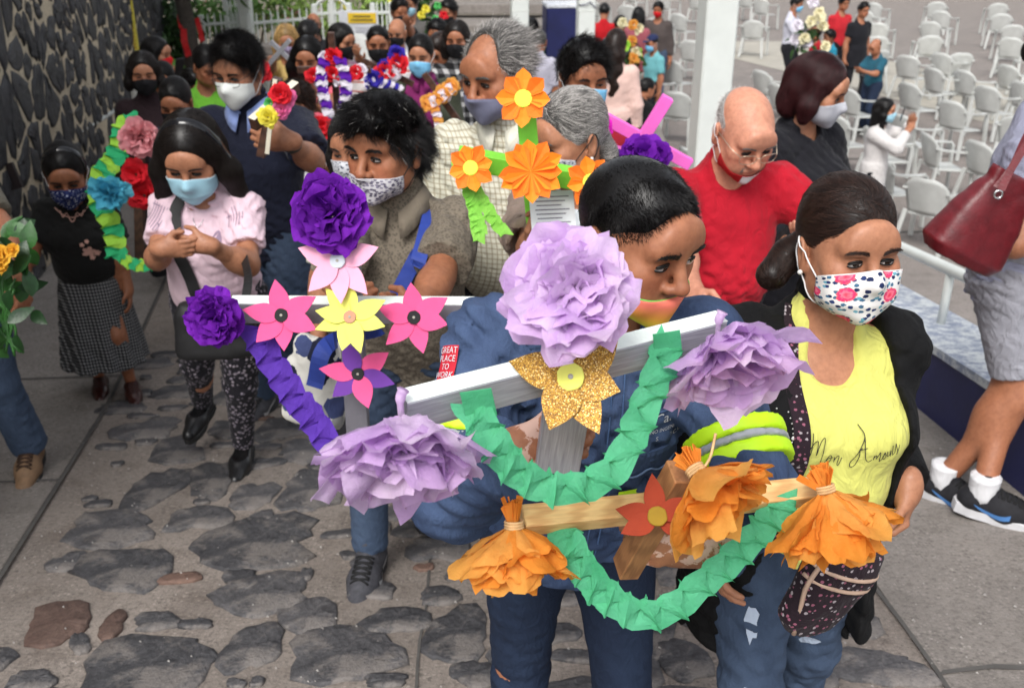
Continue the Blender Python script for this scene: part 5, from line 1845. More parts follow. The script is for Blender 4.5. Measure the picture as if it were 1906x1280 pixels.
# tree with red ribbons
tp = at(352, 90, 13.8)
tr = thing('ribboned_tree', 'slender dark tree tied with red ribbons by the stone wall', 'tree', (tp[0], tp[1], .8), 0)
barkm = plain('tree_bark', lin(70, 64, 58), .95, .3, 30, .6, 50, .02)
MB().tube(catmull([(0, 0, -.1), (.02, 0, 1.0), (-.04, .05, 2.2), (.06, .05, 3.4), (0, 0, 4.4)], 6), np.linspace(.13, .05, 25), 10).build('trunk', barkm, tr, True)
lm = MB()
for k in range(7):
    a = k * 2.4; z = 1.6 + k * .4
    lm.tube(catmull([(0, 0, z), (.4 * cos(a), .4 * sin(a), z + .25), (.95 * cos(a), .9 * sin(a), z + .35)], 5), np.linspace(.04, .012, 11), 6)
lm.build('limbs', barkm, tr, True)
for k in range(7):
    a = k * 2.4; z = 1.75 + k * .4
    foliage('crown', tr, (.75 * cos(a), .7 * sin(a), z + .25), (.62, .62, .42), 300, .22, 70 + k, LEAFM[0 if k % 3 else 1])
RIB = plain('red_ribbon', lin(196, 30, 34), .5, .2, 20, .3, 40)
def ribbon(pts, w, name='red_ribbon', mat=RIB, parent=None, face=(0, -1, 0)):
    C = catmull(pts, 6); T = np.gradient(C, axis=0); V = []
    for i, p in enumerate(C):
        b = nrm(np.cross(nrm(T[i]), face)); V += [p - b * w / 2, p + b * w / 2 + v3(0, .01 * sin(i), 0)]
    return mesh(name, V, [(2 * i, 2 * i + 1, 2 * i + 3, 2 * i + 2) for i in range(len(C) - 1)], mat, parent)
t0 = tr.location; tl = lambda px, py, d: at(px, py, d) - v3(*t0)
ribbon([tl(333, 12, 13.6), tl(340, 40, 13.6), tl(344, 80, 13.6), tl(352, 105, 13.6)], .085, parent=tr)
ribbon([tl(345, 14, 13.6), tl(336, 30, 13.6), tl(340, 52, 13.6)], .09, parent=tr)
ribbon([tl(366, 34, 13.6), tl(372, 55, 13.6), tl(377, 78, 13.6)], .07, parent=tr)
# plant leaves by the wall
bl = thing('broadleaf_plant', 'broad leaved plant below the red ribbons', 'plant', tuple(at(345, 118, 12.6) - v3(0, 0, .5)), 0)
rng = np.random.default_rng(8)
for k in range(9):
    V0, F0 = leaf_blade(.55, .2, .35, .3, 5)
    mesh('leaf', V0 @ (Rz(k * .7) @ Rx(rad(rng.uniform(15, 60)))).T + v3(0, 0, .15), F0, LEAFM[k % 2], bl, smooth=True)
# picket fence with arch
def fence(pxa, pxb, pya, pyb, d, label, n, h=.62, arch=None):
    a, b = at(pxa, pya, d), at(pxb, pyb, d)
    r = thing('picket_fence', label, 'fence', tuple(a), 0)
    e = b - a
    MB().bar((0, 0, 0), e, .05, .035, (0, 0, 1)).build('top_rail', WHITE, r)
    MB().bar((0, 0, -h), e - v3(0, 0, h), .05, .035, (0, 0, 1)).build('bottom_rail', WHITE, r)
    for k in range(n + 1):
        p = e * k / n
        MB().tube([p - v3(0, 0, h), p + v3(0, 0, .10), p + v3(0, 0, .14)], [.012, .012, .004], 6).build('picket', WHITE, r)
    for t_ in (0, 1): MB().box(e * t_ - v3(0, 0, .35), (.07, .07, .95), None, .008).build('post', WHITE, r)
    if arch:
        cx, w_, hh = arch
        c = e * cx
        MB().tube([c + v3(w_ * cos(t_), 0, hh * sin(t_)) for t_ in np.linspace(0, pi, 17)], .022, 8).build('arch', WHITE, r, True)
        MB().box(c + v3(0, 0, -.05), (.07, .06, .9), None, .008).build('arch_post', WHITE, r)
    return r
fence(465, 585, 44, 34, 13.9, 'white picket fence behind the blond woman', 9)
fence(586, 650, 26, 24, 13.8, 'white picket fence section with a rounded arch', 5, arch=(.5, .24, .20))
fence(694, 728, 24, 23, 13.8, 'short white picket fence right of the notice board', 4)
fence(376, 448, 46, 42, 14.4, 'white baluster railing beside the ribboned tree', 6, .5)
fence(420, 446, 12, 10, 14.6, 'upper white railing between tree and white gate pillar', 3, .3)
gp = at(455, 0, 14.2)
g = thing('gate_pillar', 'white plastered gate pillar beyond the man in navy', 'pillar', (gp[0], gp[1], .6), 0)
MB().box((0, 0, 1.2), (.17, .2, 3.2), None, .015).build('shaft', OFFW, g)
MB().box((.05, 0, .55), (.45, .3, .5), None, .03).build('base', OFFW, g)
st = thing('garden_steps', 'pale concrete steps below the picket fence', 'steps', tuple(at(505, 84, 13.0)), 0)
for k in range(3): MB().box((0, -.18 * k, -.12 * k - .05), (1.2, .3, .12), None, .01).build('step', PAVE, st)
# notice board
nb = at(668, 52, 13.0)
n_ = thing('notice_board', 'white notice board with a yellow heading strip', 'notice board', tuple(nb), 0)
MB().box((.0, 0, -.04), (.50, .03, .50), None, .004).build('panel', plain('notice_white', (.62, .64, .68), .5, .1, 14, 0), n_)
yh = MB().box((.05, -.02, .12), (.36, .012, .125), None, .003).build('heading', plain('notice_yellow', lin(226, 190, 48), .5, .1, 14, 0), n_)
pm = plain('print_grey', (.22, .22, .26), .7, .2, 20, 0); tm = plain('print_black', (.03, .03, .03), .7, .1, 20, 0)
hm = MB(); rng = np.random.default_rng(2)
for row, (x0, z) in enumerate(((-.06, .142), (-.09, .098))):
    x = x0
    while x < x0 + (.22 if row == 0 else .27):
        w = rng.uniform(.008, .016); hm.box((x + w / 2, -.029, z), (w, .002, .024)); x += w + .006
hm.build('heading_lettering', tm, n_)
hm = MB()
for k in range(9): hm.box((.06, -.018, .0 - .026 * k), (rng.uniform(.18, .30), .002, .006))
hm.build('small_print', pm, n_)
for s in (-1, 1): MB().box((s * .22, .02, -.55), (.03, .03, .7)).build('leg', WHITE, n_)
# banner on the wall corner
bn = at(232, -30, 11.6)
b_ = thing('wall_banner', 'narrow yellow and red printed banner hung on the stone wall', 'banner', tuple(bn), 0)
e1 = at(250, 96, 11.6) - bn
Fb = nrm(e1)
def bpanel(name, t0_, t1_, w0, w1, mat, o=0.0, parent=b_):
    x = v3(1, 0, 0)
    pts = [e1 * t0_ + x * w0, e1 * t0_ + x * w1, e1 * t1_ + x * w1, e1 * t1_ + x * w0]
    y = v3(0, -1, 0)
    V = [p + y * o for p in pts] + [p + y * (o + .012) for p in pts]
    return mesh(name, V, [(0, 1, 2, 3), (7, 6, 5, 4), (0, 4, 5, 1), (1, 5, 6, 2), (2, 6, 7, 3), (3, 7, 4, 0)], mat, parent, smooth=False)
bpanel('board', 0, 1.06, -.12, -.01, plain('banner_grey', lin(150, 146, 156), .6, .2, 20, 0))
yb = bpanel('yellow_panel', 0, .98, -.02, .065, plain('banner_yellow', lin(206, 190, 70), .6, .15, 20, 0), .014)
bpanel('red_panel', .36, .55, -.075, .03, plain('banner_red', lin(196, 40, 40), .6, .1, 20, 0), .028)
bpanel('white_mark', .44, .51, -.03, .0, plain('banner_white', (.75, .72, .7), .6, .1, 20, 0), .042)
bpanel('blue_panel', .05, .33, -.08, .0, plain('banner_blue', lin(130, 150, 176), .6, .1, 20, 0), .030)
hm = MB()
for k in range(14): hm.box(e1 * (.58 + .028 * k) + v3(.02, -.03, 0), (.05 * (.6 + .4 * sin(k * 3)), .002, .008))
hm.build('fine_print', plain('print_red', lin(170, 60, 40), .7), b_)
# far wall that closes the plaza, and the steps at the top middle
fw = thing('far_building', 'pale rendered building wall with dark doorway beyond the plaza', 'building', (0, 42, 0), 0)
MB().box((6, 0, 2), (60, .4, 4.4), None, .02).build('wall', plain('render_grey', lin(178, 172, 164), .85, .12, 1, .3, 30), fw)
for x in (-1.5, 9, 18): MB().box((x, -.22, 1.1), (1.6, .08, 2.2), None, .02).build('door', plain('door_dark', (.02, .02, .022), .5), fw)
ds = thing('white_steps', 'pale stone platform at the top behind the older man', 'steps', tuple(at(900, 40, 14.6)), 0)
MB().box((.2, .4, -.10), (1.6, 1.2, .14), None, .01).build('step', PAVE, ds); MB().box((.2, .9, .10), (1.6, .6, .14), None, .01).build('step', PAVE, ds)
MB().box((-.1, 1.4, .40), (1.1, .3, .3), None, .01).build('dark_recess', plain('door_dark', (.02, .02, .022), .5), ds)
# ------------------------------------------------------------------ cloths
def C(name, r, g, b, **kw): return cloth_mat(name, lin(r, g, b), **kw)
JEANS = denim_mat('blue_jeans', lin(44, 56, 76), lin(90, 108, 134))
JEANS_D = denim_mat('dark_jeans', lin(22, 30, 48), lin(48, 62, 86))
JACKET = denim_mat('denim_work_jacket', lin(34, 46, 74), lin(86, 106, 142), 6.)
BLACKC = cloth_mat('black_knit', (.004, .004, .0045), var=.3, sheen=0)
DARKT = cloth_mat('dark_trousers', (.012, .012, .016), var=.3)
NEON = plain('neon_yellow_green', lin(196, 244, 20), .55, .06, 30, .1)
SILVER = plain('reflective_silver', lin(160, 164, 170), .4, .1, 60, .1)
sneak_m = plain('sneaker_mesh', lin(66, 66, 72), .75, .3, 60, .5, 500)
BLK_SHOE = plain('black_leather', (.010, .010, .011), .32, .3, 40, .2, 200)
BROWN_SHOE = plain('oxblood_leather', lin(58, 28, 24), .28, .3, 40, .2, 200)
BOOT = plain('tan_boot', lin(132, 104, 78), .7, .2, 40, .4, 300)
WLACE = plain('dark_lace', (.008, .008, .009), .8)
SH_SNEAK = dict(mat=sneak_m, style='sneaker', laces=WLACE, logo=plain('emblem_grey', (.6, .6, .6), .4, .05, 20, 0), sole_mat=plain('sole_dark', (.025, .025, .028), .7), high=.02)
SH_BLACK = dict(mat=BLK_SHOE, style='flat')
SH_PLAIN = dict(mat=BLK_SHOE, style='sneaker')
def mmat(name, c, pat=None, rough=.75):
    if name in _mats: return _mats[name]
    t = NT(name)
    col = pat(t) if pat else t.ramp(t.noise(20, 3), [(.3, shade(c, .93)), (.7, shade(c, 1.05))])
    b = t.bump(t.noise(700, 2), .15, .0008, t.bump(t.noise(30, 3), .2, .004))
    _mats[name] = t.done(col, rough, b, Specular_IOR_Level=.25)
    return _mats[name]
def floral(t):
    uv = t.co('UV')
    base = spots_pat((.82, .80, .78), [lin(40, 60, 110), lin(70, 110, 140), lin(30, 44, 84), lin(110, 170, 190)], 13, .30, 'UV', (1.15, 1, 1))(t)
    vo = t.n('TexVoronoi', {'Vector': t.vmap((1.15, 1, 1), vec=uv, loc=(.12, .05, 0)), 'Scale': 3.0, 'Randomness': .7}, voronoi_dimensions='2D')
    r = t.n('SeparateColor', {0: vo.outputs['Color']}).outputs[1]
    wob = t.math('MULTIPLY', t.math('SUBTRACT', t.noise(20, 3, vec=uv), .5), .30)
    d = t.math('ADD', vo.outputs['Distance'], wob)
    rose = t.ramp(d, [(0, lin(236, 60, 90)), (.14, lin(250, 130, 150)), (.2, lin(220, 40, 110)), (.3, lin(250, 120, 110))])
    rose = t.mix(t.math('GREATER_THAN', r, .55), rose, t.mix(.6, rose, lin(240, 120, 60)))
    return t.mix(t.math('LESS_THAN', d, .27), base, rose)
def rainbow(t):
    v = t.n('SeparateXYZ', {0: t.co('UV')}).outputs['Y']
    return t.ramp(v, [(.0, lin(120, 200, 90)), (.38, lin(190, 225, 80)), (.55, lin(248, 224, 70)), (.74, lin(250, 170, 80)), (.92, lin(246, 130, 110))])
MK_BLUE = dict(kind='surgical', mat=mmat('mask_light_blue', lin(160, 204, 222)), edge=plain('mask_edge', (.7, .78, .82), .8, .05, 20, 0))
MK_CYAN = dict(kind='surgical', mat=mmat('mask_cyan', lin(128, 196, 236)), edge=plain('mask_edge', (.7, .78, .82), .8, .05, 20, 0))
MK_BLACK = dict(kind='cloth', mat=mmat('mask_black', (.010, .010, .012)), loop=plain('loop_black', (.01, .01, .01), .8))
MK_PAISLEY = dict(kind='cloth', mat=mmat('mask_paisley', None, spots_pat(lin(206, 204, 210), [lin(96, 92, 112), lin(130, 126, 146), lin(80, 76, 96)], 17, .40, 'UV', (1.2, 1, 1))), loop=plain('loop_black', (.01, .01, .01), .8), top=9., drop=4.)
MK_NAVYF = dict(kind='cloth', mat=mmat('mask_navy_floral', None, spots_pat(lin(34, 44, 92), [lin(200, 206, 220), lin(120, 130, 170), lin(230, 230, 236)], 16, .20, 'UV')))
MK_GREYBLUE = dict(kind='cloth', mat=mmat('mask_grey_blue', lin(122, 124, 148)), loop=plain('loop_black', (.01, .01, .01), .8), top=14., drop=6.)
MK_SILVER = dict(kind='cloth', mat=mmat('mask_silver', lin(186, 188, 196)))
MK_LACE = dict(kind='cloth', mat=mmat('mask_grey_print', None, spots_pat(lin(196, 198, 204), [lin(60, 66, 84), lin(120, 128, 140)], 20, .28, 'UV')), loop=plain('loop_black', (.01, .01, .01), .8))
MK_KN = dict(kind='kn95', mat=mmat('mask_white_respirator', lin(226, 230, 226)), lr=.0022)
MK_FLORAL = dict(kind='surgical', mat=mmat('mask_rose_print', None, floral))
MK_RAIN = dict(kind='cloth', mat=mmat('mask_rainbow', None, rainbow), top=1., bot=-70., drop=-6., loop=plain('loop_green', lin(150, 220, 60), .7))
MK_RED = dict(kind='cloth', mat=mmat('mask_red', lin(200, 30, 36)))
MK_CHIN = dict(kind='cloth', mat=mmat('mask_red_white', None, lambda t: t.mix(t.math('GREATER_THAN', t.n('SeparateXYZ', {0: t.co('UV')}).outputs['X'], .42), lin(170, 34, 38), lin(216, 214, 216))), top=-14., bot=-75., drop=-22., rise=34., wid=72.)
def T(m, **k): return dict(mat=m, **k)

# ------------------------------------------------------------------ near figures
W = {}
W['front'] = person('man in dark denim work jacket and rainbow mask carrying two crosses', (1188, 290, 1.50), 0, yaw=9, hs=.97, lean=12, side=4, hyaw=32, hpitch=15, hroll=2, girth=1.0, shw=1.30,
    skin='brown', hair='crop', vit=True, mask=MK_RAIN, eyes=.72, gaze=(.5, -.5), stubble=.35, brow=1.15,
    top=T(JACKET, name='jacket', sleeve=.93, d=.024, loose=.018, neck='round', nd=.02, hem=-.12, amp=.009, collar=.3),
    bottom=T(JEANS_D, amp=.005, d=.008, knee=.054), shoes=SH_SNEAK, feet=((-.10, .10, 0), (.10, -.06, 0)),
    armR=dict(w=at(960, 836, 1.41), pole=(-.5, .35, -1), fw=(1, .12, -.12), tw=(.1, .1, 1), curl=(.36, .40, .44, .48), thumb=.45, spread=.25, hsz=.95),
    armL=dict(w=at(1318, 1016, 1.43), pole=(1, .8, -.55), fw=(-1, -.05, .02), tw=(.1, .1, 1), curl=(.34, .38, .42, .46), thumb=.4, spread=.25, hsz=.95), face=dict(nose=1.1))
W['yellow'] = person('smiling woman in black cardigan and yellow T-shirt with rose print mask', (1592, 334, 1.80), 0, yaw=6, hs=.98, lean=0, side=4, hyaw=6, hpitch=1, girth=1.22, bust=.055, belly=.05, shw=.98,
    skin='tan', hair=dict(style='tied', line=.074, tail=[(0, .10, -.01), (-.05, .12, -.06), (-.09, .10, -.09)]), hairc='brown', mask=MK_FLORAL, eyes=.62, brow=.8,
    under=T(C('lemon_tee', 212, 211, 112, folds=.45), sleeve=.2, d=.014, neck='scoop', nd=.055, hem=-.10, amp=.006),
    top=T(BLACKC, name='cardigan', sleeve=.96, d=.029, neck='open', open=.136, ox=.032, hem=-.34, flare=.10, amp=.006, loose=.008),
    bottom=T(JEANS, amp=.005), shoes=SH_PLAIN, feet=((-.10, -.12, 0), (.10, .08, 0)),
    armL=dict(w=at(1690, 905, 1.98), pole=(.2, 1, -.3), curl=.62, f=(-.05, -.15, -1), t=(-.3, -1, 0)), armR=dict(l=(-.22, -.10, .84)), face=dict(cheek=1.2, facew=1.10))
W['brown'] = person('man in brown patterned polo with bushy black hair carrying the grey cross', (716, 176, 2.72), 0, yaw=-6, hs=1.12, lean=9, hyaw=-24, hpitch=6, girth=1.16, belly=.02, shw=1.06,
    skin='brown', hair=dict(style='shag', grey=.012), mask=MK_PAISLEY, eyes=.62, gaze=(-.6, .2), brow=1.2,
    top=T(cloth_mat('brown_polo', None, pattern=spots_pat(lin(126, 116, 102), [lin(98, 90, 80), lin(106, 98, 86)], 130, .35)), sleeve=.42, d=.020, loose=.030, neck='v', nd=.03, polo=cloth_mat('brown_collar', lin(126, 116, 102)), pcol=1.25, hem=-.13, amp=.010),
    bottom=T(JEANS, ankle=.056, len=.965), shoes=dict(SH_SNEAK, sc=1.14), fpx=((692, 1062, 6), (806, 948, -6)),
    armR=dict(w=at(616, 652, 2.36), pole=(-.45, .2, -1), fw=(1, .2, .15), tw=(0, .2, 1), curl=.7), armL=dict(w=at(740, 655, 2.38), pole=(.45, .2, -1), fw=(-1, .2, .1), tw=(0, .2, 1), curl=.7), face=dict(nose=1.15, cheek=1.1))
W['pink'] = person('woman in pale pink T-shirt with black headband praying with clasped hands', (348, 212, 3.48), 0, yaw=-4, hs=1.14, lean=3, hyaw=4, hpitch=24, girth=1.14, bust=.04, belly=.03, shw=.98,
    skin='tan', hair=dict(style='long', z=-.15, w=.110, sp=1.12, th=.034, line=.074), hairc='soft', mask=MK_BLUE, eyes=.3, brow=.7,
    top=T(C('pale_pink_tee', 226, 198, 210), sleeve=.34, d=.014, loose=.016, neck='round', nd=.06, hem=-.12, amp=.007),
    bottom=T(cloth_mat('black_floral_leggings', None, pattern=spots_pat((.012, .011, .016), [lin(120, 112, 124), lin(150, 140, 150)], 60, .26)), knee=.062, ankle=.044), shoes=SH_BLACK,
    fpx=((382, 815, 4), (456, 862, -2)), armR=dict(w=at(300, 462, 3.36), pole=(-.5, .3, -1), fw=(1, -.1, .0), tw=(0, -.2, 1), curl=(.25, .3, .35, .4)), armL=dict(w=at(386, 456, 3.38), pole=(.5, .3, -1), fw=(-1, -.05, .06), tw=(0, -.2, 1), curl=.45))
headband_part(W['pink'], W['pink']['root'], plain('black_headband', (.008, .008, .010), .12, .1, 20, 0))
W['skirt'] = person('elderly woman in black embroidered blouse and grey checked long skirt', (112, 268, 4.55), 0, yaw=10, hs=1.08, lean=8, hyaw=8, hpitch=20, girth=1.10, belly=.02, bust=.02, shw=.98,
    skin='deep', hair=dict(style='tied', line=.075, tail=[(0, .09, 0), (0, .11, -.06)]), hairc='black', mask=MK_NAVYF, eyes=.35, brow=.7,
    top=T(cloth_mat('black_blouse', (.008, .008, .008), var=.3), sleeve=.38, d=.018, loose=.020, neck='round', nd=.04, hem=-.08, amp=.006),
    bottom=T(cloth_mat('grey_check_wool', None, pattern=check_pat(lin(36, 37, 40), lin(92, 92, 94), lin(160, 160, 160), 62, 62, .34), var=.2), kind='skirt', hem=.14, flare=.075), shoes=dict(mat=BROWN_SHOE, style='sneaker', high=-.03, laces=BROWN_SHOE),
    fpx=((190, 725, 14), (248, 735, 8)), armR=dict(w=at(46, 505, 4.52), curl=.5), armL=None)
headband_part(W['skirt'], W['skirt']['root'], plain('black_headband', (.008, .008, .010), .12, .1, 20, 0))
W['rose'] = person('man at left edge in jeans and tan boots holding yellow roses', (-196, 95, 3.35), 1, yaw=-28, hs=1.05, hyaw=0, hpitch=6, girth=1.0, skin='brown', hair='short', mask=MK_BLACK,
    top=T(C('olive_shirt', 96, 92, 80), sleeve=.42, hem=-.12), bottom=T(JEANS, ankle=.066), shoes=dict(mat=BOOT, style='sneaker', laces=plain('brown_lace', lin(60, 40, 28), .8), sole=.03, high=.03),
    fpx=((-150, 830, 6), (66, 872, 34)), armL=dict(w=at(58, 566, 3.20), curl=.55, fw=(.08, -.1, -1), tw=(-.3, -1, 0)), armR=dict(w=at(-60, 560, 3.0), curl=.6))
W['navy'] = person('tall man in navy sweater and white respirator mask holding a small flowered cross', (438, 64, 4.12), 0, yaw=-8, hs=1.06, lean=3, hyaw=-10, hpitch=18, girth=1.08, shw=1.06, skin='tan', hair=dict(style='short', mess=.15), mask=MK_KN,
    glasses=plain('black_frame', (.012, .012, .014), .3), eyes=.5, brow=1.1,
    under=T(C('light_blue_shirt', 140, 160, 214), sleeve=.1, d=.012, neck='v', nd=.06, polo=C('light_blue_collar', 140, 160, 214), pcol=1.3, hem=-.05),
    top=T(C('navy_sweater', 22, 26, 44), sleeve=.40, d=.024, loose=.03, neck='v', nd=.10, hem=-.12, amp=.008), bottom=T(JEANS), shoes=SH_SNEAK,
    armL=dict(w=at(538, 262, 3.84), pole=(.6, .3, -1), fw=(-1, -.35, .18), tw=(.1, -.1, 1), curl=.68, hsz=1.1), armR=dict(l=(-.26, -.05, .86)))
W['checker'] = person('balding older man in pale checked shirt and slate mask, a strap on his shoulder', (925, 46, 3.10), 0, yaw=-14, hs=1.12, lean=4, hyaw=-26, hpitch=14, girth=1.10, shw=1.08, belly=.03, skin='brown', hair=dict(style='balding', grey=.5), hairc='salt', mask=MK_GREYBLUE, eyes=.55, brow=.8,
    top=T(cloth_mat('ivory_check_shirt', None, pattern=check_pat(lin(226, 224, 208), lin(192, 184, 160), lin(170, 160, 140), 58, 58, .28)), sleeve=.42, d=.020, loose=.03, neck='v', nd=.03, polo=cloth_mat('ivory_collar', lin(226, 224, 208)), hem=-.2, amp=.008),
    bottom=T(DARKT), shoes=SH_PLAIN, face=dict(nose=1.25, facew=1.03))
W['cardi'] = person('grey haired woman in beige cardigan carrying the green cross', (1066, 168, 2.80), 0, yaw=-18, hs=1.02, lean=4, hyaw=-42, hpitch=14, girth=1.02, bust=.03, shw=.95, skin='tan', hair=dict(style='tied', line=.082, grey=.55, tail=[(0, .085, -.02), (.01, .095, -.08), (.02, .09, -.15)]), hairc='salt', mask=MK_LACE, eyes=.6, brow=.6,
    under=T(C('white_blouse', 206, 214, 220), sleeve=.1, neck='round', nd=.04, hem=-.15), top=T(C('beige_cardigan', 142, 124, 112), name='cardigan', sleeve=.95, d=.030, neck='open', open=.10, hem=-.24, amp=.008, loose=.018),
    bottom=T(DARKT), shoes=SH_PLAIN, armR=dict(w=at(985, 462, 2.50), pole=(-.5, .2, -1), fw=(.55, -.2, .75), tw=(.3, -.6, .6), curl=.72), armL=dict(l=(.14, -.26, 1.02), curl=.4, t=(0, -1, .2)))
W['redtee'] = person('young man in crimson T-shirt with light blue surgical mask', (1086, 76, 3.80), 1, yaw=6, hs=1.05, hyaw=12, hpitch=10, girth=1.0, skin='brown', hair='short', mask=MK_CYAN, eyes=.55,
    top=T(C('crimson_tee', 140, 24, 40), sleeve=.40, neck='v', nd=.10, loose=.028, hem=-.12), bottom=T(JEANS_D), shoes=SH_PLAIN)
W['bald'] = person('bald man in bright red T-shirt looking down, mask under his chin', (1392, 160, 3.14), 0, yaw=10, hs=1.10, lean=12, hyaw=8, hpitch=30, girth=1.20, belly=.07, shw=1.08, skin='rose', hair=dict(style='bald'), hairc='white', mask=MK_CHIN, glasses=plain('gold_frame', (.6, .5, .38), .3, Metallic=.8), eyes=.3, brow=.5,
    top=T(C('bright_red_tee', 176, 20, 40), sleeve=.42, d=.020, loose=.030, neck='round', nd=.02, hem=-.12, amp=.009), bottom=T(DARKT), shoes=SH_PLAIN,
    armL=dict(w=at(1515, 435, 3.2), pole=(1, .4, -.4)), armR=dict(w=at(1296, 560, 2.98), pole=(-.6, .6, -.8), curl=.6))
W['shawl'] = person('woman with wine red bob in black shawl and silver grey mask', (1528, 102, 3.98), 0, yaw=34, hs=1.06, hyaw=26, hpitch=16, girth=1.02, bust=.03, skin='tan', hair=dict(style='bob', z=-.09, w=.100, th=.030, line=.078), hairc='wine', mask=MK_SILVER, eyes=.5, brow=.7,
    top=T(C('black_shawl', 24, 24, 30), name='shawl', sleeve=.9, d=.034, loose=.04, neck='round', nd=.02, hem=-.3, flare=.25, amp=.004), bottom=T(DARKT), shoes=SH_PLAIN, armL=dict(l=(.16, -.24, 1.0)), armR=dict(l=(-.2, -.2, .95)))
W['edge'] = person('person in grey shorts and lilac grey shirt with red handbag at right edge', (2010, 40, 3.30), 0, yaw=62, hs=1.05, hyaw=5, hpitch=6, girth=1.10, hips=1.05, skin='brown', hair='bun', mask=MK_BLUE,
    top=T(C('lilac_grey_shirt', 150, 152, 172), sleeve=.35, d=.022, loose=.03, hem=-.10, amp=.008), bottom=T(C('grey_shorts', 146, 146, 154, folds=.6), len=.40, d=.030, name='shorts', amp=.010),
    shoes=dict(mat=plain('black_knit_sneaker', (.010, .010, .014), .75, .3, 60, .5, 500), style='sneaker', sole=.034, sole_mat=plain('sole_white', (.62, .62, .64), .6, .1, 20, .1), sock=cloth_mat('white_sock', (.72, .72, .74)), logo=plain('emblem_blue', lin(80, 130, 190), .4, .05, 20, 0), laces=WLACE),
    fpx=((1748, 930, -10), (1818, 968, -8)), armR=dict(l=(-.2, -.2, 1.1)), armL=dict(l=(.2, -.2, 1.0)))
# ------------------------------------------------------------------ the crowd behind
W['wine'] = person('woman in dark brown cardigan and black mask by the stone wall', (262, 98, 6.3), 1, yaw=14, hyaw=4, hpitch=6, bust=.03, skin='tan', hair=dict(style='bob', z=-.08, line=.082), hairc='soft', mask=MK_BLACK, eyes=.4,
    top=T(C('dark_brown_knit', 44, 30, 34), sleeve=.95, neck='v', nd=.10, hem=-.2), bottom=T(DARKT))
W['navyw'] = person('woman with black mask and navy top between cardigan woman and tall man', (322, 146, 5.5), 1, yaw=-4, hyaw=4, hpitch=20, skin='brown', hair='tied', mask=MK_BLACK, eyes=.35, top=T(C('navy_top', 30, 34, 58), sleeve=.4, neck='round', hem=-.1), bottom=T(DARKT))
W['redmask'] = person('woman in white blouse and red mask holding up a phone by the wall', (288, 70, 8.0), 1, yaw=40, hyaw=40, hpitch=6, skin='tan', hair=dict(style='long', z=-.16), mask=MK_RED, eyes=.4, top=T(C('white_top', 214, 214, 208), sleeve=.9, hem=-.1), bottom=T(JEANS), armL=dict(w=at(330, 136, 7.7), curl=.6))
W['girl'] = person('unmasked girl half hidden behind the woman in brown cardigan', (300, 116, 7.2), 1, yaw=10, hpitch=18, skin='deep', hair='tied', eyes=.4, top=T(C('pale_blue_top', 150, 180, 200), sleeve=.3), bottom=T(DARKT), hs=.95)
W['green'] = person('unmasked young woman in lime green top looking down', (380, 86, 6.6), 1, yaw=14, hyaw=30, hpitch=24, skin='brown', hair='bun', eyes=.3, top=T(C('lime_top', 116, 190, 60), sleeve=.35, neck='round'), bottom=T(DARKT))
W['bluebag'] = person('person in dark slate jacket behind the tall man, face hidden', (352, 128, 7.4), 2, yaw=60, hpitch=30, skin='brown', hair='short', top=T(C('slate_jacket', 50, 56, 66), sleeve=.95), bottom=T(JEANS), hs=.9)
W['blond'] = person('blond woman in mustard top with lilac mask holding a silver cross', (531, 47, 8.4), 1, yaw=6, hyaw=6, hpitch=14, skin='tan', hair=dict(style='bob', z=-.12), hairc='blond', mask=dict(kind='cloth', mat=mmat('mask_lilac', lin(150, 140, 172))), eyes=.4, top=T(C('mustard_top', 206, 178, 112), sleeve=.4, hem=-.1), bottom=T(DARKT), armR=dict(w=at(508, 118, 8.0), curl=.7, pole=(-.5, .2, -1)), armL=dict(w=at(552, 118, 8.0), curl=.6))
W['backpink'] = person('man in coral shirt seen from behind beside the blond woman', (572, 40, 8.9), 2, yaw=160, hpitch=10, skin='brown', hair='short', top=T(C('coral_shirt', 222, 116, 122), sleeve=.4), bottom=T(DARKT))
W['farman'] = person('bald bearded man at the fence behind the crowd', (582, 24, 11.2), 2, yaw=10, hpitch=8, skin='brown', hair='bald', hairc='salt', mask=MK_BLACK, top=T(C('charcoal_shirt', 40, 40, 44), sleeve=.4), bottom=T(DARKT))
W['pinktop'] = person('long haired woman in coral pink top with black mask and lanyard', (570, 70, 6.3), 1, yaw=4, hyaw=-4, hpitch=12, bust=.04, skin='brown', hair=dict(style='long', z=-.2, w=.11, th=.036), mask=MK_BLACK, eyes=.4, top=T(C('coral_pink_top', 226, 104, 122), sleeve=.25, neck='scoop', nd=.05), bottom=T(DARKT), armL=dict(w=at(600, 205, 5.95), pole=(.5, .2, -1), fw=(-1, 0, 0)), armR=dict(w=at(568, 212, 5.95), pole=(-.5, .2, -1), fw=(1, 0, 0)))
W['pinkwhite'] = person('woman in pink and white striped blouse leaning right, black mask', (634, 45, 8.0), 1, yaw=24, hyaw=30, hpitch=14, lean=12, skin='tan', hair=dict(style='long', z=-.2, w=.105), mask=MK_BLACK, top=T(cloth_mat('pink_stripe_blouse', None, pattern=stripe_pat(lin(232, 170, 200), lin(238, 220, 226), 40, .5)), sleeve=.4), bottom=T(DARKT), armL=dict(w=at(668, 110, 7.8)))
W['whitetee'] = person('bald man in white T-shirt and black mask behind the striped polo', (738, 34, 9.3), 1, yaw=-10, hpitch=12, girth=1.1, skin='tan', hair='bald', hairc='white', mask=MK_BLACK, top=T(C('white_tee', 214, 212, 214), sleeve=.4), bottom=T(DARKT))
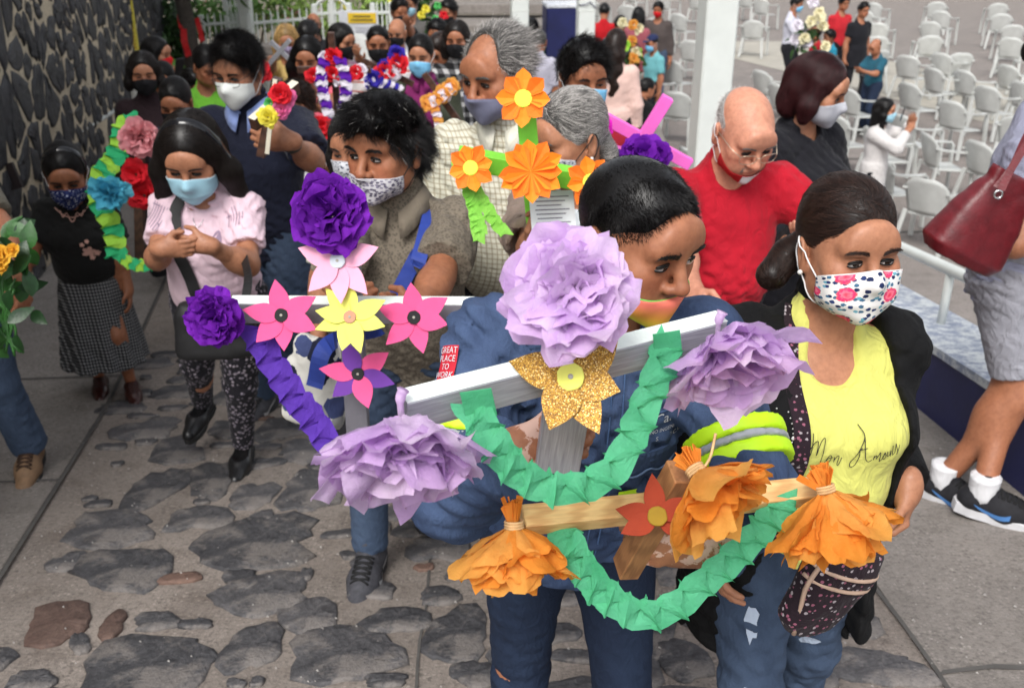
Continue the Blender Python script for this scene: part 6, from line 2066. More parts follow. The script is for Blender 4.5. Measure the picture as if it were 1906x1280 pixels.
W['stripe'] = person('man in white polo with thin red stripes and black mask', (702, 46, 7.2), 1, yaw=4, hyaw=2, hpitch=10, girth=1.08, skin='brown', hair='crop', mask=MK_BLACK, eyes=.45, top=T(cloth_mat('striped_polo', None, pattern=stripe_pat(lin(222, 216, 216), lin(186, 96, 80), 15, .17)), sleeve=.42, neck='v', nd=.05, polo=C('white_collar', 222, 218, 216)), bottom=T(C('khaki_trousers', 150, 142, 122)))
W['purple'] = person('woman in magenta polo and olive jacket with sky blue mask', (782, 66, 6.6), 1, yaw=-2, hyaw=-6, hpitch=8, girth=1.1, bust=.05, skin='tan', hair='tied', mask=MK_CYAN, eyes=.45, under=T(C('magenta_polo', 120, 34, 92), sleeve=.1, neck='v', nd=.05, polo=C('magenta_collar', 120, 34, 92)), top=T(C('olive_jacket', 62, 66, 52), name='jacket', sleeve=.95, d=.030, neck='open', open=.13, hem=-.15), bottom=T(DARKT))
W['plaid'] = person('woman in black and white plaid shirt with black mask', (850, 40, 7.4), 1, yaw=-2, hyaw=-4, hpitch=6, skin='brown', hair=dict(style='long', z=-.12), hairc='soft', mask=MK_BLACK, eyes=.4, top=T(cloth_mat('plaid_shirt', None, pattern=check_pat(lin(24, 24, 26), lin(92, 92, 94), lin(190, 190, 190), 13, 13, .42)), sleeve=.2, neck='v', nd=.03), bottom=T(DARKT))
W['blackhair'] = person('dark haired person mostly hidden behind magenta polo woman', (815, 36, 8.6), 2, yaw=-20, hpitch=14, skin='brown', hair='short', mask=MK_BLACK, top=T(C('black_top', 26, 24, 28), sleeve=.4), bottom=T(DARKT))
W['brownhair'] = person('brown haired person crouched between striped polo and plaid shirt', (820, 62, 7.8), 2, yaw=-40, hpitch=30, skin='brown', hair='bob', hairc='brown', top=T(C('black_top2', 30, 26, 30), sleeve=.4), bottom=T(DARKT))
W['backblack'] = person('person in black T-shirt in front of the garden, arms raised', (742, -2, 10.4), 2, yaw=30, hpitch=10, skin='brown', hair='short', mask=MK_BLACK, top=T(C('black_tee', 22, 22, 24), sleeve=.4), bottom=T(DARKT), armL=dict(w=at(758, 45, 10.1)))
W['backgrey'] = person('person in grey shirt with light blue mask at the top of the picture', (762, -14, 11.4), 2, yaw=-10, hpitch=10, skin='tan', hair='short', mask=MK_BLUE, top=T(C('mid_grey_tee', 92, 90, 88), sleeve=.4), bottom=T(DARKT))
W['backwhite'] = person('man in pale grey shirt near the top behind the plaid shirt', (836, 0, 11.2), 2, yaw=-30, hpitch=14, skin='brown', hair='short', mask=MK_BLACK, top=T(C('pale_grey_shirt', 196, 196, 204), sleeve=.5), bottom=T(DARKT))
W['childwhite'] = person('young person in white printed T-shirt with black mask behind the tall man', (548, 150, 5.0), 1, yaw=6, hpitch=22, skin='brown', hair='short', hairc='brown', mask=MK_BLACK, eyes=.3, top=T(C('white_print_tee', 222, 222, 224), sleeve=.4), bottom=T(DARKT), armL=dict(w=at(618, 330, 4.9)))
W['floralb'] = person('woman in pale floral blouse hidden behind the bushy haired man', (668, 196, 3.15), 1, yaw=-14, hyaw=-10, hpitch=10, skin='tan', hair=dict(style='long', z=-.10), mask=MK_LACE, top=T(cloth_mat('floral_blouse', None, pattern=spots_pat(lin(222, 226, 214), [lin(210, 150, 150), lin(130, 170, 160)], 45, .2)), sleeve=.4), bottom=T(DARKT), shw=1.1)
W['greyback'] = person('grey haired man in pale lilac shirt seen from behind', (1003, 54, 10.6), 1, yaw=186, hpitch=6, skin='brown', hair='crop', hairc='salt', top=T(C('lilac_shirt', 178, 176, 190), sleeve=.5), bottom=T(DARKT))
W['greenshirt'] = person('small person in green top beside the left canopy post', (990, 36, 13.2), 2, yaw=180, hpitch=6, skin='brown', hair='short', top=T(C('bottle_green', 24, 84, 50), sleeve=.4), bottom=T(DARKT))
W['longhair'] = person('woman with very long wavy hair in blush pink coat seen from behind', (1148, 54, 8.6), 1, yaw=170, hpitch=4, skin='tan', hair=dict(style='waves', z=-.40), hairc='brown', top=T(C('blush_coat', 224, 190, 180), sleeve=.95, hem=-.3, flare=.1), bottom=T(DARKT))
G4 = 'people on the plaza'
W['tealcap'] = person('person in turquoise shirt and navy cap sitting on the plaza', (1215, 64, 15.2), 2, yaw=-60, hpitch=12, gz=.35, skin='brown', hair='cap', mask=MK_CYAN, top=T(C('turquoise_shirt', 112, 178, 184), sleeve=.4), bottom=T(DARKT), group=G4, H=1.55)
W['redmaskman'] = person('man in dark brown sweater with red mask walking on the plaza', (1226, 4, 17.6), 2, yaw=-20, hpitch=10, gz=0., girth=1.1, skin='brown', hair='short', mask=MK_RED, top=T(C('taupe_sweater', 76, 68, 66), sleeve=.95), bottom=T(JEANS), feet=((-.1, .1, 0), (.14, -.2, 0)), group=G4)
W['rosedress'] = person('person in dusty rose outfit at the top right of centre', (1192, -40, 17.0), 2, yaw=150, hpitch=10, gz=0., skin='tan', hair='long', top=T(C('rose_top', 150, 80, 90), sleeve=.5), bottom=T(C('rose_trousers', 156, 84, 92)), group=G4)
W['greytee'] = person('person in charcoal T-shirt bending near the right canopy post', (1158, -44, 16.0), 2, yaw=150, lean=18, hpitch=10, gz=0., skin='brown', hair='short', top=T(C('charcoal_tee', 72, 72, 76), sleeve=.4), bottom=T(C('wine_trousers', 70, 30, 38)), group=G4)
W['redarm'] = person('person in scarlet sweater at the top beside the right post', (1128, -60, 17.4), 2, yaw=170, hpitch=10, gz=0., skin='brown', hair='short', top=T(C('scarlet_sweater', 176, 20, 30), sleeve=.95), bottom=T(DARKT), group=G4)
W['blackdress'] = person('dark haired child in black sitting behind the guard rail', (1205, 146, 12.6), 2, yaw=120, hpitch=16, gz=.15, skin='brown', hair='bun', top=T(C('black_dress', 16, 16, 18), sleeve=.5), bottom=T(DARKT), group=G4, H=1.28)
W['tealman'] = person('man in teal T-shirt and dark jeans looking at a phone among chairs', (1632, 72, 16.0), 2, yaw=-62, hpitch=26, gz=0., girth=1.05, skin='brown', hair='bald', hairc='black', top=T(C('teal_tee', 34, 84, 102), sleeve=.4), bottom=T(JEANS_D), shoes=SH_PLAIN, armR=dict(l=(-.04, -.36, 1.12), pole=(-1, .2, -1)), armL=dict(l=(.06, -.36, 1.12), pole=(1, .2, -1)), group=G4)
W['whitecoat'] = person('girl in white knee-length coat filming with a phone among the chairs', (1650, 184, 11.0), 1, yaw=62, hpitch=2, gz=0., skin='tan', hair=dict(style='long', z=-.22), mask=MK_BLUE, top=T(C('white_coat', 206, 202, 200), sleeve=.95, hem=-.36, flare=.12, d=.03), bottom=T(DARKT), shoes=SH_PLAIN, armL=dict(l=(.06, -.30, 1.38), pole=(1, .2, -1)), armR=dict(l=(-.06, -.30, 1.32), pole=(-1, .2, -1)), group=G4)
W['whiteshirt'] = person('man in white shirt carrying white flowers across the plaza', (1484, -6, 17.6), 2, yaw=60, hpitch=10, gz=0., skin='brown', hair='short', mask=MK_CYAN, top=T(C('white_shirt2', 200, 200, 212), sleeve=.4), bottom=T(DARKT), shoes=SH_PLAIN, armL=dict(l=(.1, -.35, 1.1)), armR=dict(l=(-.1, -.35, 1.15)), group=G4)
W['redboy'] = person('boy in red football shirt on the plaza', (1524, 12, 18.2), 2, yaw=-80, hpitch=6, gz=0., skin='brown', hair='short', top=T(C('red_jersey', 168, 30, 40), sleeve=.4), bottom=T(C('white_trousers', 180, 180, 180)), shoes=SH_PLAIN, H=1.35, group=G4)
W['cyankid'] = person('child in bright blue T-shirt on the plaza', (1551, 16, 17.8), 2, yaw=-80, hpitch=6, gz=0., skin='deep', hair='short', top=T(C('cyan_tee', 40, 132, 160), sleeve=.4), bottom=T(DARKT), shoes=SH_PLAIN, H=1.35, group=G4)
W['redwalk'] = person('person in red top and black trousers walking at the top right', (1578, -52, 18.6), 2, yaw=20, hpitch=6, gz=0., skin='brown', hair='short', top=T(C('red_top', 180, 34, 44), sleeve=.4), bottom=T(DARKT), shoes=SH_PLAIN, feet=((-.1, .12, 0), (.1, -.15, 0)), group=G4)
W['blackwalk'] = person('person in black dress walking beside the red top', (1616, -48, 17.6), 2, yaw=20, hpitch=6, gz=0., skin='brown', hair='short', top=T(C('black_tunic', 22, 22, 28), sleeve=.3, hem=-.25, flare=.15), bottom=T(DARKT), shoes=SH_PLAIN, feet=((-.1, .14, 0), (.1, -.12, 0)), group=G4)
# ------------------------------------------------------------------ papers, foams, woods
LILAC = [tissue_mat('lilac_tissue', lin(238, 204, 250), lin(250, 230, 253), tr=.48), tissue_mat('lilac_tissue_deep', lin(228, 184, 246), lin(242, 214, 250), tr=.48)]
VIOLET = [tissue_mat('violet_crepe', lin(110, 24, 168), lin(134, 44, 190), tr=.25), tissue_mat('violet_crepe_deep', lin(88, 16, 140), lin(112, 28, 166), tr=.25)]
ORANGE = [tissue_mat('orange_crepe', lin(255, 176, 76), lin(255, 194, 104), tr=.48), tissue_mat('orange_crepe_deep', lin(255, 158, 54), lin(255, 176, 80), tr=.48)]
GREENC = tissue_mat('green_crepe', lin(92, 204, 148), lin(120, 224, 174), tr=.48)
PURPC = tissue_mat('purple_crepe', lin(84, 46, 160), lin(100, 62, 178), tr=.2)
FO_PINK = plain('pink_foam', lin(228, 84, 140), .8, .05, 30, .12, 400); FO_PALE = plain('pale_pink_foam', lin(240, 170, 196), .8, .05, 30, .12, 400)
FO_YEL = plain('yellow_foam', lin(232, 232, 110), .8, .05, 30, .12, 400); FO_PUR = plain('purple_foam', lin(104, 52, 150), .8, .05, 30, .12, 400)
FO_BLK = plain('black_foam', (.010, .010, .011), .8, .1, 30, .12, 400); FO_TAN = plain('tan_foam', lin(196, 146, 116), .8, .05, 30, .12, 400); FO_GRY = plain('grey_foam', lin(198, 204, 212), .8, .05, 30, .12, 400)
FELT_R = plain('rust_felt', lin(150, 52, 24), .85, .1, 30, .2, 500); FELT_O = plain('olive_felt', lin(150, 120, 30), .85, .1, 30, .2, 500)
t = NT('gold_glitter')
vo = t.n('TexVoronoi', {'Vector': t.co(), 'Scale': 900.0})
rr = t.n('SeparateColor', {0: vo.outputs['Color']}).outputs[0]
GOLD = t.done(t.ramp(rr, [(0, lin(92, 60, 8)), (.55, lin(160, 112, 22)), (.88, lin(206, 160, 54)), (1, lin(255, 236, 170))]), .45, t.bump(rr, .9, .0015), Metallic=.35)
PINE = wood_mat('pine_wood', lin(228, 190, 128), lin(190, 134, 78)); PINE_D = wood_mat('pine_wood_red', lin(176, 122, 78), lin(128, 84, 50))
DWOOD = wood_mat('dark_wood', lin(86, 56, 42), lin(48, 30, 24)); SIL = silver_mat(); SILW = plain('white_and_lit_top', lin(232, 240, 234), .55, .06, 30, .2, 200)  # SILW: plain white, also the painted-in light on crossbar tops
GREYP = plain('grey_painted_wood', lin(130, 128, 136), .6, .12, 20, .3, 120); TWINE = plain('twine', lin(206, 168, 120), .9, .2, 60, .3, 300)
def twine_ring(name, parent, c, axis, r, n=2, w=.0016):
    Fm = frame(axis); m = MB()
    for k in range(n): m.tube([np.asarray(c) + Fm @ v3(r * cos(a), r * sin(a), (k - .5 * n) * w * 1.8) for a in np.linspace(0, 2 * pi, 15)[:-1]], w, 5, closed=True)
    return m.build(name, TWINE, parent, True)
def plank(parent, name, a, b, w, h, up, mat, topmat=None):
    o = bar_part(name, parent, a, b, w, h, up, mat)
    if topmat:                                     # pale top edge (white ones paint in the light from above), 1 mm proud
        a, b = np.asarray(a, float), np.asarray(b, float); x = nrm(b - a); z = nrm(np.asarray(up, float) - x * np.dot(up, x))
        bar_part('pale_edge', parent, a + z * (h / 2 + .0006), b + z * (h / 2 + .0006), w - .001, .0012, up, topmat, .0003)
    return o
# ---- A: the silver cross with lilac pompoms
kA = 1.2
base = at(1062, 700, 1.04 * kA)
cA = thing('flower_cross', 'silver painted cross with lilac paper pompoms and gold glitter flower', 'cross', tuple(base))
LA = lambda px, py, d: at(px, py, d * kA) - base
upA = nrm(v3(.10, -.16, .98))
a, b = LA(750, 766, .975), LA(1338, 614, 1.125)
plank(cA, 'crossbar', a, b, .028, .044, upA, SIL, SILW)  # white top: overhead light on the silver put into the colour
mid = (a + b) / 2 + v3(.005, .030, 0)
plank(cA, 'upright', mid + upA * .09, mid - upA * .185, .028, .060, nrm(np.cross(upA, v3(0, 1, 0))), SIL)
toC = lambda p: nrm(v3(0, 0, CAMZ) - (np.asarray(p) + base))
foam_flower('gold_flower', cA, LA(1062, 702, 1.005), toC(v3(0, 0, 0)) * .9 + v3(0, 0, .1), .072, [42, 168, 250, 298, 345], [GOLD], (FO_YEL, .0165, plain('metal_eyelet', (.35, .33, .28), .35, .1, 20, 0)), 4, W=.62, lens=[1.05, 1.05, .95, 1.05, .85])
LT = ['round', 'notch', 'slant', 'slant']
paper_flower('pompom', cA, LA(1068, 548, .985), toC(v3(0, 0, .05)) + v3(-.05, 0, .15), .080, LILAC, 12, n=44, spread=(8, 104), tip=LT, W=.60, crk=.22, crum=.008, ragged=.06)
paper_flower('pompom', cA, LA(744, 770, .955), nrm(v3(.06, -.66, -.62)), .104, LILAC, 13, n=50, spread=(8, 82), tip=LT, W=.46, crk=.20, droop=.12, ragged=.07, crum=.008, start=.6)
paper_flower('pompom', cA, LA(1338, 620, 1.09), nrm(v3(.22, -.80, -.50)), .098, LILAC, 14, n=44, spread=(8, 74), tip=LT, W=.50, crk=.20, droop=.12, ragged=.07, crum=.008, start=.7)
for q in ((746, 756, .955), (1336, 608, 1.105)): MB().tube(catmull([LA(*q) + v3(0, 0, -.014), LA(*q) + v3(0, -.003, .010), LA(*q) + v3(.004, -.002, .022)], 4), [.004] * 4 + [.006] * 4 + [.008], 7).build('twisted_end', LILAC[0], cA, True)
gp = [LA(872, 752, .972), LA(900, 790, .965), LA(928, 838, .97), LA(968, 884, .985), LA(1024, 908, 1.0), LA(1080, 908, 1.01), LA(1136, 880, 1.02), LA(1172, 826, 1.03), LA(1200, 760, 1.05), LA(1224, 700, 1.06), LA(1244, 640, 1.07)]
crepe('crepe_garland', cA, gp, .039, 24, GREENC, 3, depth=.30)
for q, w in (((888, 756, .966), .036), ((1240, 646, 1.066), .034)):
    bar_part('crepe_tab', cA, LA(*q) + v3(-w * .45, 0, 0), LA(*q) + v3(w * .55, 0, .006), .0012, .040, upA, GREENC, .0003)
# ---- B: the wooden cross with orange flowers
kB = 1.34
base = at(1240, 960, 1.02 * kB)
cB = thing('flower_cross', 'bare pine cross with orange crepe flowers and a green garland', 'cross', tuple(base))
LB = lambda px, py, d: at(px, py, d * kB) - base
upB = nrm(v3(.05, -.42, .90))
a, b = LB(972, 968, .985), LB(1532, 912, 1.045)
plank(cB, 'crossbar', a, b, .034, .026, upB, PINE)
u0, u1 = LB(1164, 1058, 1.10), LB(1268, 876, .985)
plank(cB, 'upright', u0, u1, .030, .038, nrm(v3(.3, -1, .1)), PINE_D)
foam_flower('felt_flower', cB, LB(1222, 962, .975), nrm(v3(0, -.8, .75)), .054, [170, 205, 20, 335, 95], [FELT_R], (FELT_O, .013, None), 6, W=.55)
for k, (px, py, d, ax, R, n, sd) in enumerate(((957, 974, .965, (.02, -.32, -.78), .094, 30, 21), (1294, 874, .945, (.40, -.62, -.42), .100, 30, 22), (1536, 908, 1.0, (.22, -.38, -.72), .110, 32, 23))):
    c = LB(px, py, d); ax = nrm(v3(*ax))
    paper_flower('orange_flower', cB, c, ax, R, ORANGE, sd, n=n, spread=(6, 64), tip=['point', 'slant', 'point', 'notch'], W=.40, crk=.16, droop=.03, ragged=.07, start=.85, crum=.006)
    m = MB(); rng = np.random.default_rng(sd)
    for j in range(22):
        q = frame(ax) @ v3(rng.normal(0, .008), rng.normal(0, .008), -rng.uniform(.020, .034))
        m.bar(c + ax * .006, c + q, .009, .0014, rng.normal(0, 1, 3))
    m.build('tuft', ORANGE[1], cB)
    twine_ring('twine', cB, c + ax * .003, ax, .0115, 3, .002)
MB().tube(catmull([LB(1312, 868, .94), LB(1322, 850, .945), LB(1328, 826, .95), LB(1332, 806, .95)], 5), .002, 5).build('twine_end', TWINE, cB, True)
gp = [LB(1046, 984, .985), LB(1062, 1018, .975), LB(1086, 1060, .98), LB(1122, 1104, .985), LB(1166, 1136, .99), LB(1216, 1144, .995), LB(1262, 1126, 1.0), LB(1306, 1088, 1.005), LB(1352, 1050, 1.01), LB(1398, 1006, 1.015), LB(1440, 962, 1.02), LB(1482, 936, 1.025)]
crepe('crepe_garland', cB, gp, .041, 26, GREENC, 5, depth=.28)
# ---- C: the grey cross with violet pompoms and foam flowers
base = at(650, 590, 2.22)
cC = thing('flower_cross', 'grey cross with violet pompoms and pink and yellow foam flowers', 'cross', tuple(base))
LC = lambda px, py, d: at(px, py, d) - base
upC = nrm(v3(-.02, -.10, 1))
a, b = LC(432, 576, 2.20), LC(884, 578, 2.24)
plank(cC, 'crossbar', a, b, .040, .048, upC, GREYP, SILW)  # grey bar, its top coloured white for the light it catches
plank(cC, 'upright', LC(641, 470, 2.16) + v3(0, .04, 0), LC(668, 820, 2.44), .036, .052, (1, 0, 0), GREYP)
paper_flower('pompom', cC, LC(619, 402, 2.10), nrm(v3(-.06, -.85, .55)), .088, VIOLET, 31, n=44, spread=(12, 112), tip=['round', 'notch'], W=.58, crk=.20, thin=.2)
paper_flower('pompom', cC, LC(406, 592, 2.12), nrm(v3(-.15, -.95, .2)), .064, VIOLET, 32, n=38, spread=(12, 112), tip=['round', 'notch'], W=.58, crk=.22)
nC = nrm(v3(.0, -.85, .42))
eyl = plain('metal_eyelet', (.35, .33, .28), .35, .1, 20, 0)
foam_flower('foam_flower', cC, LC(629, 486, 2.10), nC, .090, [18, 162, 228, 312, 276], [FO_PALE], (FO_GRY, .016, eyl), 1, W=.50)
foam_flower('foam_flower', cC, LC(525, 587, 2.14), nC, .080, [100, 28, 338, 275, 228, 172], [FO_PINK], (FO_BLK, .0145, eyl), 2, W=.56)
foam_flower('foam_flower', cC, LC(771, 591, 2.16), nC, .080, [95, 30, 348, 285, 225, 165], [FO_PINK], (FO_BLK, .0145, eyl), 3, W=.56)
foam_flower('foam_flower', cC, LC(652, 590, 2.11), nC, .078, [95, 130, 170, 200, 258, 288, 345, 25], [FO_YEL], (FO_TAN, .0135, eyl), 5, W=.48)
foam_flower('foam_flower', cC, LC(667, 696, 2.24), nC, .082, [35, 345, 288, 222, 172, 112], [FO_PINK, FO_PUR, FO_PINK, FO_PUR, FO_PINK, FO_PUR], (FO_BLK, .0140, eyl), 7, W=.52)
crepe('crepe_streamer', cC, [LC(468, 606, 2.16), LC(500, 664, 2.17), LC(530, 712, 2.18), LC(566, 762, 2.19), LC(600, 806, 2.2), LC(628, 850, 2.2)], .060, 16, PURPC, 6, depth=.20)
# ---- D: the green cross with orange folded flowers
base = at(988, 320, 2.42)
cD = thing('flower_cross', 'lime green cross with orange folded paper flowers and green fringe', 'cross', tuple(base))
LD = lambda px, py, d: at(px, py, d) - base
LIME = plain('lime_paper', lin(124, 208, 56), .6, .12, 20, .2, 90); LIMEC = tissue_mat('lime_crepe', lin(136, 220, 70), lin(170, 238, 110))
OP = [plain('orange_paper', lin(250, 140, 24), .7, .06, 20, .1, 200), plain('orange_paper_deep', lin(240, 118, 20), .7, .06, 20, .1, 200)]
plank(cD, 'crossbar', LD(852, 292, 2.42), LD(1112, 340, 2.44), .04, .045, (0, -.15, 1), LIME)
plank(cD, 'upright', LD(978, 196, 2.43), LD(998, 428, 2.52), .04, .046, (1, 0, 0), LIME)
OY = plain('lime_disc', lin(206, 222, 70), .7, .05, 20, 0)
origami_flower('paper_flower', cD, LD(974, 184, 2.36), nrm(v3(-.05, -.9, .35)), .066, 8, OP, (OY, .021), 1)
origami_flower('paper_flower', cD, LD(876, 313, 2.36), nrm(v3(-.1, -.9, .35)), .056, 8, OP, (OY, .018), 2, rot=.3)
origami_flower('paper_flower', cD, LD(988, 320, 2.34), nrm(v3(0, -.85, .45)), .078, 12, OP, None, 3, sharp=1.25)
origami_flower('paper_flower', cD, LD(1098, 338, 2.38), nrm(v3(.1, -.9, .35)), .060, 8, OP, (OY, .018), 4, rot=.2)
for k, pts in enumerate((((852, 300), (868, 345), (884, 395), (892, 450)), ((868, 330), (896, 370), (920, 410), (942, 436)), ((880, 336), (880, 370), (890, 410), (896, 432)))):
    crepe('crepe_fringe', cD, [LD(px, py, 2.40) for px, py in pts], .030, 12, LIMEC, 50 + k, depth=.18)
sh = thing('prayer_sheet', 'white printed prayer sheet held behind the green cross', 'paper', tuple(at(1030, 410, 2.46)))
Fm = frame(nrm(v3(.1, -.75, .55)))
bb = MB().box((0, 0, 0), (.11, .15, .0015), Fm).build('sheet', plain('paper_white', (.74, .78, .80), .8, .04, 20, 0), sh)
mm = MB()
for k in range(11): mm.box(Fm @ v3(-.004 * (k % 3), .06 - k * .011, .0014), (.085 - .012 * (k % 3), .0028, .0006), Fm)
mm.build('print', plain('print_grey', (.22, .22, .26), .7), sh)
# ---- E: the little dark cross of the man in navy
base = at(500, 235, 3.70)
cE = thing('flower_cross', 'dark wooden cross with cream edges and red pink yellow paper blooms', 'cross', tuple(base))
LE = lambda px, py, d: at(px, py, d) - base
CRE = plain('cream_paint', lin(222, 216, 196), .6, .06, 20, .1)
plank(cE, 'upright', LE(516, 146, 3.62), LE(487, 290, 3.74), .05, .032, (1, 0, 0), DWOOD)
bar_part('pale_edge', cE, LE(512, 148, 3.59), LE(497, 287, 3.71), .004, .016, (1, 0, 0), CRE, .001)
plank(cE, 'crossbar', LE(470, 232, 3.64), LE(552, 162, 3.78), .032, .05, (0, -.5, 1), DWOOD, CRE)
for k, (px, py, d, R, m_) in enumerate(((523, 177, 3.54, .036, tissue_mat('red_crepe', lin(214, 24, 40), lin(232, 50, 62), tr=.2)), (536, 184, 3.58, .030, tissue_mat('pink_crepe', lin(236, 96, 160), lin(244, 140, 186), tr=.2)), (524, 204, 3.56, .032, tissue_mat('pink_crepe', (0, 0, 0))), (500, 220, 3.54, .032, tissue_mat('yellow_crepe', lin(236, 220, 50), lin(244, 234, 100), tr=.2)))):
    pompom('paper_bloom', cE, LE(px, py, d), R, m_, 60 + k)
pompom('green_leaf_tuft', cE, LE(504, 193, 3.58), .022, tissue_mat('leaf_crepe', lin(70, 180, 90), lin(110, 210, 120), tr=.2), 70, 14)
# ---- F..K: crosses further back
RED, WHT, BLU = tissue_mat('red_crepe', (0, 0, 0)), tissue_mat('white_crepe', lin(232, 226, 236), tr=.2), tissue_mat('blue_crepe', lin(44, 34, 150), lin(70, 60, 180), tr=.2)
PURP2 = tissue_mat('bright_purple_crepe', lin(92, 30, 160), tr=.2)
def far_cross(label, px, py, d, arm, hgt, mat, blooms, tilt=0., up=(0, 0, 1)):
    b_ = at(px, py, d); r = thing('flower_cross', label, 'cross', tuple(b_))
    u_ = nrm(v3(sin(rad(tilt)), -.1, cos(rad(tilt)))); x_ = nrm(v3(cos(rad(tilt)), 0, -sin(rad(tilt))))
    plank(r, 'upright', u_ * hgt * .4, u_ * -hgt * .6, .03, .035, x_, mat); plank(r, 'crossbar', -x_ * arm, x_ * arm, .024, .035, u_, mat)
    for k, (bx, by, R, m_) in enumerate(blooms): pompom('paper_bloom', r, at(bx, by, d - .06) - b_, R, m_, 80 + k + int(px), 16)
    return r, b_
r, b_ = far_cross('dark cross with red and white blooms and purple white garland', 622, 130, 5.5, .20, .5, DWOOD, [(620, 106, .045, RED), (604, 106, .03, WHT), (584, 142, .042, RED), (596, 150, .035, WHT), (664, 138, .042, RED), (672, 130, .03, WHT), (620, 140, .05, RED), (630, 150, .035, WHT)])
LF = lambda px, py, d=5.4: at(px, py, d) - b_
crepe('crepe_garland', r, [LF(604, 110), LF(598, 150), LF(608, 200), LF(622, 250), LF(626, 285)], .060, 26, PURP2, 5, mat2=WHT)
crepe('crepe_garland', r, [LF(632, 108), LF(644, 150), LF(640, 200), LF(630, 240), LF(622, 288)], .060, 26, PURP2, 6, mat2=WHT)
r, b_ = far_cross('cross covered in blue red and white blooms held by striped polo man', 722, 135, 6.2, .17, .4, DWOOD, [(738, 104, .055, BLU), (742, 118, .06, RED), (716, 126, .045, BLU), (718, 136, .06, RED), (730, 140, .05, WHT), (696, 150, .06, BLU), (690, 158, .045, WHT), (735, 130, .04, WHT)], 25)
crepe('crepe_garland', r, [at(700, 152, 6.1) - b_, at(722, 162, 6.1) - b_, at(745, 172, 6.1) - b_], .08, 12, BLU, 7, mat2=WHT)
r, b_ = far_cross('cross wrapped in orange and white crepe beside magenta polo woman', 822, 182, 5.6, .16, .42, DWOOD, [(800, 192, .05, ORANGE[0]), (822, 178, .045, ORANGE[0]), (840, 162, .045, ORANGE[0]), (830, 176, .035, WHT)], 55)
crepe('crepe_garland', r, [at(790, 198, 5.5) - b_, at(815, 184, 5.5) - b_, at(848, 158, 5.5) - b_], .06, 14, ORANGE[0], 8, mat2=WHT)
crepe('crepe_garland', r, [at(808, 200, 5.5) - b_, at(816, 225, 5.5) - b_, at(818, 262, 5.5) - b_], .05, 14, ORANGE[0], 9, mat2=WHT)
r, b_ = far_cross('plain silver cross held up by the blond woman', 522, 95, 7.9, .10, .30, SIL, [], 45)
r, b_ = far_cross('hot pink cross with purple and magenta blooms behind denim jacket man', 1196, 258, 3.05, .17, .36, plain('hot_pink_paper', lin(238, 108, 200), .6, .06, 20, .1), [], 28)
for k, (px, py, R, m_) in enumerate(((1108, 246, .05, tissue_mat('magenta_crepe', lin(236, 40, 200), tr=.25)), (1196, 286, .055, VIOLET[0]), (1222, 290, .04, VIOLET[1]), (1176, 290, .04, VIOLET[1]))): pompom('paper_bloom', r, at(px, py, 2.95) - b_, R, m_, 90 + k)
bar_part('crossbar', r, at(1128, 278, 3.0) - b_, at(1185, 294, 3.0) - b_, .03, .035, (0, 0, 1), plain('hot_pink_paper', (0, 0, 0)))
r, b_ = far_cross('small white cross with red crepe blooms held by white T-shirt youth', 585, 242, 4.7, .07, .16, SILW, [(600, 236, .05, RED), (604, 250, .04, RED), (598, 256, .035, RED)], 70)
pompom('green_leaf_tuft', r, at(572, 243, 4.62) - b_, .018, tissue_mat('leaf_crepe', (0, 0, 0)), 71, 10)
rt = thing('red_bloom', 'red crepe bloom behind the tall man in navy', 'paper flower', tuple(at(486, 132, 5.4))); pompom('bloom', rt, (0, 0, 0), .055, RED, 99, 22)
rt = thing('red_bloom', 'red crepe bloom between the headband women', 'paper flower', tuple(at(256, 326, 4.2))); pompom('bloom', rt, (0, 0, 0), .06, RED, 98, 22); pompom('bloom', rt, (.02, .0, -.09), .06, RED, 97, 22)
# ---- L: garland cross of the woman in the checked skirt
base = at(215, 300, 4.22)
cL = thing('flower_cross', 'tall cross wrapped in green and yellow crepe with pink and blue flowers', 'cross', tuple(base))
LL = lambda px, py, d=4.2: at(px, py, d) - base
plank(cL, 'upright', LL(258, 236, 4.3), LL(262, 500, 4.42), .035, .04, (1, 0, 0), DWOOD)
plank(cL, 'crossbar', LL(196, 330, 4.3), LL(282, 322, 4.34), .03, .04, (0, 0, 1), DWOOD)
YG = tissue_mat('yellow_green_crepe', lin(166, 220, 80), tr=.25)
crepe('crepe_garland', cL, [LL(256, 226), LL(232, 236), LL(224, 262), LL(212, 296), LL(190, 322), LL(182, 345), LL(186, 380), LL(204, 410), LL(214, 440), LL(216, 478)], .085, 30, tissue_mat('garland_green', lin(56, 184, 122), tr=.25), 12, mat2=YG, depth=.2)
crepe('crepe_garland', cL, [LL(216, 470), LL(248, 492), LL(286, 492)], .05, 10, tissue_mat('garland_green', (0, 0, 0)), 13, mat2=YG, depth=.2)
pk = [tissue_mat('salmon_crepe', lin(238, 150, 160), lin(246, 182, 186))]; bl_ = [tissue_mat('sky_crepe', lin(70, 180, 214), lin(110, 206, 232))]
paper_flower('paper_bloom', cL, LL(262, 252, 4.12), nrm(v3(.25, -.9, -.15)), .095, pk, 41, n=22, spread=(12, 95), tip=['notch', 'round'], W=.5, crk=.2)
paper_flower('paper_bloom', cL, LL(206, 356, 4.10), nrm(v3(.15, -.95, -.05)), .085, bl_, 42, n=24, spread=(12, 100), tip=['notch', 'slant'], W=.45, crk=.2)
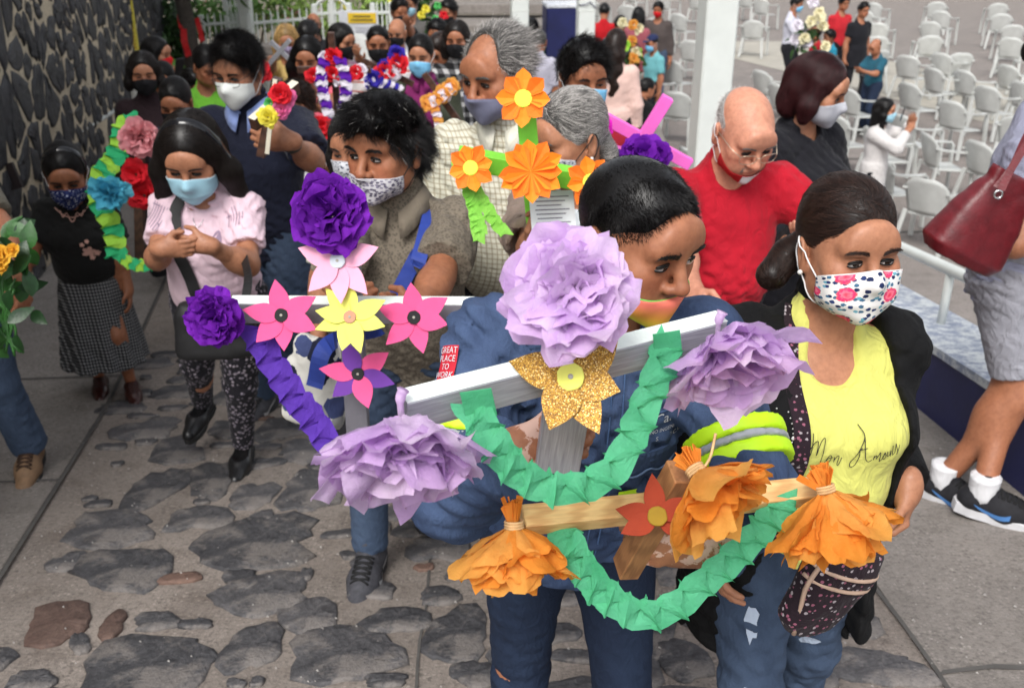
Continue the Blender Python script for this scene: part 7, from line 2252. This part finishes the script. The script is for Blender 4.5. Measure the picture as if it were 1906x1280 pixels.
# ------------------------------------------------------------------ yellow roses
rb = at(8, 540, 3.02); ro = thing('rose_bouquet', 'bouquet of yellow roses with dark green leaves at left edge', 'bouquet', tuple(rb))
ROSE = [tissue_mat('rose_petal', lin(248, 178, 40), lin(252, 204, 80), tr=.25)]
for k, (px, py, R) in enumerate(((4, 482, .045), (26, 470, .030), (2, 500, .040), (-24, 470, .045), (-30, 508, .04))): paper_flower('rose', ro, at(px, py, 2.95) - rb, nrm(v3(.1, -.7, .7)), R, ROSE, 200 + k, n=18, spread=(4, 70), tip='round', W=.62, crk=.08, start=.3)
rng = np.random.default_rng(44)
RL = [plain('rose_leaf', lin(44, 92, 36), .4, .3, 40, .3, 120), plain('rose_leaf_dark', lin(26, 58, 26), .4, .3, 40, .3, 120)]
for k in range(46):
    V0, F0 = leaf_blade(rng.uniform(.06, .095), rng.uniform(.04, .055), .2, .25, 5)
    p = at(rng.uniform(-60, 62), rng.uniform(420, 660), rng.uniform(2.96, 3.12)) - rb
    R = frame(nrm(v3(rng.normal(.2, .5), -1, rng.normal(.5, .4))), nrm(v3(rng.normal(.5, .7), 0, rng.normal(0, .8))))
    mesh('leaf', V0 @ R.T + p, F0, RL[k % 2], ro)
m = MB()
for k in range(14): m.tube(catmull([at(rng.uniform(-50, 30), rng.uniform(500, 540), 3.0) - rb, at(rng.uniform(-10, 30), 600, 3.03) - rb, at(rng.uniform(-10, 50), rng.uniform(640, 665), 3.05) - rb], 5), .004, 6)
m.build('stems', RL[0], ro, True)
# ------------------------------------------------------------------ bags and phones
def bag(name, label, c, prims, h, mat, cat='bag'):
    r = thing(name, label, cat, tuple(c)); V, Q = surface(prims, h, wrinkle(int(c[0] * 100) + 3, .006, 40., 30.), 1); mesh('bag_body', V, Q, mat, r); return r
def strap(parent, pts, w, mat, name='strap', face=(0, -1, .3), th=.003):
    C_ = catmull(pts, 8); T_ = np.gradient(C_, axis=0); V, F = [], []
    for i, p in enumerate(C_):
        n_ = nrm(np.asarray(face) - nrm(T_[i]) * np.dot(face, nrm(T_[i]))); b_ = np.cross(nrm(T_[i]), n_)
        V += [p - b_ * w / 2, p + b_ * w / 2, p + b_ * w / 2 + n_ * th, p - b_ * w / 2 + n_ * th]
    for i in range(len(C_) - 1):
        for j in range(4): F.append((4 * i + j, 4 * i + (j + 1) % 4, 4 * i + 4 + (j + 1) % 4, 4 * i + 4 + j))
    return mesh(name, V, F, mat, parent, smooth=False)
# red handbag
R_HB = Ry(rad(26)) @ Rz(rad(10))
hb = at(1834, 405, 3.15); RLE = plain('red_leather', lin(96, 20, 28), .4, .22, 30, .25, 120, .004)
r = bag('handbag', 'red leather handbag hanging at the right edge', hb, [loft((0, 0, 0), R_HB, [(-.155, 0, 0, .115, .065), (-.12, 0, 0, .145, .078), (0, 0, 0, .125, .06), (.12, 0, 0, .085, .036), (.15, 0, 0, .08, .03)], .02, 3.2), ell(R_HB @ v3(0, 0, .17), (.06, .016, .03), R_HB, k=.01, sub=True)], .006, RLE, 'handbag')
hbl = lambda px, py, d: at(px, py, d) - hb
for o_ in (0, .03): strap(r, [hbl(1862, 356, 3.0) + v3(0, o_, 0), hbl(1885, 310, 3.02), hbl(1930, 240, 3.05) + v3(0, o_, 0), hbl(1990, 160, 3.1)], .022, RLE, 'handle', (-.5, -1, .2), .006)
MB().tube([hbl(1858, 362, 2.96) + v3(.012 * cos(a), 0, .012 * sin(a)) for a in np.linspace(0, 6.28, 13)[:-1]], .003, 6, True).build('ring', plain('steel', (.6, .6, .6), .25, .1, 20, 0, Metallic=.9), r, True)
# black shoulder bag of the pink woman
bb = at(400, 610, 3.28); BB = plain('black_nylon', (.007, .007, .008), .6, .3, 40, .2, 300)
r = bag('shoulder_bag', 'black shoulder bag of the woman in pale pink', bb, [loft((0, 0, 0), Rz(.1), [(-.10, 0, 0, .125, .04), (-.08, 0, 0, .135, .05), (.06, 0, 0, .12, .045), (.09, 0, 0, .10, .03)], .02, 3)], .009, BB)
p_ = W['pink']; l2 = lambda v: p_['l2w'](v) - bb
T_ = p_['T']; pr = p_['prims_shirt']
def on_shirt(rec, key, x, z, out=.004):
    """point on the front of a garment at chest coordinates x, z"""
    T0, Rl = rec['T'], rec['Rl']
    O = T0(x, 0.02, z); D = Rl @ v3(0, -1, 0)
    rr = march(rec[key], O[None], D[None], .4, 24)[0]
    return O + D * (rr + out)
strap(r, [l2(T_(-.055, .02, .50)), *[l2(on_shirt(p_, 'prims_shirt', -.09 + .11 * k / 9, .43 - .46 * k / 9, .016)) for k in range(10)], v3(-.06, 0, .08)], .042, BB)
strap(r, [v3(.10, 0, .06), at(462, 520, 3.35) - bb, at(455, 480, 3.5) - bb], .03, BB)
# printed cloth bag and blue strap of the man in the polo
tb = at(592, 705, 2.62)
TOTE = plain('tote', (1, 1, 1)) if False else cloth_mat('printed_tote', None, pattern=spots_pat(lin(206, 204, 196), [lin(30, 34, 56), lin(26, 30, 50), lin(190, 170, 70), lin(60, 70, 110), lin(150, 150, 150)], 13, .36))
r = bag('cloth_bag', 'white printed cloth bag with blue strap at the polo man\'s side', tb, [loft((0, 0, 0), Ry(rad(12)), [(-.13, 0, 0, .075, .03), (-.11, 0, 0, .085, .045), (.05, 0, 0, .08, .04), (.12, 0, 0, .055, .015)], .02, 3)], .009, TOTE)
BST = plain('blue_strap', lin(40, 64, 150), .6, .12, 40, .2, 400)
p_ = W['brown']
l2 = lambda v: p_['l2w'](v) - tb
strap(r, [l2(p_['T'](.105, .03, .475)), *[l2(on_shirt(p_, 'prims_shirt', .105 - .155 * k / 6, .42 - .28 * k / 6, .016)) for k in range(7)], at(612, 640, 2.52) - tb, at(585, 720, 2.53) - tb], .042, BST)
# dotted bag of the woman in yellow
yb = at(1545, 1085, 1.66)
DOT = cloth_mat('plum_dotted_bag', None, pattern=spots_pat((.020, .010, .016), [lin(150, 90, 110), lin(170, 160, 165)], 95, .22))
r = bag('dotted_bag', 'plum black dotted bag with beige piping hanging at the woman\'s hip', yb, [loft((0, 0, 0), Ry(rad(24)) @ Rz(rad(20)), [(-.105, 0, 0, .030, .018), (-.08, 0, 0, .055, .026), (.03, 0, 0, .072, .034), (.08, 0, 0, .06, .026)], .02, 3)], .006, DOT)
p_ = W['yellow']; l2 = lambda v: p_['l2w'](v) - yb
BEI = plain('beige_piping', lin(190, 160, 140), .8, .1, 40, .1)
o_s = lambda x, z, o=.010: l2(on_shirt(p_, 'prims_undershirt', x, z, o))
strap(r, [l2(p_['T'](-.075, .02, .50)), o_s(-.098, .44, .016), o_s(-.102, .38, .022), o_s(-.104, .32, .024), o_s(-.104, .26, .024), o_s(-.102, .20, .024), o_s(-.10, .12, .022), o_s(-.095, .04, .022), v3(-.02, -.02, .08)], .030, DOT, face=(0, -1, .2))
R_ = Ry(rad(24)) @ Rz(rad(20))
for z in (.015, .040): MB().tube([R_ @ v3(.074 * sin(a), -.037 * cos(a), z) for a in np.linspace(-1.5, 1.5, 13)], .0035, 6).build('piping', BEI, r, True)
MB().tube([R_ @ v3(-.070 + .045 * (t_ > .4) * (t_ - .4) / .6, -.018, .07 - .17 * t_) for t_ in np.linspace(0, 1, 10)], .004, 6).build('piping', BEI, r, True)
def phone(label, c, n, up=(0, 0, 1)):
    r = thing('phone', label, 'phone', tuple(c)); Fm = frame(n, up)
    MB().box((0, 0, 0), (.072, .15, .009), Fm, .003).build('case', plain('phone_black', (.01, .01, .012), .3), r); MB().box(Fm @ v3(0, 0, .005), (.066, .14, .001), Fm).build('screen', plain('phone_glass', (.03, .035, .05), .08), r)
phone('phone held up by the girl in white coat', at(1680, 212, 10.75), (-1, .3, .2)); phone('pink phone of the woman with red mask', at(334, 126, 7.6), (-.6, .5, .3)); phone('phone in the hands of the man in teal', at(1605, 140, 15.6), (.3, .2, 1), (0, 1, 0))
# flowers carried on the plaza, lectern bouquet
def bouquet(label, px, py, d, cols, n=8, R=.09):
    b_ = at(px, py, d); r = thing('flower_bouquet', label, 'bouquet', tuple(b_)); rng = np.random.default_rng(int(px))
    for k in range(n): pompom('bloom', r, rng.normal(0, R, 3) * v3(1, .6, 1.2), R * .55, cols[k % len(cols)], 300 + k + int(px), 10)
    foliage('leaves', r, (0, .02, -R), (R * 1.3, R, R * 1.6), 60, R * .9, int(px), LEAFM[0])
bouquet('white flowers carried by the man in white shirt', 1502, 52, 17.1, [WHT, tissue_mat('cream_crepe', lin(236, 228, 190), tr=.2)], 12, .17)
bouquet('red and yellow flowers behind the plaid shirt woman', 806, 36, 9.6, [RED, tissue_mat('yellow_crepe', (0, 0, 0)), tissue_mat('leaf_crepe', (0, 0, 0))], 7, .07)
bouquet('pale green bouquet beside the long haired woman', 1176, 92, 14.0, [YG, tissue_mat('cream_crepe', (0, 0, 0)), ORANGE[0]], 9, .14)
# ------------------------------------------------------------------ lettering, trims, jewellery
def wrap_mesh(name, parent, rec, key, V2, F, mat, cx, cz, sc, rot=0., out=.0015):
    """flat art in the x,y plane laid on the front of a garment around chest point cx, cz"""
    c, s = cos(rad(rot)), sin(rad(rot))
    T0, Rl, u = rec['T'], rec['Rl'], rec['u']
    O = np.array([T0(cx + (x * c - y * s) * sc / u, .02, cz + (x * s + y * c) * sc / u) for x, y in V2])
    D = np.tile(Rl @ v3(0, -1, 0), (len(O), 1))
    r = march(rec[key], O, D, .4, 24)
    return mesh(name, O + D * (r + out)[:, None], F, mat, parent, smooth=False)
def text_flat(s, size=1.0):
    cu = bpy.data.curves.new('lettering', 'FONT'); cu.body = s; cu.size = size; cu.align_x = 'CENTER'; cu.align_y = 'CENTER'; cu.resolution_u = 2
    o = bpy.data.objects.new('lettering', cu); COL.objects.link(o)
    bpy.context.view_layer.update()
    me = bpy.data.meshes.new_from_object(o)
    V = np.array([v.co[:2] for v in me.vertices]); F = [tuple(p.vertices) for p in me.polygons]
    bpy.data.objects.remove(o); bpy.data.curves.remove(cu); bpy.data.meshes.remove(me)
    return V, F
def stroke_flat(lines, w):
    V, F = [], []
    for L in lines:
        P = catmull([np.array(p + (0,)) for p in L], 5)[:, :2] if len(L) > 2 else np.array(L, float)
        T_ = np.gradient(P, axis=0); T_ /= np.linalg.norm(T_, axis=1, keepdims=True) + 1e-9
        N_ = np.stack([-T_[:, 1], T_[:, 0]], 1); k = len(V)
        for p, n_ in zip(P, N_): V += [p - n_ * w / 2, p + n_ * w / 2]
        F += [(k + 2 * i, k + 2 * i + 1, k + 2 * i + 3, k + 2 * i + 2) for i in range(len(P) - 1)]
    return np.array(V), F
yl = W['yellow']; yr = yl['root']
# handwritten "Mon Amour", strokes in photograph-zoom units
mon = [[(352, 915), (385, 780), (405, 640), (410, 480)], [(360, 710), (420, 600), (465, 570), (480, 600), (470, 750)], [(470, 750), (510, 600), (555, 545), (575, 570), (560, 720), (555, 840), (575, 885), (610, 870)],
       [(610, 870), (640, 800), (670, 765), (690, 790), (680, 850), (645, 870), (640, 820), (670, 800), (720, 800)], [(735, 790), (735, 865)], [(735, 840), (770, 780), (790, 790), (785, 890), (805, 905), (830, 800)],
       [(1000, 405), (1075, 510), (1045, 640), (990, 780), (945, 870), (960, 930), (1010, 900), (1035, 780), (1030, 690), (1060, 660)], [(1075, 510), (1095, 700), (1120, 800), (1160, 840), (1200, 810)], [(1030, 690), (1120, 655)],
       [(1215, 745), (1215, 810)], [(1215, 780), (1240, 740), (1250, 800)], [(1250, 780), (1280, 700), (1290, 760), (1300, 830), (1330, 780)], [(1330, 780), (1340, 700), (1365, 760), (1345, 800), (1325, 760), (1345, 720)], [(1375, 690), (1380, 750), (1410, 740), (1420, 680), (1425, 760)], [(1440, 620), (1450, 740), (1480, 700), (1480, 600), (1500, 650), (1520, 700), (1520, 750), (1540, 620)]]
px_m = 1.0 / 6.353 / FPX * 1.80
V2, F2 = stroke_flat([[((x - 940) * px_m, -(y - 720) * px_m) for x, y in L] for L in mon], 11 * px_m)
wrap_mesh('handwriting', yl['o_undershirt'], yl, 'prims_undershirt', V2, F2, plain('ink_black', (.01, .01, .01), .8, .1, 20, 0), .018, .262, 1.0, out=.008)
# pearl strings on the cardigan
PE = plain('pearl', (.72, .72, .70), .2, .05, 20, 0); rng = np.random.default_rng(4)
beads = MB(); pearls = MB()
bead_p = []
T0, Rl = yl['T'], yl['Rl']
for sgn, x0, n_ in ((-1, .128, 4), (1, .125, 2)):
    for k in range(n_):
        ph = rng.uniform(0, 6)
        zz = np.arange(.34, .10 if sgn > 0 else -.02, -.0085)
        for i, z in enumerate(zz):
            x = sgn * (x0 + .020 * k + .007 * sin(z * 38 + ph))
            bead_p.append((x, z, .0042 if i % 14 == 5 else .0016))
O = np.array([T0(x, .02, z) for x, z, r in bead_p]); D = np.tile(Rl @ v3(0, -1, 0), (len(O), 1)); rr_ = march(yl['prims_shirt'], O, D, .4, 24)
for p, d_, (x, z, r), q in zip(O, D, bead_p, rr_):
    if q < .06: continue
    (pearls if r > .003 else beads).lathe([(r * .3, -r), (r, 0), (r * .3, r)], 6, None, p + d_ * (q + r * .6 + .003))
beads.build('bead_strings', PE, yl['o_shirt'])['kind'] = 'stuff'; pearls.build('pearls', PE, yl['o_shirt'], True)
MB().lathe([(.001, -.005), (.004, -.003), (.0052, 0), (.004, .003), (.001, .005)], 10, None, yl['h2p'](v3(-.086, -.0, -.046))).build('earring', PE, yr, True)
cd = W['cardi']; MB().lathe([(.001, -.005), (.0045, -.003), (.0055, 0), (.0045, .003), (.001, .005)], 10, None, cd['h2p'](v3(.086, -.0, -.046))).build('earring', PE, cd['root'], True)
# rips in the jeans are pale patches of frayed cloth
FRAY = cloth_mat('frayed_denim', lin(170, 182, 200), folds=.6)
for (x, z, w_, h_, sd) in ((-.10, -.36, .030, .012, 1), (-.085, -.40, .022, .020, 2), (-.115, -.20, .014, .040, 3), (.08, -.34, .026, .012, 4)):
    g_ = np.random.default_rng(sd); k = 14
    V2 = [(0, 0)] + [(w_ * cos(2 * pi * j / k) * g_.uniform(.6, 1.2), h_ * sin(2 * pi * j / k) * g_.uniform(.6, 1.2)) for j in range(k)]
    wrap_mesh('ripped_patch', yr, yl, 'prims_bottom', np.array(V2), [(0, 1 + j, 1 + (j + 1) % k) for j in range(k)], FRAY, x, z, 1.0, out=.004)
# ---- denim jacket: seams, pocket flap, neon bands, badge and embroidery
fr = W['front']; frr = fr['root']; jk = fr['o_shirt']; u = fr['u']
THR = plain('seam_thread', lin(96, 116, 150), .8, .2, 60, .2)
ST = denim_mat('denim_light_seam', lin(60, 84, 124), lin(100, 128, 170))
def seam(pts, w=.0035, mat=ST):
    P = np.array([on_shirt(fr, 'torso_shirt', x, z, .004) for x, z in catmull([(x, z, 0) for x, z in pts], 8)[:, :2]])
    MB().tube(P, w * .5, 5).build('seam', mat, jk, True)
seam([(.0, .44), (.0, .3), (0, .1), (0, -.08)]); seam([(.022, .44), (.022, .3), (.022, .1), (.022, -.08)])
for s in (-1, 1):
    seam([(s * .175, .42), (s * .165, .34), (s * .168, .26)]); seam([(s * .16, .335), (s * .09, .34), (s * .02, .335)])
flap = [(0.03, .265), (.145, .265), (.145, .235), (.1, .215), (.0875, .228), (.075, .215), (.03, .235)]
Vf = np.array([(x * u, z * u) for x, z in flap])
gx_, gz_ = np.meshgrid(np.linspace(.03, .148, 14), np.linspace(0, 1, 6), indexing='ij')
low_ = .232 - .016 * np.abs(np.sin((gx_ - .03) / .118 * 2 * pi))
Vg = np.stack([gx_, .268 + (low_ - .268) * gz_], -1).reshape(-1, 2)
Fg = [(i * 6 + j, i * 6 + j + 1, (i + 1) * 6 + j + 1, (i + 1) * 6 + j) for i in range(13) for j in range(5)]
o = wrap_mesh('pocket_flap', jk, fr, 'torso_shirt', Vg * u, Fg, JACKET, 0, 0, 1.0, out=.008); md = o.modifiers.new('t', 'SOLIDIFY'); md.thickness = .005
eb = np.array([on_shirt(fr, 'torso_shirt', x, z, .011) for x, z in Vg.reshape(14, 6, 2)[:, -1]])
MB().tube(eb, .002, 5).build('seam', THR, jk, True)
WT = plain('embroidery_white', (.62, .64, .68), .8, .1, 60, .1)
for s_, sz, cx, cz in (('Calessa', .026, .128, .325), ('DISE\u00d1O INGENIERIA CALESSA', .0095, .128, .303), ('S.A. DE C.V.', .0105, .122, .288)):
    V2, F2 = text_flat(s_); wrap_mesh('embroidery', jk, fr, 'torso_shirt', V2, F2, WT, cx, cz, sz, -3, .006)
def band(rec, nme, t0_, t1_, r0, r1, mat, name, parent, add=.004):
    S, E, Wp = rec['arms'][nme][:3]
    A, B = (S, E) if t1_ <= 1 else (E, Wp)
    q = 0 if t1_ <= 1 else 1
    a_, b_ = A + (B - A) * (t0_ - q), A + (B - A) * (t1_ - q)
    V, Q = surface([cap(a_, b_, r0 + add, r1 + add, .004, flat=True)], .006, None, 1)
    return mesh(name, V, Q, mat, parent)
for nme in 'RL':
    ra = (.041 * u * 1.03 + .030 * .5 + .024)
    q0 = .56 if nme == 'R' else .66; band(fr, nme, q0, q0 + .1, ra + .004, ra + .003, NEON, 'neon_band', jk); band(fr, nme, q0 + .1, q0 + .15, ra + .003, ra + .0025, SILVER, 'reflective_band', jk); band(fr, nme, q0 + .15, q0 + .25, ra + .0025, ra + .002, NEON, 'neon_band', jk)
gx_, gz_ = np.meshgrid(np.linspace(.04, .17, 12), np.linspace(0, 1, 3), indexing='ij')
for z0, h_, m_, nm, o_ in ((.175, .065, NEON, 'neon_band', .006), (.152, .019, SILVER, 'reflective_band', .0085)):
    Vg = np.stack([gx_, z0 - h_ * gz_], -1).reshape(-1, 2); Fg = [(i * 3 + j, i * 3 + j + 1, (i + 1) * 3 + j + 1, (i + 1) * 3 + j) for i in range(11) for j in range(2)]
    wrap_mesh(nm, jk, fr, 'torso_shirt', Vg * u, Fg, m_, 0, 0, 1.0, out=o_)
# red sleeve badge
S, E, Wp = fr['arms']['R'][:3]
ax_ = nrm(E - S); toc = nrm(fr['w2l'](v3(0, 0, CAMZ)) - S); nn = nrm(toc * .6 + v3(-.8, 0, .15)); nn = nrm(nn - ax_ * np.dot(nn, ax_)); bb_ = np.cross(ax_, nn)
ctr = S + (E - S) * .27
def on_sleeve(V2, F, mat, name, out):
    O = np.array([ctr - bb_ * x + ax_ * -y for x, y in V2]); D = np.tile(nn, (len(O), 1))
    r = march(fr['prims_shirt'], O, D, .14, 24)
    return mesh(name, O + D * (r + out)[:, None], F, mat, jk, smooth=False)
gx_, gy_ = np.meshgrid(np.linspace(-.019, .019, 8), np.linspace(-.030, .030, 10), indexing='ij')
on_sleeve(np.stack([gx_, gy_], -1).reshape(-1, 2), [(i * 10 + j, i * 10 + j + 1, (i + 1) * 10 + j + 1, (i + 1) * 10 + j) for i in range(7) for j in range(9)], plain('badge_red', lin(196, 30, 50), .7, .08, 60, .1), 'sleeve_badge', .011)
for k, s_ in enumerate(('GREAT', 'PLACE', 'TO', 'WORK')):
    V2, F2 = text_flat(s_); on_sleeve(np.stack([V2[:, 0] * .0125, .021 - .0135 * k + V2[:, 1] * .0145], 1), F2, WT, 'badge_lettering', .0135)
# ---- pink woman: printed bird, shoulder prints, necklace, ring; skirt woman: blossom embroidery
pk_ = W['pink']; pr_ = pk_['o_shirt']
PRN = plain('print_mauve', lin(150, 128, 150), .8, .1, 60, 0)
V2, F2 = stroke_flat([[(-.5, -.4), (-.4, .2), (-.1, .6), (.2, .5), (.3, .1), (.1, -.3), (-.3, -.4)], [(-.3, 0), (0, .1), (.15, .4)], [(-.2, -.3), (.1, -.1), (.4, -.4)], [(.1, -.2), (.3, .3), (.5, -.1), (.4, -.5)]], .22)
wrap_mesh('bird_print', pr_, pk_, 'prims_shirt', V2, F2, PRN, .088, .335, .030, out=.005)
for s in (-1, 1):
    V2, F2 = stroke_flat([[(-.6 + .2 * k, -.5), (-.5 + .2 * k, 0), (-.6 + .2 * k, .5)] for k in range(6)] + [[(-.7, -.3 + .3 * k), (.5, -.2 + .3 * k)] for k in range(3)], .05)
    wrap_mesh('shoulder_print', pr_, pk_, 'prims_shirt', V2, F2, PRN, s * .155, .415, .055, s * 20, .006)
nk = [pk_['T'](-.06, -.02, .49)] + [on_shirt(pk_, 'prims_shirt', x, z, .004) for x, z in ((-.045, .44), (-.02, .39), (.0, .365), (.02, .39), (.045, .44))] + [pk_['T'](.06, -.02, .49)]
MB().tube(catmull(nk, 6), .0014, 5).build('necklace', plain('silver_metal', (.7, .7, .72), .25, .05, 20, 0, Metallic=.9), pk_['root'], True)
sk_ = W['skirt']; so_ = sk_['o_shirt']; EMB = plain('embroidery_blush', lin(206, 160, 146), .85, .12, 60, .2)
for (cx, cz, r) in ((.075, .215, .030), (.045, .265, .012), (.075, .285, .011), (.045, .20, .010), (.085, .170, .013), (.115, .195, .016)):
    V2, F2 = [(0, 0)], []
    for k in range(40):
        a = 2 * pi * k / 40; q = .62 + .38 * abs(cos(2.5 * a)); V2.append((q * cos(a), q * sin(a)))
    F2 = [(0, 1 + k, 1 + (k + 1) % 40) for k in range(40)]
    wrap_mesh('embroidered_blossom', so_, sk_, 'prims_shirt', np.array(V2), F2, EMB, cx, cz, r, out=.005)
V2, F2 = stroke_flat([[(-1, .25), (-.6, -.1), (0, -.3), (.6, -.1), (1, .25)], [(-.7, .1), (-.55, -.25), (-.3, -.05), (-.1, -.45), (.1, -.45), (.3, -.05), (.55, -.25), (.7, .1)]], .05)
wrap_mesh('neck_embroidery', so_, sk_, 'prims_shirt', V2, F2, EMB, 0, .43, .075, out=.006)
# ---- lanyard, watch, cap brim
pt = W['pinktop']
MB().tube(catmull([pt['T'](-.06, -.02, .49)] + [on_shirt(pt, 'prims_shirt', x, z, .006) for x, z in ((-.05, .40), (-.02, .25), (0, .16), (.02, .25), (.05, .40))] + [pt['T'](.06, -.02, .49)], 6), .006, 5).build('lanyard', plain('lanyard_olive', lin(110, 100, 70), .8), pt['root'], True)
nv = W['navy']; S, E, Wp = nv['arms']['L'][:3]
V, Q = surface([cap(Wp + (E - Wp) * .03, Wp + (E - Wp) * .17, .034 * nv['u'], .036 * nv['u'], .004, flat=True)], .006, None, 1); mesh('wristwatch', V, Q, plain('watch_olive', lin(44, 48, 40), .5), nv['root'])
tc = W['tealcap']; V, Q = surface([ell((0, .012, .055), (.084, .100, .075), k=.02), ell((0, -.105, .055), (.062, .065, .010), k=.01), half((0, 0, .045), (0, 0, -1), (-.3, -.3, -.3), (.3, .3, .3))], .012, None, 1); mesh('cap', tc['h2p'](V), Q, C('navy_cap', 40, 48, 84), tc['root'])
ck_ = W['checker']; strap_m = plain('grey_strap', lin(150, 154, 158), .6, .1, 40, .2, 300)
strap(ck_['root'], [ck_['T'](.12, .12, .40), ck_['T'](.12, .06, .465), ck_['T'](.12, -.03, .475), on_shirt(ck_, 'prims_shirt', .12, .40, .006), on_shirt(ck_, 'prims_shirt', .12, .28, .006)], .04, strap_m)
cd = W['cardi']; strap(cd['root'], [cd['T'](.12, .10, .42), cd['T'](.12, .04, .475), cd['T'](.12, -.05, .465), on_shirt(cd, 'prims_shirt', .12, .38, .008)], .045, BST)
bl_m = W['bald']
# moustache of the bald man
hp_ = bl_m['hp']; k = 220
t_ = NPR.uniform(-1, 1, k); O = np.stack([t_ * .026, np.zeros(k), -.052 - .006 * t_ ** 2 + NPR.normal(0, .0022, k)], 1)
r_ = march(hp_, O, np.tile(v3(0, -1, 0), (k, 1)), .15); A_ = O + np.outer(r_, v3(0, -1, 0)); d_ = np.stack([t_ * .6, np.full(k, -.35), np.full(k, -.9)], 1) * .009
strands('moustache', bl_m['h2p'](np.stack([A_, A_ + d_ * .5, A_ + d_ + np.array([0, .002, 0])], 1)), .0006, hair_mat('hair_salt', HAIRC['salt']), bl_m['root'])

# ---- stitching on the jeans: fly, pocket edges, side seams
def jean_seam(rec, root, pts, mat, w=.0024):
    P_ = []
    for x, z in catmull([(x, z, 0) for x, z in pts], 6)[:, :2]:
        O_ = rec['J']['P'] + v3(x, .02, z) * rec['u']
        r0_ = march(rec['prims_bottom'], O_[None], v3(0, -1, 0)[None], .4, 24)[0]
        P_.append(O_ + v3(0, -1, 0) * (r0_ + .0035))
    MB().tube(np.array(P_), w * .5, 5).build('stitching', mat, root, True)
STJ = denim_mat('jean_stitch', lin(70, 82, 104), lin(120, 134, 156))
for key in ('front', 'yellow', 'brown'):
    rc = W[key]
    jean_seam(rc, rc['root'], [(0.0, .06), (.004, .0), (.002, -.06), (0, -.09)], STJ); jean_seam(rc, rc['root'], [(.028, .06), (.028, .0), (.02, -.05), (.004, -.075)], STJ, .0016)
    for s in (-1, 1):
        jean_seam(rc, rc['root'], [(s * .055, .055), (s * .075, .02), (s * .115, -.01)], STJ)
